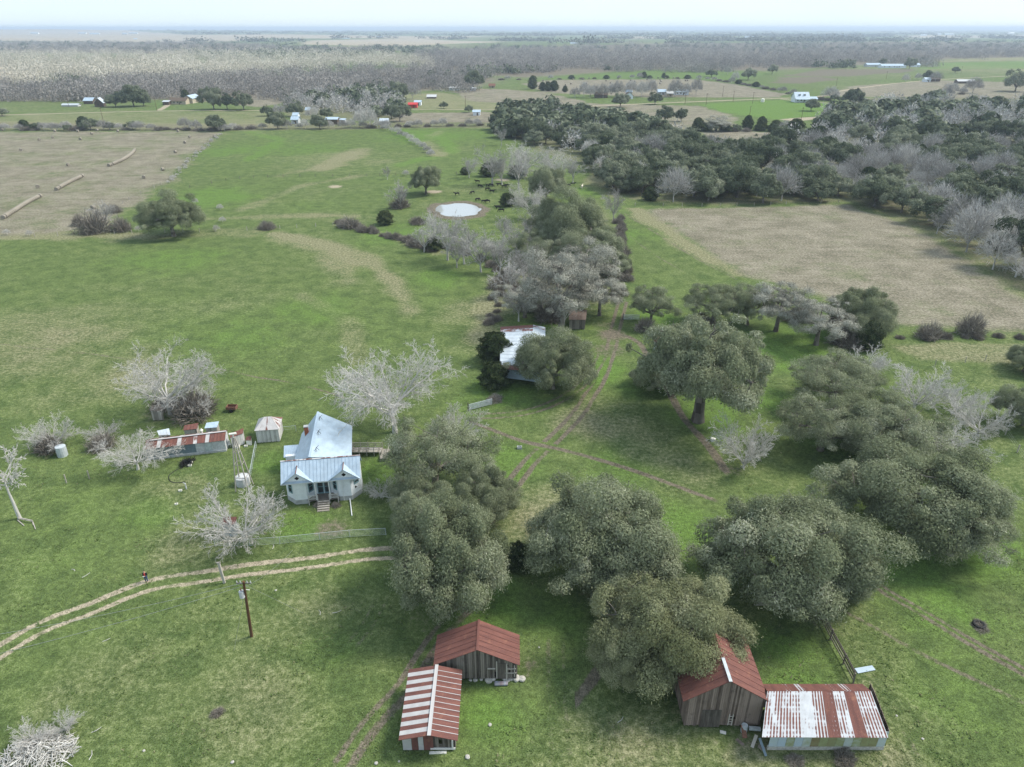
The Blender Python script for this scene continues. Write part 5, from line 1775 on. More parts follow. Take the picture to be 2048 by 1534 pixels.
ls, p0, p1 = quad_shed('chicken_shed', 'long low tin shed with a rust red roof and white strips, left of the farmhouse', 'shed', [(288, 899), (450, 881)], [(292, 881), (452, 862)], None, 2.1, 2.85, 0, .75, M_LGREY, M_STRIPE,
                       [.9, 1.0, .95, .0, 1.0, .95, 1.0, .95, .0, 1.0, .95, 1.0, .5, .9, .8, .0, .7, .9, .8, .9], 20, back_drop=.45)
m = MB()
d = (p1 - p0)
nn = Vector((d.y, -d.x, 0)).normalized() * .03
a, b = p0 + nn, p0 + d * .62 + nn
m.face([(a.x, a.y, .45), (b.x, b.y, .45), (b.x, b.y, 2.0), (a.x, a.y, 2.0)])
m.build('dark_cladding', M_BLUEGREY, ls)
m = MB()
a, b = p0 + nn * 2, p1 + nn * 2
m.bar((a.x, a.y, .15), (b.x, b.y, .15), .1, .3)
m.build('foundation', M_FOUND, ls)
add_window(ls, p0, p1, .73, .83, .2, 1.85, M_LGREY, 'door', M_GALV, False)
m = MB()
a, b = Vector(at(300, 880.5, 2.92)), Vector(at(452, 862, 2.92))
m.bar(a, b, .3, .05, .0)
m.build('ridge_cap', M_STRIPE, ls)
m = MB()
c = at(403, 861, 3.2)
m.tube([(c[0], c[1], 2.8), (c[0], c[1], 3.2), (c[0], c[1], 3.25), (c[0], c[1], 3.55)], [.16, .16, .27, .05], 10)
m.build('vent', M_CREAM, ls)

def lean(name, label, cat, quad, z0, z1, wallmat, roofmat, tone, plank=0, n=4):
    """small single-slope shed: roof quad pixels near-left, near-right, far-right, far-left"""
    Q = [Vector(at(*quad[0], z0)), Vector(at(*quad[1], z0)), Vector(at(*quad[2], z1)), Vector(at(*quad[3], z1))]
    c = sum(Q, Vector((0, 0, 0))) / 4
    r = thing(name, label, cat, (c.x, c.y, 0))
    m = MB()
    m.slab(*Q, .05, tone, n=n, tones=[tone, tone + .05, tone - .06], rib=.02)
    m.build('roof', roofmat, r)
    w = MB()
    q = [c + (p - c) * .88 for p in Q]
    if plank:
        w.planks(q[0], q[1], 0.05, lambda f: z0 - .06, plank, RN)
        w.planks(q[1], q[2], 0.05, lambda f: z0 + (z1 - z0) * f - .1, plank, RN)
        w.planks(q[2], q[3], 0.05, lambda f: z1 - .12, plank, RN)
        w.planks(q[3], q[0], 0.05, lambda f: z1 + (z0 - z1) * f - .1, plank, RN)
    else:
        for i in range(4):
            a, b = q[i], q[(i + 1) % 4]
            w.face([(a.x, a.y, 0), (b.x, b.y, 0), (b.x, b.y, b.z - .05), (a.x, a.y, a.z - .05)])
    w.build('wall', wallmat, r)
    return r, q

lean('shed', 'small rust roofed hut behind the middle of the long shed', 'shed', [(366, 861), (394, 858), (397, 846), (369, 851)], 2.0, 2.3, M_WOODP, M_RUST, .95, .2)
lean('shed', 'small shelter with a pale blue tin roof behind the long shed', 'shed', [(409, 857), (434, 855), (438, 843), (413, 846)], 2.2, 2.5, M_WOODP, M_TIN, .0, .25)
lean('tin_roof_hut', 'white roofed hut at the left back of the long shed', 'shed', [(318, 871), (341, 870), (338, 857), (314, 862)], 2.1, 2.35, M_WOODP, M_TINR, .22, .25)
r, q = lean('hut', 'board hut with a rust red lean-to roof right of the long shed', 'hut', [(459, 876), (486, 867), (487, 856), (460, 868)], 2.0, 2.4, M_WHITEWOOD, M_RUST, .95, .16)
lean('kennel', 'tiny kennel with a rusty roof beside the board hut', 'kennel', [(491, 881), (502, 881), (503, 872), (493, 874)], .9, 1.1, M_CREAM, M_RUST, .7)
r, q = lean('tin_shed', 'small grey tin shed seen through the bare tree before the farmhouse', 'shed', [(443, 1049), (470, 1049), (474, 1034), (446, 1034)], 2.0, 2.2, M_GALV, M_RUST, .9)
lean('plank_hut', 'grey plank hut under the big pale bare tree', 'hut', [(300, 822), (325, 822), (322, 809), (303, 812)], 1.9, 2.3, M_WOODP, M_WOOD, .5, .25)
lean('shed', 'old brown board shed hidden behind the trunks of the grey oaks', 'shed', [(1137, 640), (1172, 640), (1174, 620), (1140, 618)], 2.4, 3.0, M_WOOD, M_WOODR, .3, .3)
r, q = lean('shed', 'small shed with a rusty roof beside the mud patch and dark oak', 'shed', [(1307, 683), (1334, 683), (1333, 673), (1309, 674)], 2.0, 2.4, M_GALV, M_RUST, .9)
# rusty trailer box on wheels
p = at(465, 822)
tr = thing('cart', 'small rusty iron cart standing in the pasture above the board hut', 'cart', p)
m = MB()
for s in ((0, 0, .55, 1.7, 1.1, .08), (0, -.55, .8, 1.7, .06, .5), (0, .55, .8, 1.7, .06, .5), (-.83, 0, .8, .06, 1.1, .5), (.83, 0, .8, .06, 1.1, .5)):
    m.box((p[0] + s[0], p[1] + s[1], s[2]), s[3:], 0)
m.bar((p[0] + .8, p[1], .5), (p[0] + 1.7, p[1] - .1, .3), .08)
m.build('body', M_IRON, tr)
for y in (-.62, .62):
    m = MB()
    m.tube([(p[0], p[1] + y - .06, .32), (p[0], p[1] + y + .06, .32)], .32, 14)
    m.build('wheel', M_BLACK, tr)
# tanks and tubs
def drum(u, v, r, h, mat, name, label, cat):
    p = at(u, v)
    m = MB()
    m.tube([(p[0], p[1], -.02), (p[0], p[1], h * .5), (p[0], p[1], h), (p[0], p[1], h + .08)], [r, r * 1.02, r, r * .2], 16)
    return tag(m.build(name, mat), label, cat)
drum(126, 911, .75, 1.7, M_GALV, 'water_tank', 'small grey tin tank at the foot of the rounded bare tree', 'tank')
drum(487, 968, 1.0, 1.3, M_LGREY, 'water_tank', 'pale round cistern under the wooden windmill tower', 'tank')
m = MB()
a, b = Vector(at(1447, 781, .9)), Vector(at(1457, 795, .9))
m.tube([a, a.lerp(b, .06), a.lerp(b, .94), b], [.25, .42, .42, .25], 16)
tk = thing('fuel_tank', 'white cylindrical tank on dark legs right of the lone oak trunk', 'tank', (a.x, a.y, 0))
m.build('tank_body', M_WHITE, tk)
m = MB()
for f in (.15, .85):
    c = a.lerp(b, f)
    for dx in (-.3, .3): m.bar((c.x + dx * 1.4, c.y, 0), (c.x + dx * .6, c.y, .6), .08)
m.build('stand', M_DKWIRE, tk)
def tub(u, v, size, mat, name, label, cat, rz=.2):
    p = at(u, v)
    m = MB()
    x, y, z = size
    m.box((p[0], p[1], z * .1), (x, y, z * .2), rz)
    for dx, dy, sx, sy in ((-.46, 0, .08, 1), (.46, 0, .08, 1), (0, -.46, .84, .08), (0, .46, .84, .08)):
        cs, sn = math.cos(rz), math.sin(rz)
        ox, oy = dx * x, dy * y
        m.box((p[0] + ox * cs - oy * sn, p[1] + ox * sn + oy * cs, z * .6), (sx * x, sy * y, z * .8), rz)
    return tag(m.build(name, mat), label, cat)
tub(1039, 897, (.75, .5, .4), M_LGREY, 'feed_tub', 'small pale feed tub standing alone in the yard above the cow path', 'tub', 0)
drum(1426, 881, .4, .4, M_CREAM, 'bucket', 'white tub lying beside the dark cow path', 'bucket')
for i, (u, v, nm, lab) in enumerate([(459, 893, 'garden_chair', ''), ]):
    p = at(u, v)
    m = MB()
    m.box((p[0], p[1], .42), (.5, .5, .05), .4)
    m.box((p[0] - .1, p[1] + .24, .72), (.5, .05, .55), .4)
    for dx in (-.2, .2):
        for dy in (-.2, .2): m.bar((p[0] + dx, p[1] + dy, 0), (p[0] + dx, p[1] + dy, .42), .05)
    tag(m.build('garden_chair', M_CREAM), 'white garden chair at the right end of the long shed', 'chair')
for u, v, s, lab in ((475, 895, .7, 'white plastic tub before the board hut'), (492, 893, .5, 'white bucket below the kennel'), (382, 926, .5, 'white scrap on the dark ash patch, rear one'), (380, 932, .5, 'white scrap on the dark ash patch, front one'),
                     (361, 982, .45, 'white stone by the standpipe'), (353, 1009, .4, 'white stone on the lawn below the standpipe'), (1132, 662, .4, 'pale scrap under the grey oaks')):
    tub(u, v, (s, s * .7, s * .5), M_CREAM, 'tub', lab, 'tub')
p = at(374, 927)
tag(link('ash_heap', mk('ash_heap', brush_parts(5, R=1.1, H=.5, n=500, L=.5)), M_BLACK, None, p), 'dark burnt heap at the end of the black hose', 'ash heap')
m = MB()
hp = smooth_line([at(u, v)[:2] for u, v in ((372, 931), (350, 942), (338, 952), (340, 962), (352, 966), (371, 964))], .3)
m.tube([(x, y, .04) for x, y in hp], .05, 6)
tag(m.build('hose', M_BLACK), 'black hose curving over the grass below the long shed', 'hose')
p = at(373, 978)
m = MB()
m.tube([p, (p[0], p[1], 1.0)], .09, 8)
m.bar((p[0], p[1], .95), (p[0] - .3, p[1], 1.1), .07)
tag(m.build('standpipe', M_LGREY), 'grey standpipe at the end of the black hose', 'standpipe')

# well house with a pyramid roof
b0, b1_, = Vector(at(516, 886)), Vector(at(560, 883))
d = (b1_ - b0).normalized()
nb = Vector((-d.y, d.x, 0))
W_ = (b1_ - b0).length
wh = thing('well_house', 'square white board hut with a streaked hip roof left of the farmhouse', 'hut', (b0.x, b0.y, 0))
cs = [b0, b1_, b1_ + nb * 3.6, b0 + nb * 3.6]
m = MB()
for i in range(4): m.planks(cs[i], cs[(i + 1) % 4], .05, lambda f: 2.35, .2, RN)
m.build('wall', M_WHITEWOOD, wh)
c = sum(cs, Vector((0, 0, 0))) / 4
ev = [c + (p - c) * 1.1 for p in cs]
m = MB()
r0_, r1_ = c - d * .5 + Vector((0, 0, 3.7)), c + d * .5 + Vector((0, 0, 3.7))
z = Vector((0, 0, 2.35))
m.slab(ev[0] + z, ev[1] + z, r1_, r0_, .05, .1, n=11, tones=[.0, .0, .45, .0, .0, .55, .0, .0, .42, .0, .0], rib=0)
m.slab(ev[2] + z, ev[3] + z, r0_, r1_, .05, .1, n=8)
m.slab(ev[1] + z, ev[2] + z, r1_ + nb * .02, r1_, .05, .5, n=6, tones=[.1, .6, .2, .5])
m.slab(ev[3] + z, ev[0] + z, r0_, r0_ + nb * .02, .05, .1, n=6, tones=[.05, .1])
m.build('roof', M_STRIPE, wh)

# windmill tower
wt = thing('windmill_tower', 'tall narrow wooden windmill tower without its wheel, left of the farmhouse', 'tower', at(488, 972))
top = Vector(at(476.5, 905, 8.6))
base = [Vector(at(478, 984)), Vector(at(492, 966)), Vector(at(499, 968)), Vector(at(488, 990))]
bc = Vector(at(489, 976))
top = Vector((bc.x - .1, bc.y, 8.6))
base = [bc + Vector((sx * .95, sy * .95, 0)) for sx, sy in ((-1, -1), (1, -1), (1, 1), (-1, 1))]
tp = [top + Vector((sx * .12, sy * .12, 0)) for sx, sy in ((-1, -1), (1, -1), (1, 1), (-1, 1))]
for i in range(4):
    m = MB()
    m.bar(base[i], tp[i], .13, None, .6)
    m.build('leg', M_WOODP, wt)
m = MB()
for f in (.25, .5, .72):
    for i in range(4): m.bar(base[i].lerp(tp[i], f), base[(i + 1) % 4].lerp(tp[(i + 1) % 4], f), .06, None, .5)
m.build('brace', M_WOODP, wt)
m = MB()
m.tube([top, top + Vector((0, 0, .5))], .1, 8)
m.tube([top + Vector((-.5, -.1, .55)), top + Vector((.45, .1, .6))], .16, 8)
m.build('head', M_CREAM, wt)

# white tin barn in the middle
wb_ = thing('tin_barn', 'big barn with a white and rusty tin roof between the cedars and a live oak', 'barn', at(1030, 760))
m = MB()
NL, NR, FR, FL = at(1000, 738, 3.3), at(1062, 742, 4.1), at(1066, 650, 4.1), at(1001, 654, 3.3)
NL2, NR2 = NL, NR
def lerp3(a, b, f): return tuple(a[i] + (b[i] - a[i]) * f for i in range(3))
tn = [.9, .1, .0, .0, .0, .05, .0, .0, .02, .05, .1, .3, .95]
m.slab(FL, NL, NR, FR, .06, .1, n=13, tones=[.95, .55, .0, .05, .0, .0, .05, .0, .1, .0, .15, .42, .8], rib=.02)
NR3, FR3 = (NR[0] + 2.6, NR[1] + .2, 3.5), (FR[0] + 2.6, FR[1] + .15, 3.5)
m.slab(NR3, FR3, FR, NR, .06, .7, n=13, tones=[.5, .15, .1, .2], rib=.02)
m.build('roof', M_TINR, wb_)
m = MB()
q = [lerp3(NL, FL, .02), lerp3(NR3, FR3, .02), lerp3(NR3, FR3, .98), lerp3(NL, FL, .98)]
q = [(p[0] + (.5 if i in (0, 3) else -.4), p[1], 0) for i, p in enumerate(q)]
m.planks(q[1], q[2], .1, lambda f: 3.1, .3, RN)
m.planks(q[2], q[3], .1, lambda f: 3.2, .3, RN)
m.planks(q[3], q[0], .1, lambda f: 3.2, .3, RN)
m.build('wall', M_WOOD, wb_)
m = MB()
for k in range(9):
    zz = .95 + k * .27
    m.box(((q[0][0] + q[1][0]) / 2, q[0][1] - .05 - .05 * (k % 2), zz), (q[1][0] - q[0][0] - .1, .05, .25), math.atan2(q[1][1] - q[0][1], q[1][0] - q[0][0]), .0 if k % 3 else .2)
m.build('front_cladding', M_TIN, wb_)

# ------------------------------------------------------------------ fences, gates, poles
def post_fence(name, label, cat, pts, step, h, w, mat, rails, railmat, world=False, posts_as_parts=True, sag=0):
    P = smooth_line(pts if world else W2(pts), step)
    keep = [P[0]]
    for q in P[1:]:
        if np.linalg.norm(q - keep[-1]) >= step * .95: keep.append(q)
    P = keep
    r = thing(name, label, cat, (P[0][0], P[0][1], 0))
    pm = None
    for i, (x, y) in enumerate(P):
        if pm is None:
            m = MB()
            m.box((P[0][0], P[0][1], h / 2 - .1), (w, w, h + .2), .3, .6)
            po = m.build('post', mat, r)
            pm = po.data
        else:
            po = link('post', pm, None, r)
        po.location = (x - P[0][0], y - P[0][1], 0)
        po.rotation_euler = (RN.uniform(-.04, .04), RN.uniform(-.04, .04), RN.uniform(0, 1))
    m = MB()
    for z, rw, rh in rails:
        for i in range(len(P) - 1):
            m.bar((P[i][0], P[i][1], z), (P[i + 1][0], P[i + 1][1], z), rw, rh, RN.random())
    m.build('wire' if rails[0][1] < .05 else 'rail', railmat, r)
    return r

WIRES = [(.45, .012, .012), (.85, .012, .012), (1.2, .012, .012)]
post_fence('plank_fence', 'grey plank cattle fence running up from the spotted tin shed', 'fence', [(1706, 1367), (1686, 1328), (1660, 1280), (1640, 1240), (1618, 1205)], 1.9, 1.5, .14, M_WOOD, [(.4, .05, .16), (.8, .05, .16), (1.2, .05, .16), (1.45, .05, .14)], M_WOOD)
cl = [(430, 1092), (500, 1092), (560, 1088), (640, 1080), (700, 1074), (772, 1070)]
post_fence('chain_link_fence', 'low chain-link fence along the front lawn of the farmhouse', 'fence', cl, 3.0, 1.15, .06, M_GALV, [(1.12, .04, .04), (.1, .02, .02), (.3, .015, .015), (.5, .015, .015), (.7, .015, .015), (.9, .015, .015)], M_GALV)
post_fence('chain_link_fence', 'chain-link fence between the windmill tower and the farmhouse', 'fence', [(498, 975), (505, 938), (513, 895), (516, 888)], 2.6, 1.2, .06, M_GALV, [(1.15, .05, .05), (.3, .015, .015), (.6, .015, .015), (.9, .015, .015)], M_GALV)
post_fence('chain_link_fence', 'chain-link fence joining the white hut to the back of the farmhouse', 'fence', [(560, 866), (580, 864), (602, 861)], 2.4, 1.1, .06, M_GALV, [(1.08, .04, .04), (.5, .015, .015), (.8, .015, .015)], M_GALV)
post_fence('yard_fence', 'thin wire fence at the right edge of the farmhouse lawn', 'fence', [(808, 925), (809, 950), (811, 975)], 2.2, 1.3, .07, M_WOODP, WIRES, M_WIRE)
post_fence('wire_fence', 'long wire fence crossing the pasture in front of the hay field', 'fence', [(0, 478), (160, 470), (330, 466), (460, 462), (560, 458), (690, 450)], 5.0, 1.3, .13, M_WOODP, WIRES, M_DKWIRE)
post_fence('wire_fence', 'wire fence between the hay field and the far green pasture', 'fence', [(215, 440), (258, 400), (335, 362), (395, 308), (445, 268)], 6.0, 1.3, .14, M_WOODP, WIRES, M_DKWIRE)
post_fence('wire_fence', 'far wire fence passing behind the pond and cattle', 'fence', [(380, 376), (480, 358), (600, 354), (760, 352), (840, 350), (940, 348)], 6.0, 1.3, .14, M_WOOD, [(.5, .03, .03), (1.0, .03, .03)], M_DKWIRE)
post_fence('wire_fence', 'wire fence along the wood edge above the big tan field', 'fence', [(1270, 412), (1440, 413), (1600, 408), (1700, 406)], 6.0, 1.3, .14, M_WOODP, WIRES, M_DKWIRE)
post_fence('wire_fence', 'wire fence on the small dry meadow at the right edge', 'fence', [(1870, 731), (1930, 725), (2048, 716)], 3.5, 1.3, .12, M_WOODP, WIRES, M_DKWIRE)
post_fence('wire_fence', 'wire fence right of the largest spreading oak', 'fence', [(2010, 870), (2034, 905), (2075, 960)], 4.0, 1.4, .14, M_WOODP, WIRES, M_WIRE)
post_fence('wire_fence', 'wire fence at the left beyond the tin tank', 'fence', [(-30, 905), (60, 902), (130, 900)], 3.0, 1.3, .1, M_WOODP, WIRES, M_WIRE)
post_fence('wire_fence', 'wire fence with weeds between the pasture and the board barn trees', 'fence', [(150, 466), (215, 440)], 5.0, 1.3, .14, M_WOODP, WIRES, M_DKWIRE)
for u, v, lab in ((133, 966, 'pale lone post left of the long shed, left of two'), (179, 958, 'pale lone post left of the long shed, right of two')):
    p = at(u, v)
    m = MB()
    m.bar((p[0], p[1], -.1), (p[0] + .05, p[1], 1.5), .12)
    tag(m.build('fence_post', M_WOODP), lab, 'post')

def gate(name, label, p0, p1, h, bars, mat, posts=True, brace=True):
    p0, p1 = Vector(p0), Vector(p1)
    r = thing(name, label, 'gate', p0)
    m = MB()
    for k in range(bars):
        z = Vector((0, 0, .25 + (h - .3) * k / (bars - 1)))
        m.bar(p0 + z, p1 + z, .09, .07, .7)
    for f in (0, .5, 1): m.bar(p0.lerp(p1, f) + Vector((0, 0, .22)), p0.lerp(p1, f) + Vector((0, 0, h)), .07, None, .8)
    if brace: m.bar(p0 + Vector((0, 0, .25)), p1 + Vector((0, 0, h)), .07, None, .8)
    m.build('bars', mat, r)
    if posts:
        m = MB()
        m.bar(p0 - Vector((.15, 0, .1)), p0 + Vector((-.15, 0, h + .3)), .16, None, .2)
        m.build('gate_post', M_WOOD, r)
    return r
gate('metal_gate', 'pale five-bar metal gate above the open oak', at(938, 822), at(984, 810), 1.3, 6, M_GALV)
gate('wooden_gate', 'pale wooden pole gate between the yellowish and the silvery oak', at(1508, 1213), at(1553, 1213), 1.5, 5, M_WOODP, False, False)
gate('metal_gate', 'pale metal gate right of the ruts near the dark oak', at(1247, 640), at(1278, 640), 1.3, 5, M_GALV)
gate('metal_gate', 'gate of pale poles lying against the far left leaning tree', at(38, 1040), at(66, 1046), .5, 2, M_WOODP, False, False)
m = MB()
for a, b in (((35, 1040), (48, 1051)), ((66, 1044), (71, 1058)), ((64, 1040), (67, 1050))): m.bar(at(*a, .08), at(*b, .06), .1, .1, .6)
tag(m.build('fallen_poles', M_WOODP), 'fallen grey poles at the foot of the tall-trunked bare tree', 'poles')

# power pole
pb, pt = Vector(at(503, 1272)), Vector(at(487, 1163, 9.2))
pp_ = thing('power_pole', 'brown wooden power pole with a transformer can standing in the pasture', 'power pole', pb)
m = MB()
m.tube([pb - Vector((0, 0, .2)), pb.lerp(pt, .5), pt], [.17, .15, .12], 10)
m.build('pole', M_POLE, pp_)
def along(f): return pb.lerp(pt, f)
t_ = along(.80) + Vector((-.32, -.12, 0))
m = MB()
m.tube([t_ - Vector((0, 0, .5)), t_ - Vector((0, 0, .45)), t_ + Vector((0, 0, .35)), t_ + Vector((0, 0, .42))], [.2, .27, .27, .2], 14)
tr_ = m.build('transformer', M_LGREY, pp_)
m = MB()
m.tube([t_ + Vector((0, 0, .42)), t_ + Vector((0, 0, .8))], [.07, .05], 8)
m.build('bushing', M_IRON, tr_)
m = MB()
m.bar(along(.97) + Vector((-.75, 0, 0)), along(.97) + Vector((.75, .05, 0)), .1, .12, .5)
m.build('crossarm', M_WOOD, pp_)
for dx in (-.7, -.35, .35, .7):
    m = MB()
    c = along(.97) + Vector((dx, .02, .06))
    m.tube([c, c + Vector((0, 0, .22))], [.06, .045], 8)
    m.build('insulator', M_LGREY, pp_)
m = MB()
m.bar(along(.86) + Vector((.1, 0, 0)), along(.86) + Vector((.55, -.1, .05)), .06)
m.build('bracket', M_CREAM, pp_)
def wire(a, b, sag, label, r=.014, name='overhead_wire', mat=None):
    a, b = Vector(a), Vector(b)
    pts = []
    for i in range(17):
        f = i / 16
        p = a.lerp(b, f)
        p.z -= sag * 4 * f * (1 - f)
        pts.append(p)
    m = MB()
    m.tube(pts, r, 5)
    return tag(m.build(name, mat or M_WIRE), label, 'wire')
wire(along(.93), at(-120, 1335, 7.0), .4, 'overhead wire leaving the power pole leftwards, lower one', .016)
wire(along(.98), at(-60, 1278, 8.5), .4, 'overhead wire leaving the power pole leftwards, upper one', .016)
wire(along(.95), at(607, 1226, 0), 0, 'guy wire from the power pole down to the right', .014, 'guy_wire')
wire(along(.85), at(468, 1302, 0), 0, 'guy wire from the transformer down to the left', .014, 'guy_wire')
wire(along(.9), at(585, 1100, 0.8), .5, 'wire from the power pole towards the front lawn fence', .012)
# weathered post by the drive
a, b = Vector(at(449, 1166)), Vector(at(439, 1131, 3.2))
m = MB()
m.bar(a, (a.x - .15, a.y, 3.2), .28, .2, .8)
m.bar((a.x - .45, a.y, 3.12), (a.x + .1, a.y, 3.2), .12, .14, .3)
tag(m.build('old_pole', M_WOODP), 'stout weathered grey post beside the pale track', 'post')

# ------------------------------------------------------------------ person and cattle (continuous skinned bodies)
def skin_mesh(name, verts, edges, radii, sub=2, root=0):
    me = bpy.data.meshes.new(name)
    me.from_pydata(verts, edges, [])
    o = bpy.data.objects.new(name, me)
    COL.objects.link(o)
    sk = o.modifiers.new('skin', 'SKIN')
    for i, r in enumerate(radii):
        d = me.skin_vertices[0].data[i]
        d.radius = r if hasattr(r, '__len__') else (r, r)
        d.use_root = (i == root)
    sb = o.modifiers.new('sub', 'SUBSURF')
    sb.levels = sb.render_levels = sub
    dg = bpy.context.evaluated_depsgraph_get()
    out = bpy.data.meshes.new_from_object(o.evaluated_get(dg))
    out.name = name
    bpy.data.objects.remove(o)
    out.polygons.foreach_set('use_smooth', [True] * len(out.polygons))
    return out

M_SKIN = plain('skin', (.45, .27, .20), .6)
M_HAIR = plain('dark_hair', (.03, .022, .018), .7)
M_JACKET = plain('black_jacket', (.012, .012, .014), .7)
M_SHIRT = plain('red_shirt', (.50, .05, .045), .7)
M_JEANS = plain('blue_jeans', (.045, .075, .16), .8)
pw = at(294, 1164)
V = [(0, 0, .95), (0, 0, 1.15), (0, 0, 1.38), (0, -.01, 1.50), (0, -.02, 1.62), (0, -.03, 1.72),
     (.1, 0, .90), (.12, -.02, .50), (.12, .02, .09), (.13, -.13, .04), (-.1, 0, .90), (-.12, -.02, .50), (-.12, .02, .09), (-.13, -.13, .04),
     (.19, 0, 1.42), (.25, .02, 1.16), (.12, -.25, 1.12), (.04, -.30, 1.14), (-.19, 0, 1.42), (-.25, .02, 1.16), (-.12, -.25, 1.12), (-.04, -.30, 1.14)]
E = [(0, 1), (1, 2), (2, 3), (3, 4), (4, 5), (0, 6), (6, 7), (7, 8), (8, 9), (0, 10), (10, 11), (11, 12), (12, 13), (2, 14), (14, 15), (15, 16), (16, 17), (2, 18), (18, 19), (19, 20), (20, 21)]
Rr = [(.15, .11), (.14, .1), (.15, .11), .055, (.085, .1), (.07, .085), .085, .062, .045, .035, .085, .062, .045, .035, .065, .048, .036, .03, .065, .048, .036, .03]
per_ = thing('person', 'person in a black jacket and jeans standing in the pasture holding something at the chest', 'person', pw, None, .1)
link('body', skin_mesh('body', V, E, Rr), M_SKIN, per_)
jV = [V[i] for i in (0, 1, 2, 14, 15, 16, 18, 19, 20)]
jE = [(0, 1), (1, 2), (2, 3), (3, 4), (4, 5), (2, 6), (6, 7), (7, 8)]
link('jacket', skin_mesh('jacket', jV, jE, [(.18, .14), (.175, .135), (.18, .14), .085, .068, .055, .085, .068, .055]), M_JACKET, per_)
tV = [V[i] for i in (0, 6, 7, 8, 10, 11, 12)]
link('trousers', skin_mesh('trousers', tV, [(0, 1), (1, 2), (2, 3), (0, 4), (4, 5), (5, 6)], [(.16, .12), .1, .08, .066, .1, .08, .066]), M_JEANS, per_)
link('shirt', skin_mesh('shirt', [(0, -.1, 1.02), (0, -.12, 1.25), (0, -.1, 1.44)], [(0, 1), (1, 2)], [(.075, .055), (.085, .06), (.07, .05)], 1), M_SHIRT, per_)
link('hair', skin_mesh('hair', [(0, .02, 1.66), (0, .01, 1.76)], [(0, 1)], [(.095, .09), (.085, .09)], 1), M_HAIR, per_)
m = MB()
m.box((0, -.36, 1.16), (.2, .1, .05))
me = m
o = MB(); o.v, o.f, o.t, o.uv = m.v, m.f, m.t, m.uv
cm = bpy.data.meshes.new('remote_control')
cm.from_pydata([(p[0] + pw[0], p[1] + pw[1], p[2]) for p in m.v], [], m.f)
tag(link('remote_control', cm, M_LGREY), 'small grey controller held in the hands of the person', 'controller')

def cow_mesh(graze):
    hd = [(1.05, 0, 1.15), (1.35, 0, .75), (1.55, 0, .32), (1.72, 0, .12)] if graze else [(1.05, 0, 1.28), (1.35, 0, 1.5), (1.6, 0, 1.52), (1.85, 0, 1.38)]
    V = [(-.85, 0, 1.18), (-.3, 0, 1.1), (.3, 0, 1.08), (.78, 0, 1.12)] + hd
    E = [(i, i + 1) for i in range(7)]
    R = [(.30, .30), (.36, .37), (.37, .38), (.33, .35), (.2, .25), (.15, .19), (.13, .15), (.09, .09)]
    for sy in (-1, 1):
        n = len(V)
        V += [(.72, sy * .2, .75), (.74, sy * .21, .42), (.72, sy * .21, .03)]
        E += [(3, n), (n, n + 1), (n + 1, n + 2)]
        R += [.13, .075, .065]
        n = len(V)
        V += [(-.82, sy * .2, .8), (-.95, sy * .21, .45), (-.86, sy * .21, .03)]
        E += [(0, n), (n, n + 1), (n + 1, n + 2)]
        R += [.17, .075, .065]
        n = len(V)
        h = hd[2]
        V += [(h[0] - .1, sy * .24, h[2] + .1)]
        E += [(6, n)]
        R += [.045]
    n = len(V)
    V += [(-1.15, 0, 1.25), (-1.22, 0, .6)]
    E += [(0, n), (n, n + 1)]
    R += [.04, .035]
    return skin_mesh('cow', V, E, R, 1, 1)
M_COW = plain('black_hide', (.010, .009, .009), .75)
M_COWW = plain('cream_hide', (.62, .57, .48), .8)
cows = [cow_mesh(True), cow_mesh(False)]
for m_ in cows: m_.materials.append(M_COW)
COWS = [(914, 391, 1, 'by the left bank of the pond'), (945, 388, 0, 'between the orange mounds and the pond'), (955, 366, 1, 'leftmost of the far row'), (960, 375, 0, 'just below the leftmost of the far row'),
        (975, 373, 1, 'small, in the middle of the herd'), (975, 381, 0, 'second row centre of the herd'), (984, 386, 1, 'right of the herd centre, biggest'), (982, 373, 0, 'middle of the far row'),
        (998, 372, 1, 'third from the right in the far row'), (1008, 376, 0, 'second from the right in the far row'), (1014, 374, 1, 'rightmost of the far row'), (955, 402, 0, 'on the top bank of the pond'),
        (968, 406, 1, 'left of the pair at the top right bank of the pond'), (975, 406, 0, 'right of the pair at the top right bank of the pond'), (996, 418, 1, 'under the bare tree right of the pond'), (1003, 424, 0, 'lowest, at the right of the pond'),
        (1136, 374, 1, 'left of the pair near the white cow'), (1145, 371, 1, 'right of the pair near the white cow')]
for i, (u, v, g, lab) in enumerate(COWS):
    o = link('cow', cows[0 if g == 0 else 1], None, None, at(u, v))
    o.rotation_euler = (0, 0, RN.choice([0, math.pi]) + RN.uniform(-.7, .7))
    o.scale = (.88,) * 3 if i != 4 else (.66,) * 3
    tag(o, 'black cow ' + ('grazing ' if g == 0 else 'standing ') + lab, 'cow', 'black cattle by the pond')
wm = cows[1].copy()
wm.materials[0] = M_COWW
o = link('cow', wm, None, None, at(1164, 377))
o.rotation_euler = (0, 0, 1.3)
tag(o, 'white cow standing apart at the end of the clearing', 'cow')

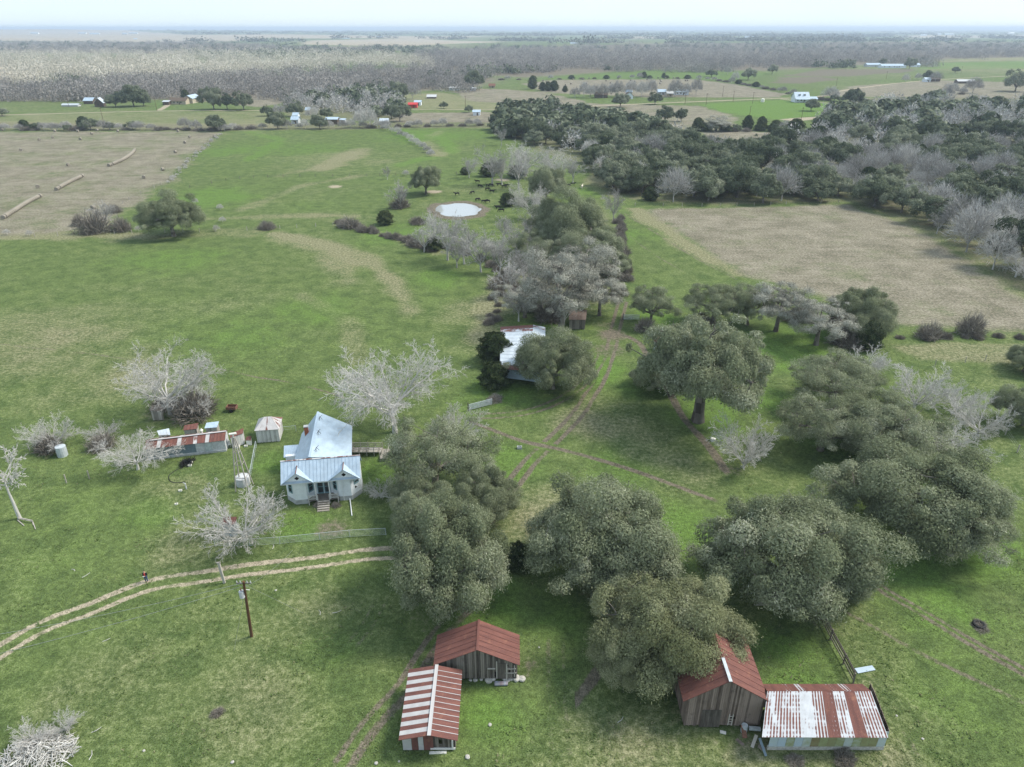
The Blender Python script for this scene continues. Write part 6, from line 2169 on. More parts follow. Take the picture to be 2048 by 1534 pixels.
# ------------------------------------------------------------------ hay bales
def bale_mesh():
    m = MB()
    n = 20
    for x0, x1, r0, r1 in ((-.6, -.54, .68, .75), (-.54, .54, .75, .75), (.54, .6, .75, .68)):
        for k in range(n):
            a0, a1 = k * 2 * math.pi / n, (k + 1) * 2 * math.pi / n
            f = lambda x, r, a: (x, r * math.cos(a), .72 + r * math.sin(a))
            m.face([f(x0, r0, a0), f(x1, r1, a0), f(x1, r1, a1), f(x0, r0, a1)])
    m.face([(-.6, .68 * math.cos(-k * 2 * math.pi / n), .72 + .68 * math.sin(-k * 2 * math.pi / n)) for k in range(n)])
    m.face([(.6, .68 * math.cos(k * 2 * math.pi / n), .72 + .68 * math.sin(k * 2 * math.pi / n)) for k in range(n)])
    o = m.build('hay_bale', M_HAY)
    me = o.data
    bpy.data.objects.remove(o)
    return me
BALE = bale_mesh()
LOOSE = [(5, 262), (79, 281), (106, 277), (110, 264), (156, 264), (161, 280), (184, 269), (195, 262), (236, 264), (356, 264), (370, 287), (380, 276), (429, 275), (351, 306), (137, 332), (326, 341), (288, 357), (76, 376), (187, 418), (42, 302)]
for u, v in LOOSE:
    o = link('hay_bale', BALE, None, None, at(u, v))
    o.rotation_euler = (0, 0, RN.uniform(0, 3.1))
    tag(o, 'round grey hay bale lying alone in the tan hay field', 'hay bale', 'loose hay bales in the hay field')
def bale_row(pts, label, group):
    P = smooth_line(W2(pts), 1.24)
    last = None
    for i, q in enumerate(P):
        if last is not None and np.linalg.norm(q - last) < 1.19: continue
        t = P[min(i + 1, len(P) - 1)] - P[max(i - 1, 0)]
        o = link('hay_bale', BALE, None, None, (q[0], q[1], 0))
        o.rotation_euler = (0, 0, math.atan2(t[1], t[0]) + RN.uniform(-.03, .03))
        tag(o, label, 'hay bale', group)
        last = q
bale_row([(8, 438), (30, 424), (55, 408), (82, 394)], 'hay bale in the nearest butted row at the left edge', 'nearest row of hay bales')
bale_row([(114, 381), (135, 369), (166, 354)], 'hay bale in the middle butted row of the hay field', 'middle row of hay bales')
bale_row([(219, 333), (245, 322), (262, 311), (270, 302)], 'hay bale in the farthest curved row of the hay field', 'farthest row of hay bales')
# ------------------------------------------------------------------ farther farms
def far_house(u0, u1, v, d, hw, hr, wallmat, roofmat, label, cat='house', name='farm_house', rz=0.0, windows=2, door=True, tone=0.05, axis='x', z=0.0, group=None):
    """gabled building whose front foot runs from pixel (u0, v) to (u1, v)"""
    a, b = at(u0, v), at(u1, v)
    w = abs(b[0] - a[0])
    r = thing(name, label, cat, ((a[0] + b[0]) / 2, a[1] + d / 2, z), group, rz)
    def loc(mb, nm, mat, par=r):
        o = MB.__new__(MB)
        me = bpy.data.meshes.new(nm)
        me.from_pydata(mb.v, [], mb.f)
        at_ = me.attributes.new('tone', 'FLOAT', 'FACE')
        at_.data.foreach_set('value', np.array(mb.t, np.float32))
        l = me.uv_layers.new(name='UVMap')
        l.data.foreach_set('uv', np.array([c for q in mb.uv for c in q], np.float32).ravel())
        me.update()
        return link(nm, me, mat, par)
    X, Y = w / 2, d / 2
    m = MB()
    m.face([(-X, -Y, 0), (X, -Y, 0), (X, -Y, hw), (-X, -Y, hw)])
    m.face([(X, Y, 0), (-X, Y, 0), (-X, Y, hw), (X, Y, hw)])
    if axis == 'x':
        m.face([(X, -Y, 0), (X, Y, 0), (X, Y, hw), (X, 0, hr), (X, -Y, hw)])
        m.face([(-X, Y, 0), (-X, -Y, 0), (-X, -Y, hw), (-X, 0, hr), (-X, Y, hw)])
    else:
        m.face([(X, -Y, 0), (X, Y, 0), (X, Y, hw), (X, -Y, hw)])
        m.face([(-X, Y, 0), (-X, -Y, 0), (-X, -Y, hw), (-X, Y, hw)])
        m.face([(-X, -Y, hw), (X, -Y, hw), (0, -Y, hr)])
        m.face([(X, Y, hw), (-X, Y, hw), (0, Y, hr)])
    wl_ = loc(m, 'wall', wallmat)
    m = MB()
    o = .5
    if axis == 'x':
        e = hw - (hr - hw) * o / Y
        m.slab((-X - o, -Y - o, e), (X + o, -Y - o, e), (X + o, 0, hr), (-X - o, 0, hr), .12, tone, n=6, tones=[tone, tone + .03])
        m.slab((X + o, Y + o, e), (-X - o, Y + o, e), (-X - o, 0, hr), (X + o, 0, hr), .12, tone, n=6)
    else:
        e = hw - (hr - hw) * o / X
        m.slab((-X - o, Y + o, e), (-X - o, -Y - o, e), (0, -Y - o, hr), (0, Y + o, hr), .12, tone, n=6, tones=[tone, tone + .03])
        m.slab((X + o, -Y - o, e), (X + o, Y + o, e), (0, Y + o, hr), (0, -Y - o, hr), .12, tone, n=6)
    loc(m, 'roof', roofmat)
    for k in range(windows):
        x = -X + w * (k + 1) / (windows + 1) - (w * .08)
        m = MB()
        m.box((x, -Y - .02, hw * .58), (min(1.2, w * .12), .06, hw * .38))
        loc(m, 'window', M_GLASS)
    if door:
        m = MB()
        m.box((X * .25, -Y - .03, min(1.05, hw * .42)), (1.0, .06, min(2.1, hw * .84)))
        loc(m, 'door', M_BROWN)
    return r, loc, X, Y

r, loc, X, Y = far_house(1590, 1618, 205, 11, 3.6, 8.4, M_WHITE, M_TIN, 'white farmhouse with a bright metal roof and two dormers on the green lawn', tone=-.3, windows=3)
for x in (-X * .35, X * .35):
    m = MB()
    m.box((x, -2.6, 6.2), (1.5, 2.2, 1.5))
    dm = loc(m, 'dormer', M_LGREY)
    m = MB()
    m.box((x, -3.72, 6.2), (.9, .06, .9))
    loc(m, 'dormer_window', M_GLASS, dm)
m = MB()
m.slab((-X, -Y - 3, 2.7), (X, -Y - 3, 2.7), (X, -Y - .2, 3.4), (-X, -Y - .2, 3.4), .12, -.3)
loc(m, 'porch_roof', M_TIN)
m = MB()
for k in range(5): m.bar((-X + k * X / 2, -Y - 2.8, 0), (-X + k * X / 2, -Y - 2.8, 2.8), .2)
loc(m, 'porch_post', M_TRIM)
far_house(1619, 1634, 204, 8, 2.6, 4.2, M_WHITE, M_TIN, 'low white garage right of the farmhouse with two dormers', 'garage', 'garage', tone=-.3, windows=1)
r, loc, X, Y = far_house(338, 372, 209, 12, 3.0, 5.2, M_TAN, M_BROWN, 'long tan farmhouse with a grey-brown roof by the left-hand road', windows=4)
far_house(368, 386, 207, 18, 4.2, 6.6, M_TAN, M_TIN, 'tan workshop with a pale blue metal roof behind the long tan farmhouse', 'workshop', 'workshop', tone=-.1, windows=1, axis='y')
far_house(326, 338, 210, 8, 2.6, 3.4, M_BROWN, M_GALV, 'open carport at the left end of the long tan farmhouse', 'carport', 'carport', windows=0)
far_house(188, 204, 214, 9, 3.4, 7.0, M_BROWN, M_TINR, 'collapsing dark barn with half a pale roof on the far left', 'barn', 'barn', rz=.25, tone=.3, windows=1, axis='y')
far_house(168, 186, 208, 8, 2.8, 5.0, M_BROWN, M_TIN, 'dark shed with a pale roof left of the collapsing barn', 'shed', 'shed', tone=.0, windows=0)
far_house(124, 156, 213, 5, 1.2, 2.2, M_LGREY, M_GALV, 'long low grey cattle shed at the far left', 'shed', 'shed', windows=0, door=False)
far_house(817, 834, 216, 7, 2.8, 4.0, M_RED, M_RED, 'bright red shed on the far green meadow', 'shed', 'shed', windows=0)
far_house(829, 842, 211, 6, 2.8, 4.0, M_WHITE, M_TIN, 'white trailer behind the bright red shed', 'trailer', 'trailer', tone=-.3, windows=1)
far_house(854, 872, 197, 8, 1.5, 3.2, M_BROWN, M_LGREY, 'dark heap of sheds with a pale roof on the far green meadow', 'shed', 'shed', windows=0, door=False)
far_house(1250, 1266, 198, 7, 3.0, 6.0, M_WHITE, M_BROWN, 'white gabled house under bare trees beyond the live oak wood', windows=1, axis='y')
far_house(1253, 1264, 190, 8, 3.0, 4.8, M_LGREY, M_TIN, 'house with a pale blue roof behind the white gabled house', tone=-.1)
far_house(1190, 1215, 196, 8, 2.8, 5.0, M_BROWN, M_BROWN, 'dark shed under the bare trees left of the white gabled house', 'shed', 'shed', windows=0)
far_house(1316, 1332, 190, 9, 3.0, 5.0, M_LGREY, M_TIN, 'grey house under bare trees right of the white gabled house', tone=.05)
far_house(1334, 1346, 193, 8, 2.8, 4.6, M_TAN, M_LGREY, 'tan house in the middle of the bare tree row', tone=.05, windows=1)
far_house(1350, 1377, 190, 9, 3.0, 5.0, M_WHITE, M_TIN, 'long white house at the right end of the bare tree row', tone=-.2, windows=3)
far_house(1734, 1762, 133.5, 14, 3.2, 5.6, M_LGREY, M_TIN, 'long white poultry house, left one, beyond the ploughed field', 'poultry house', 'poultry_house', tone=-.3, windows=0)
far_house(1763, 1812, 136, 14, 3.4, 6.0, M_WHITE, M_TIN, 'long white poultry house, right one, beyond the ploughed field', 'poultry house', 'poultry_house', tone=-.3, windows=4)
far_house(1828, 1840, 134, 14, 3.4, 6.0, M_WHITE, M_TIN, 'white barn right of the big oak beyond the ploughed field', 'barn', 'barn', tone=-.3, windows=0)
far_house(1850, 1861, 164, 8, 3.0, 5.0, M_WHITE, M_TIN, 'small white house under a dark oak on the far right', tone=-.2, windows=1)
far_house(1862, 1880, 163, 8, 2.8, 4.6, M_BROWN, M_BROWN, 'dark house right of the small white one on the far right', windows=1)
far_house(1915, 1950, 167, 8, 2.6, 4.4, M_BROWN, M_LGREY, 'long grey shed behind bare trees on the far right', 'shed', 'shed', windows=1)
far_house(583, 597, 248, 6, 3.0, 4.8, M_LGREY, M_TIN, 'small pale house in the hedge, left of the open-fronted shed', windows=1, tone=-.1)
far_house(586, 596, 238, 6, 2.6, 4.2, M_WHITE, M_TIN, 'white shed behind the small pale house in the hedge', 'shed', 'shed', tone=-.2, windows=0)
r, loc, X, Y = far_house(652, 675, 249, 8, 3.4, 4.4, M_BROWN, M_TIN, 'open-fronted shed with a white roof and dark mouth in the hedge', 'shed', 'shed', tone=-.3, windows=1, door=False)
far_house(676, 690, 247, 6, 2.4, 3.0, M_LGREY, M_TIN, 'low white lean-to right of the open-fronted shed', 'shed', 'shed', tone=-.2, windows=0)
far_house(612, 620, 229, 5, 3.4, 5.0, M_TAN, M_TIN, 'small tan shed above the hedge buildings', 'shed', 'shed', windows=0)
far_house(760, 776, 250, 6, 2.6, 4.0, M_LGREY, M_TINR, 'grey shed at the right end of the hedge', 'shed', 'shed', windows=0, tone=.15)
far_house(946, 960, 231, 6, 2.6, 3.8, M_WHITE, M_TIN, 'white shed at the left end of the live oak wood', 'shed', 'shed', tone=-.3, windows=0)
far_house(899, 919, 181, 5, 2.8, 3.6, M_WHITE, M_LGREY, 'white trailer house at the wood edge, left one', 'trailer', 'trailer', windows=3)
far_house(941, 952, 182, 5, 2.8, 3.6, M_WHITE, M_LGREY, 'white trailer house at the wood edge, right one', 'trailer', 'trailer', windows=1)
far_house(978, 990, 176, 6, 2.4, 4.4, M_TAN, M_IRON, 'small orange roofed shed beyond the bare field', 'shed', 'shed', windows=0)
p = at(1525, 204)
m = MB()
m.tube([p, (p[0], p[1], 2.6), (p[0], p[1], 3.1)], [1.6, 1.6, .4], 16)
tag(m.build('water_tank', M_CREAM), 'round cream water tank on the green lawn by the pale road', 'tank')
# farms near the horizon
FRN = random.Random(5)
for i, (u, v, w, mt) in enumerate([(70, 68, 8, M_WHITE), (165, 68, 10, M_WHITE), (190, 69, 14, M_WHITE), (267, 68, 12, M_WHITE), (272, 80, 8, M_TAN), (692, 79, 16, M_WHITE), (760, 76, 14, M_TAN), (908, 65, 18, M_TAN), (1034, 65, 14, M_WHITE),
                                  (1148, 88, 14, M_WHITE), (1500, 76, 22, M_WHITE), (1408, 75, 10, M_WHITE), (1847, 72, 12, M_WHITE), (1876, 70, 12, M_WHITE), (1898, 70, 18, M_WHITE), (1998, 70, 10, M_TAN), (2022, 68, 10, M_WHITE), (1354, 69, 6, M_TAN), (925, 78, 10, M_LGREY), (250, 69, 7, M_LGREY)]):
    pz = at(u, v)
    h = hill(np.array([pz[0]]), np.array([pz[1]]))[0]
    q = at(u, v, h)
    s = depth(u, v, h) / F
    pp0 = far_house(u - w / 2, u + w / 2, v, 14, s * 1.6, s * 3, mt, M_TIN, 'small pale farm building specked near the horizon', 'farm building', 'farm_building', tone=-.2, windows=0, door=False, group='farm buildings near the horizon')[0]
    pp0.location = (q[0], q[1], h)

# poles along the far roads
pm = MB()
pm.tube([(0, 0, -.3), (0, 0, 9.5)], [.16, .11], 8)
pm.bar((-.9, 0, 9.0), (.9, 0, 9.0), .12)
PB = pm.build('utility_pole', M_POLE)
PME = PB.data
bpy.data.objects.remove(PB)
for i, (u, v) in enumerate([(138, 214), (314, 222), (207, 244), (931, 216), (1370, 208), (1412, 210), (1466, 204), (1505, 207), (1672, 173), (1498, 240), (1602, 243), (1445, 193), (1772, 158), (1922, 146)]):
    o = link('utility_pole', PME, None, None, at(u, v))
    tag(o, 'thin brown utility pole along the far roads', 'utility pole', 'utility poles along the far roads')

# dark round bales on the far tan field
for i, (u, v) in enumerate([(1086, 163), (1093, 164), (1110, 163), (1131, 171), (1142, 169), (1146, 160), (1166, 160), (1178, 158), (1173, 168), (1212, 163), (1221, 167), (1236, 157), (1261, 162), (1270, 164), (1294, 160), (1316, 157), (1320, 161), (1322, 164), (1320, 168), (1331, 158), (1347, 157), (1364, 169), (1371, 162), (1375, 162), (1400, 160)]):
    o = link('hay_bale', BALE, None, None, at(u, v))
    o.rotation_euler = (0, 0, FRN.uniform(0, 3))
    o.scale = (1.25,) * 3
    tag(o, 'dark round bale on the far tan field', 'hay bale', 'dark bales on the far tan field')

# ------------------------------------------------------------------ hedges and trees of the middle distance
def mid_tree(kind, u, v, wpx, label, sz=1.0, group=None):
    """tree standing at ground pixel (u, v), crown wpx wide"""
    t = depth(u, v, 3)
    s = wpx * t / F / TREES[kind][0][2]
    return plant(kind, at(u, v), s, sz, label, group)

MT = random.Random(31)
MID = [  # u, v (foot), width px, kind, sz, label
    (268, 213, 60, 'oakmid', 1.0, 'wide dark live oak by the left-hand road, beside the collapsing barn'), (232, 214, 40, 'oakmid', .9, 'dark live oak left of the widest one by the left-hand road'), (288, 212, 30, 'oakmid', 1.0, 'smaller live oak right of the widest one by the left-hand road'),
    (428, 219, 50, 'oakmid', 1.25, 'dark live oak right of the long tan farmhouse, left of three'), (455, 219, 36, 'oakmid', 1.3, 'dark live oak right of the long tan farmhouse, middle of three'), (488, 220, 44, 'oakmid', 1.2, 'dark live oak right of the long tan farmhouse, right of three'),
    (372, 200, 18, 'cedar', 1.2, 'dark cedar behind the tan workshop'), (368, 188, 14, 'cedar', 1.2, 'dark cedar far behind the tan workshop'),
    (535, 232, 26, 'oakmid', 1.2, 'live oak above the hedge at the end of the green field, left one'), (558, 232, 30, 'baremid', .9, 'bare tree above the hedge at the end of the green field'),
    (590, 233, 36, 'oakmid', 1.2, 'dark live oak behind the small pale house in the hedge'), (626, 240, 32, 'palemid', 1.0, 'pale bare tree above the open-fronted shed'), (655, 238, 30, 'oakmid', 1.0, 'dark oak behind the open-fronted shed'),
    (556, 258, 40, 'oakmid', 1.2, 'dark green oak in the hedge left of the small pale house'), (640, 258, 36, 'oakmid', 1.2, 'dark green oak in the hedge left of the open-fronted shed'),
    (740, 256, 40, 'palemid', 1.2, 'pale bare tree in the hedge right of the open-fronted shed'), (722, 254, 34, 'palemid', 1.2, 'pale bare tree in the hedge just right of the open-fronted shed'), (800, 243, 40, 'oakmid', 1.2, 'dark oak at the right end of the hedge buildings'),
    (783, 238, 34, 'oakmid', 1.2, 'dark oak behind the grey shed at the right end of the hedge'), (888, 217, 18, 'oakmid', 1.1, 'lone round tree on the far green meadow'), (938, 225, 20, 'oakmid', 1.1, 'dark round tree left of the live oak wood'),
    (795, 203, 46, 'oakmid', 1.2, 'big dark oak at the wood edge above the bright red shed'), (825, 198, 34, 'baremid', 1.0, 'bare tree at the wood edge above the bright red shed'), (948, 178, 46, 'oakmid', 1.1, 'dark oak at the wood edge beside the white trailer houses'),
    (432, 262, 46, 'oakmid', 1.0, 'large dark oak in the hedge at the corner of the hay field'), (182, 260, 40, 'oakmid', .9, 'dark oak in the hedge above the hay bales'), (168, 257, 26, 'cedar', 1.0, 'dark cedar in the hedge above the hay bales'),
    (135, 262, 18, 'oakmid', 1.0, 'small dark oak in the hedge at the upper left'), (265, 259, 26, 'oakmid', 1.0, 'dark oak in the hedge in the middle of the hay field edge'), (220, 260, 24, 'oakmid', .9, 'round oak in the hedge left of the middle'),
    (50, 258, 22, 'cedar', .9, 'dark cedar in the hedge at the far upper left'), (75, 260, 26, 'oakmid', .8, 'dark bush oak in the hedge at the far upper left'), (5, 232, 30, 'oakmid', .8, 'dark tree at the left edge by the road'), (370, 258, 30, 'baremid', .9, 'bare grey tree in the hedge before the corner oak'),
    (1330, 246, 40, 'oakmid', 1.3, 'live oak standing beyond the live oak wood by the bare field'), (1362, 243, 28, 'oakmid', 1.3, 'dark live oak right of the one by the bare field'), (1310, 252, 26, 'oakmid', 1.2, 'dark oak at the left foot of the live oak by the bare field'),
    (1240, 214, 38, 'oakmid', 1.0, 'spreading oak on the road verge, left one'), (1310, 209, 32, 'oakmid', 1.1, 'spreading oak on the road verge, right one'),
    (1065, 178, 20, 'cedar', 1.4, 'pointed dark cedar at the field hedge, far centre'), (1085, 181, 16, 'cedar', 1.1, 'low dark cedar right of the pointed one, left of three'), (1096, 182, 18, 'cedar', 1.1, 'low dark cedar right of the pointed one, middle of three'), (1108, 182, 20, 'cedar', 1.1, 'low dark cedar right of the pointed one, right of three'), (1130, 184, 12, 'cedar', 1.1, 'small dark cedar before the bare tree row'),
    (1430, 263, 34, 'oakmid', .9, 'dark bush oak at the left end of the small tan field hedge'), (1432, 262, 60, 'oakgrey', .5, 'rounded greyish tree over the small tan field'), (1395, 262, 26, 'cedar', 1.1, 'dark cedar left of the rounded greyish tree'),
    (1494, 260, 24, 'cedar', 1.3, 'ragged cedar over the small tan field, left one'), (1522, 260, 24, 'cedar', 1.2, 'ragged cedar over the small tan field, right one'), (1474, 262, 22, 'oakmid', .9, 'dark bush between the ragged cedar and the rounded greyish tree'), (1550, 262, 26, 'cedar', .9, 'dark cedar at the right end of the small tan field hedge'), (1575, 266, 30, 'oakmid', .9, 'dark oak at the right end of the small tan field hedge'),
    (1622, 222, 34, 'oakmid', 1.0, 'oak in front of the farmhouse with two dormers'), (1665, 245, 40, 'oakmid', 1.0, 'left of the pair of round oaks below the green lawn'), (1702, 240, 48, 'oakmid', 1.1, 'right of the pair of round oaks below the green lawn'), (1655, 246, 22, 'oakmid', 1.0, 'small oak left of the pair below the green lawn'),
    (1705, 210, 46, 'oakmid', 1.0, 'dark oak at the end of the white driveway'), (1660, 201, 40, 'baremid', .8, 'grey thicket tree right of the farmhouse with two dormers'),
    (1810, 166, 18, 'palemid', 1.2, 'bare tree at the bend of the pale road'), (1855, 160, 24, 'oakmid', 1.1, 'dark oak above the small white house'), (1835, 160, 16, 'baremid', 1.0, 'bare tree left of the small white house'), (1870, 164, 30, 'baremid', .8, 'bare tree right of the small white house'),
    (1910, 146, 19, 'oakmid', .9, 'lone round oak on the far bright green field'), (1818, 138, 26, 'oakmid', 1.2, 'big dark oak between the poultry houses and the white barn'), (1845, 128, 20, 'oakmid', 1.0, 'dark oak behind the white barn on the far right'), (1544, 148, 22, 'oakmid', 1.3, 'dark oak on the far field edge near the wood'),
    (1496, 160, 32, 'oakmid', 1.1, 'pale green oak on the strip beyond the tan field'), (1423, 154, 24, 'oakmid', .9, 'dark oak on the strip beyond the tan field'), (1470, 163, 20, 'palemid', 1.1, 'bare tree on the strip beyond the tan field'), (1455, 149, 18, 'baremid', 1.0, 'bare tree at the back of the strip beyond the tan field'),
    (2030, 183, 56, 'oakmid', 1.1, 'big round oak at the right edge of the far fields'), (2040, 160, 26, 'oakmid', .9, 'dark oak behind the big round one at the right edge'), (1945, 186, 40, 'baremid', .9, 'dark bare tree in the field hedge on the far right'), (1900, 190, 36, 'baremid', .8, 'dark bare clump in the field hedge on the far right'), (1863, 193, 16, 'oakmid', .9, 'small dark tree in the field hedge on the far right'),
    (1704, 132, 16, 'oakmid', 1.2, 'dark oak left of the poultry houses'), (1765, 130, 18, 'oakmid', 1.0, 'dark oak behind the poultry houses'),
    (1280, 155, 14, 'oakmid', 1.1, 'dark tree on the green strip behind the bales, left one'), (1288, 156, 12, 'cedar', 1.1, 'dark cedar on the green strip behind the bales'), (1327, 156, 9, 'cedar', 1.2, 'lone dark cedar on the green strip behind the bales, right one'),
]
for u, v, w, k_, sz, lab in MID: mid_tree(k_, u, v, w, lab, sz)
for i, u in enumerate([1150, 1168, 1190, 1206, 1222, 1262, 1283, 1302, 1345, 1350, 1371, 1392, 1180, 1235]):
    mid_tree('baremid', u, 194 - (i % 3) * 2 + (2 if u < 1240 else 0), MT.uniform(24, 36), 'bare tree in the row round the far white houses', MT.uniform(1.0, 1.35), 'bare trees round the far white houses')
def hedge(pts, step, kinds, w0, w1, label, group, sz=(.6, .9)):
    P = smooth_line(W2(pts), step)
    for x, y in P:
        k_ = MT.choice(kinds)
        s = MT.uniform(w0, w1) / TREES[k_][0][2]
        plant(k_, (x + MT.uniform(-2, 2), y + MT.uniform(-2, 2), 0), s, MT.uniform(*sz), label[0] if k_ in ('baremid', 'palemid') else (label[2] if k_ == 'brush' else label[1]), group + (' bare' if k_ in ('baremid', 'palemid') else (' brush' if k_ == 'brush' else ' evergreen')))
HL = ('bare grey tree in the hedge behind the hay field', 'dark oak in the hedge behind the hay field', 'grey brush in the hedge behind the hay field')
hedge([(-60, 259), (100, 261), (300, 260), (450, 262)], 5.0, ['baremid', 'baremid', 'brush', 'brush', 'baremid'], 6, 9.5, HL, 'hedge behind the hay field', (.55, .85))
hedge([(450, 260), (560, 258), (770, 256)], 6.0, ['baremid', 'brush', 'baremid', 'palemid'], 6, 9, ('bare grey tree in the hedge behind the green pasture', 'dark oak in the hedge behind the green pasture', 'grey brush in the hedge behind the green pasture'), 'hedge behind the green pasture', (.55, .9))
hedge([(800, 254), (870, 253), (960, 251)], 4.5, ['brush', 'brush', 'baremid'], 6, 8, ('bare purple-grey tree in the thick hedge left of the live oak wood', '', 'purple-grey brush in the thick hedge left of the live oak wood'), 'thick hedge left of the live oak wood', (.6, .9))
hedge([(770, 258), (800, 268), (830, 285), (862, 312)], 8.0, ['palemid', 'baremid'], 3.5, 6, ('small bare tree in the line running down the green pasture', '', ''), 'small bare trees down the green pasture', (.7, 1.0))
hedge([(1000, 160), (1100, 159), (1300, 157), (1400, 159), (1500, 172), (1590, 191)], 14, ['baremid', 'brush', 'baremid', 'brush', 'cedar'], 7, 10, ('bare tree in the hedge behind the far bales', 'cedar in the hedge behind the far bales', 'brush in the hedge behind the far bales'), 'hedge behind the far bales', (.5, .8))
hedge([(1640, 200), (1700, 205), (1740, 212)], 7, ['baremid', 'brush', 'oakmid'], 7, 10, ('bare tree beside the white driveway', 'dark oak beside the white driveway', 'brush beside the white driveway'), 'thicket beside the white driveway', (.6, .9))
hedge([(440, 270), (395, 308), (335, 365)], 4.0, ['palemid'], 1.2, 2.6, ('scrap of pale weeds along the hay field fence', '', ''), 'weeds along the hay field fence', (.5, .8))
hedge([(1840, 200), (1880, 193), (1930, 187)], 9, ['brush', 'baremid'], 7, 10, ('bare tree in the hedge before the big round oak', '', 'brush in the hedge before the big round oak'), 'hedge before the big round oak', (.5, .8))
hedge([(1560, 265), (1600, 275), (1650, 285)], 6.5, ['oakmid', 'cedar', 'baremid'], 8, 12, ('bare tree on the rim of the small tan field', 'evergreen on the rim of the small tan field', ''), 'rim of the small tan field', (.6, .9))
hedge([(1390, 262), (1450, 262), (1560, 262)], 7.0, ['oakmid', 'cedar', 'brush'], 6, 9, ('', 'evergreen in the hedge over the small tan field', 'brush in the hedge over the small tan field'), 'hedge over the small tan field', (.5, .8))
for u, v in ((391, 408), (441, 420), (446, 445), (278, 463), (433, 462), (60, 472), (15, 470), (812, 352)):
    mid_tree('palemid', u, v, 16, 'small whitish sapling on the pasture', .9, 'whitish saplings on the pasture')

# wood round the hedge buildings and beyond the red shed: big enough to tell the trees apart
woodL = [(565, 222), (600, 200), (700, 188), (785, 190), (800, 205), (795, 236), (740, 236), (700, 226), (640, 222)]
def mixL(x, y, r):
    q = r.random()
    return 'oakmid' if q < .25 else ('palemid' if q < .35 else 'baremid')
LL = {'live oak': 'dark oak in the bare wood behind the hedge buildings', 'bare tree': 'bare grey tree in the wood behind the hedge buildings'}
n3 = fill_wood(woodL, 12.5, mixL, SZ, LL, 'wood behind the hedge buildings', WR, 200)

PALE = [q[3] for q in POLYS if q[0] == 'tanf']
# ------------------------------------------------------------------ far woods that read as one mass
def far_wood(name, label, polys, mat, n_tri, card, base, hrange, seed, dens_noise=None):
    rng = np.random.default_rng(seed)
    Vs, Ts, off = [], [], 0
    proto = []
    for i in range(5):
        r2 = np.random.default_rng(seed * 10 + i)
        proto.append(base(r2, n_tri))
    tot = 0
    for poly, n, (vf, jit) in polys:
        us = [p[0] for p in poly]
        vs = [p[1] for p in poly]
        cnt = 0
        for _ in range(n * 6):
            if cnt >= n: break
            u, v = rng.uniform(min(us), max(us)), rng.uniform(min(vs), max(vs))
            x, y = at(u, v)[:2]
            q1 = float(fbm(np.array([x / 90]), np.array([y / 160]), 9, 3)[0]) - .5
            if not in_poly(u + q1 * 60, v + q1 * .36 * (v - 50), poly): continue
            if dens_noise and any(in_poly(u, v, q) for q in PALE): continue
            if dens_noise and float(fbm(np.array([x / dens_noise[0]]), np.array([y / dens_noise[0]]), seed, 2)[0]) < dens_noise[1]: continue
            h = float(hill(np.array([x]), np.array([y]))[0])
            cnt += 1
            q2 = float(fbm(np.array([x / 45]), np.array([y / 70]), 19, 2)[0]) - .5
            s = rng.uniform(*hrange) * (1 + q2 * .9) * (1 if y < 2200 else min(2.4, y / 2200 * .9))
            sz = rng.uniform(.8, 1.15) * (1 if y < 2200 else max(.28, 1.1 * 2200 / y))
            a = rng.uniform(0, 6.28)
            V, T = proto[rng.integers(5)]
            c, sn = math.cos(a), math.sin(a)
            W_ = np.stack([(V[:, 0] * c - V[:, 1] * sn) * s + x, (V[:, 0] * sn + V[:, 1] * c) * s + y, V[:, 2] * s * sz + h], 1)
            Vs.append(W_.astype(np.float32))
            Ts.append(np.clip(T + rng.normal() * .16 + q2 * .7, 0, 1))
            tot += 1
    V = np.vstack(Vs)
    me = mesh_np(name, V, [np.arange(len(V)).reshape(-1, 4)], tone=np.concatenate(Ts))
    o = link(name, me, mat)
    print(name, tot, len(V) // 4)
    return tag(o, label, 'wood', None, 'stuff')

def b_bare(r, n):
    V, Q = twig_ball(r, n, .58, 1.0, .10, .10, .022, .6, .1)
    st = np.array([[-.02, 0, 0], [.02, 0, 0], [.015, 0, .6], [-.015, 0, .6]])
    return np.vstack([V, st]), np.clip(np.concatenate([.5 + r.normal(size=n) * .13, [.5]]), 0, 1)
def b_leaf(r, n):
    d = unit(r.normal(size=(n, 3)))
    d[:, 2] = np.abs(d[:, 2])
    th = np.arctan2(d[:, 1], d[:, 0])
    lob = 1 + .2 * np.sin(3 * th + r.uniform(0, 6))
    p = d * (r.random(n) ** .3)[:, None] * np.array([.62, .62, .72]) * lob[:, None] + np.array([0, 0, .18])
    V, Q = cards(r, p, unit(d + r.normal(size=(n, 3)) * .5), np.full(n, .26), np.full(n, .19))
    return V, np.clip(.5 + r.normal(size=n) * .22, 0, 1)

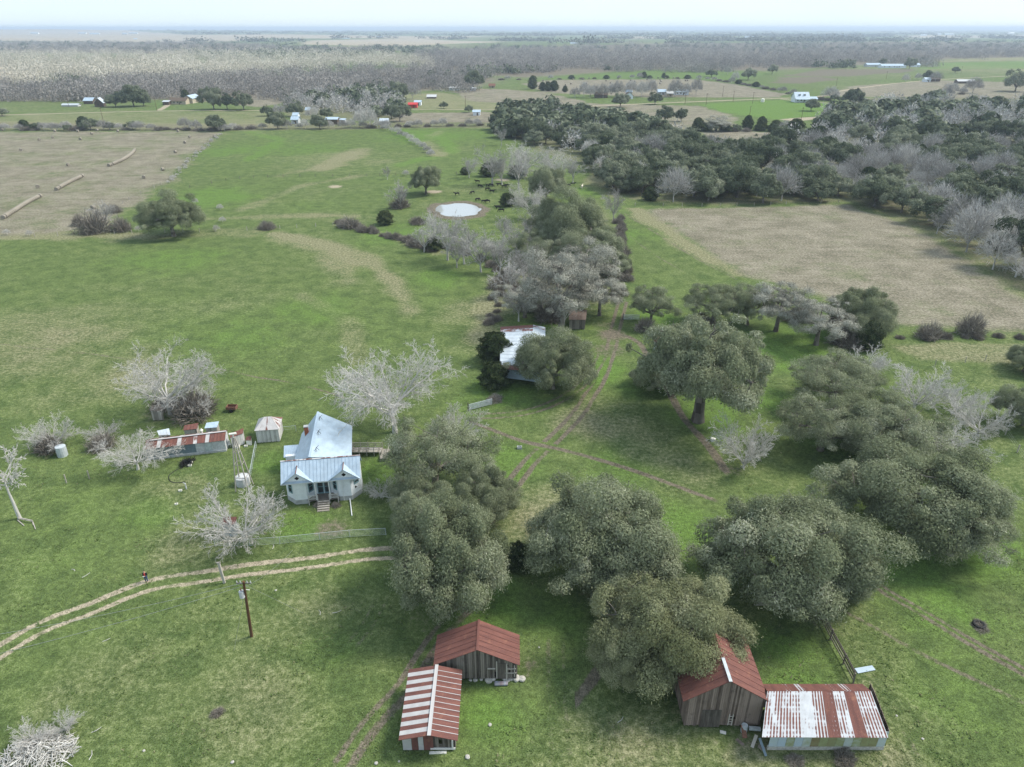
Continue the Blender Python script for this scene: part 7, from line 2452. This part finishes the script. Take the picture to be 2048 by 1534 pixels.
NB = (2.0, 1.0)
M_FAROAK = ramp_material('horizon_leaves', [(0.0, (0.07, 0.085, 0.06, 1)), (1.0, (0.17, 0.17, 0.14, 1))], 0.9, 0.0)
far_wood('bare_wood', 'grey leafless wood filling the middle distance', [
    ([(-120, 203), (-120, 168), (300, 172), (470, 160), (700, 146), (900, 138), (960, 143), (1010, 160), (960, 176), (800, 186), (600, 192), (440, 204), (300, 200), (120, 202)], 2000, NB),
    ([(870, 136), (800, 100), (1000, 96), (1300, 88), (1700, 90), (2200, 92), (2200, 110), (1900, 118), (1840, 128), (1730, 130), (1540, 142), (1300, 139), (1050, 156), (960, 150)], 5200, NB),
    ([(-100, 105), (-100, 84), (380, 82), (600, 92), (800, 95), (800, 102), (400, 108)], 1300, NB),
    ([(1750, 118), (2200, 106), (2200, 112), (1800, 126)], 50, NB),
], M_TWIGF, 110, 1, b_bare, (10, 15), 61)
far_wood('sunlit_wood', 'leafless wood with painted cream sunlight along the river bottom on the left', [
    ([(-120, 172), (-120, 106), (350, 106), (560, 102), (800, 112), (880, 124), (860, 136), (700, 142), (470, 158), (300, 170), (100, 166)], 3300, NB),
], M_TWIGSUN, 115, 1, b_bare, (11, 16), 62)
far_wood('evergreen_wood', 'dark evergreens scattered through the far woods', [
    ([(330, 104), (420, 96), (900, 92), (860, 110), (600, 120), (400, 114)], 420, NB),
    ([(560, 195), (700, 178), (790, 180), (790, 192), (600, 205)], 40, NB),
    ([(900, 100), (1500, 86), (2200, 80), (2200, 96), (1700, 104), (1300, 100)], 420, NB),
    ([(840, 172), (900, 160), (1000, 148), (1240, 140), (1220, 146), (1000, 160)], 60, NB),
    ([(1620, 139), (1720, 128), (1740, 132), (1640, 142)], 26, NB),
    ([(-100, 100), (-100, 82), (350, 84), (700, 92), (700, 98), (300, 104)], 220, NB),
    ([(0, 180), (170, 140), (300, 150), (150, 190)], 22, NB),
], M_DKOAK, 42, 1, b_leaf, (9, 14), 63)
far_wood('horizon_wood', 'hazy blue belts of trees below the horizon', [
    ([(-200, 80), (-200, 56), (700, 60), (1400, 60), (2250, 61), (2250, 80), (1500, 86), (1000, 90), (500, 84)], 3400, NB),
    ([(-200, 62), (-200, 57.5), (2250, 57.8), (2250, 63)], 1500, NB),
], M_FAROAK, 26, 1, b_leaf, (17, 30), 64, (700, .48))

# the woods: the nearest trees one by one, the rest of each as one mass
WOOD_LIST.sort(key=lambda q: q[0])
quota = {'live oak': 190, 'bare tree': 110, 'cedar': 160}
rest = {'live oak': [], 'bare tree': [], 'cedar': []}
for y, kind, x, s, sz, lab, grp in WOOD_LIST:
    c_ = CATS[kind]
    if quota[c_] > 0:
        quota[c_] -= 1
        plant(kind, (x, y, 0), s, sz, lab, grp)
    else: rest[c_].append((x, y, s * TREES[kind][0][2], s * sz * TREES[kind][0][3], kind))
def mass(name, label, lst, base, n, mat, seed):
    if not lst: return
    rng = np.random.default_rng(seed)
    proto = [base(np.random.default_rng(seed + i), n) for i in range(4)]
    Vs, Ts = [], []
    for x, y, D, H, kind in lst:
        V, T = proto[rng.integers(4)]
        a = rng.uniform(0, 6.28)
        c, sn = math.cos(a), math.sin(a)
        Vs.append(np.stack([(V[:, 0] * c - V[:, 1] * sn) * D * .85 + x, (V[:, 0] * sn + V[:, 1] * c) * D * .85 + y, V[:, 2] * H], 1))
        Ts.append(np.clip(T + rng.normal() * .15, 0, 1))
    V = np.vstack(Vs)
    o = link(name, mesh_np(name, V, [np.arange(len(V)).reshape(-1, 4)], tone=np.concatenate(Ts)), mat)
    print(name, len(lst))
    tag(o, label, 'wood', None, 'stuff')
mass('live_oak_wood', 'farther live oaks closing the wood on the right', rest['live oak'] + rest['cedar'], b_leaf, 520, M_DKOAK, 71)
mass('leafless_wood', 'farther leafless trees closing the woods', rest['bare tree'], b_bare, 420, M_TWIGG, 72)

# ------------------------------------------------------------------ small litter on the near grass
LT = random.Random(77)
for i, (u, v, lab) in enumerate([(150, 1142, 'left edge'), (164, 1155, 'pasture left of the person'), (205, 1283, 'grass below the pale track'), (640, 1230, 'grass right of the power pole'), (183, 1465, 'grass right of the branch heap'), (545, 1098, 'verge before the front fence'), (664, 1226, 'grass below the guy wire'), (1235, 1445, 'grass by the dark muddy strip'), (178, 1520, 'grass at the lower left')]):
    p = at(u, v)
    a = LT.uniform(0, 3)
    m = MB()
    L_ = LT.uniform(.5, 1.1)
    m.tube([p, (p[0] + L_ * .5 * math.cos(a), p[1] + L_ * .5 * math.sin(a), .06), (p[0] + L_ * math.cos(a + .3), p[1] + L_ * math.sin(a + .3), .03)], [.035, .03, .02], 5)
    tag(m.build('fallen_branch', M_TWIG), 'short pale branch lying on the ' + lab, 'branch')
for i, (u, v, s, lab) in enumerate([(980, 1450, .35, 'in the yard between the barns and the muddy strip'), (752, 1527, .32, 'left of the striped shed front'), (798, 1523, .2, 'just below the striped shed'), (935, 1515, .45, 'right of the striped shed front'), (552, 1181, .25, 'on the grass right of the power pole top'), (1078, 1295, .2, 'right of the back-left barn'), (1845, 1478, .25, 'on the lower right grass'), (1793, 1432, .22, 'right of the spotted shed'), (288, 1502, .25, 'on the lower left grass'), (465, 1525, .3, 'at the bottom edge left of centre')]):
    rock(u, v, s, 'small pale stone lying ' + lab, None, 40 + i)

# grass tufts on the near pasture and tussocks on the tan fields: nobody could count them
def tufts(name, label, n, y0, y1, pw, h0, h1, mat, seed, test):
    rng = np.random.default_rng(seed)
    y = y0 + (y1 - y0) * rng.random(n) ** pw
    x = (rng.random(n) - .5) * 2 * (.80 * y + 22)
    g = masks(x, y)
    keep = test(g, x, y, rng)
    x, y = x[keep], y[keep]
    m_ = len(x)
    hh = rng.uniform(h0, h1, m_) * (.5 + vnoise(x / 1.4, y / 1.4, 6))
    Vs = []
    for q in range(3):
        a = rng.uniform(0, 6.28, m_)
        w = hh * rng.uniform(.35, .7, m_)
        lx, ly = np.cos(a), np.sin(a)
        lean_ = rng.normal(size=(m_, 2)) * (hh * 1.0)[:, None]
        b0 = np.stack([x - lx * w * .5, y - ly * w * .5, np.zeros(m_)], 1)
        b1 = np.stack([x + lx * w * .5, y + ly * w * .5, np.zeros(m_)], 1)
        t1 = b1 + np.stack([lean_[:, 0] + lx * w * .2, lean_[:, 1] + ly * w * .2, hh], 1)
        t0 = b0 + np.stack([lean_[:, 0] - lx * w * .2, lean_[:, 1] - ly * w * .2, hh], 1)
        Vs.append(np.stack([b0, b1, t1, t0], 1))
    V = np.stack(Vs, 1).reshape(-1, 3)
    tone = np.repeat(np.clip(.45 + (fbm(x / 6, y / 6, 15, 3) - .5) * 1.1 + rng.normal(size=m_) * .2, 0, 1), 3)
    o = link(name, mesh_np(name, V, [np.arange(len(V)).reshape(-1, 4)], tone=tone), mat)
    print(name, m_)
    tag(o, label, 'grass', None, 'stuff')
M_TUFT = ramp_material('grass_tufts', [(0.0, (0.105, 0.165, 0.045, 1)), (0.5, (0.17, 0.23, 0.085, 1)), (0.8, (0.25, 0.26, 0.13, 1)), (1.0, (0.34, 0.31, 0.20, 1))], 0.9, 0.0, transl=.4)
M_TUSS = ramp_material('stubble_tussocks', [(0.0, (0.12, 0.11, 0.075, 1)), (0.5, (0.22, 0.195, 0.145, 1)), (1.0, (0.36, 0.32, 0.25, 1))], 0.9, 0.0, transl=.2)
tufts('grass_tufts', 'short grass tufts over the near pasture', 60000, 36, 150, 1.4, .04, .12, M_TUFT, 91, lambda g, x, y, r: (g['mud'] + g['sand'] + g['field'] < .25) & (r.random(len(x)) < np.clip((fbm(x / 5, y / 5, 66, 3) - .38) * 4, 0, 1)))

# ------------------------------------------------------------------ haze
hz = MB()
hz.box((0, 20000, 29), (100000, 52000, 106))
for i, p in enumerate(hz.v): pass
k = NT('haze_air')
k.t.nodes.remove(k.b)
vol = k.n('VolumePrincipled')
vol.inputs['Color'].default_value = (0.70, 0.83, 1.0, 1)
vol.inputs['Density'].default_value = HAZE
vol.inputs['Anisotropy'].default_value = 0.1
k.l(vol.outputs[0], k.t.nodes['Material Output'].inputs['Volume'])
ho = hz.build('haze', k.m)
tag(ho, 'thin blue haze over the plain', kind='stuff')
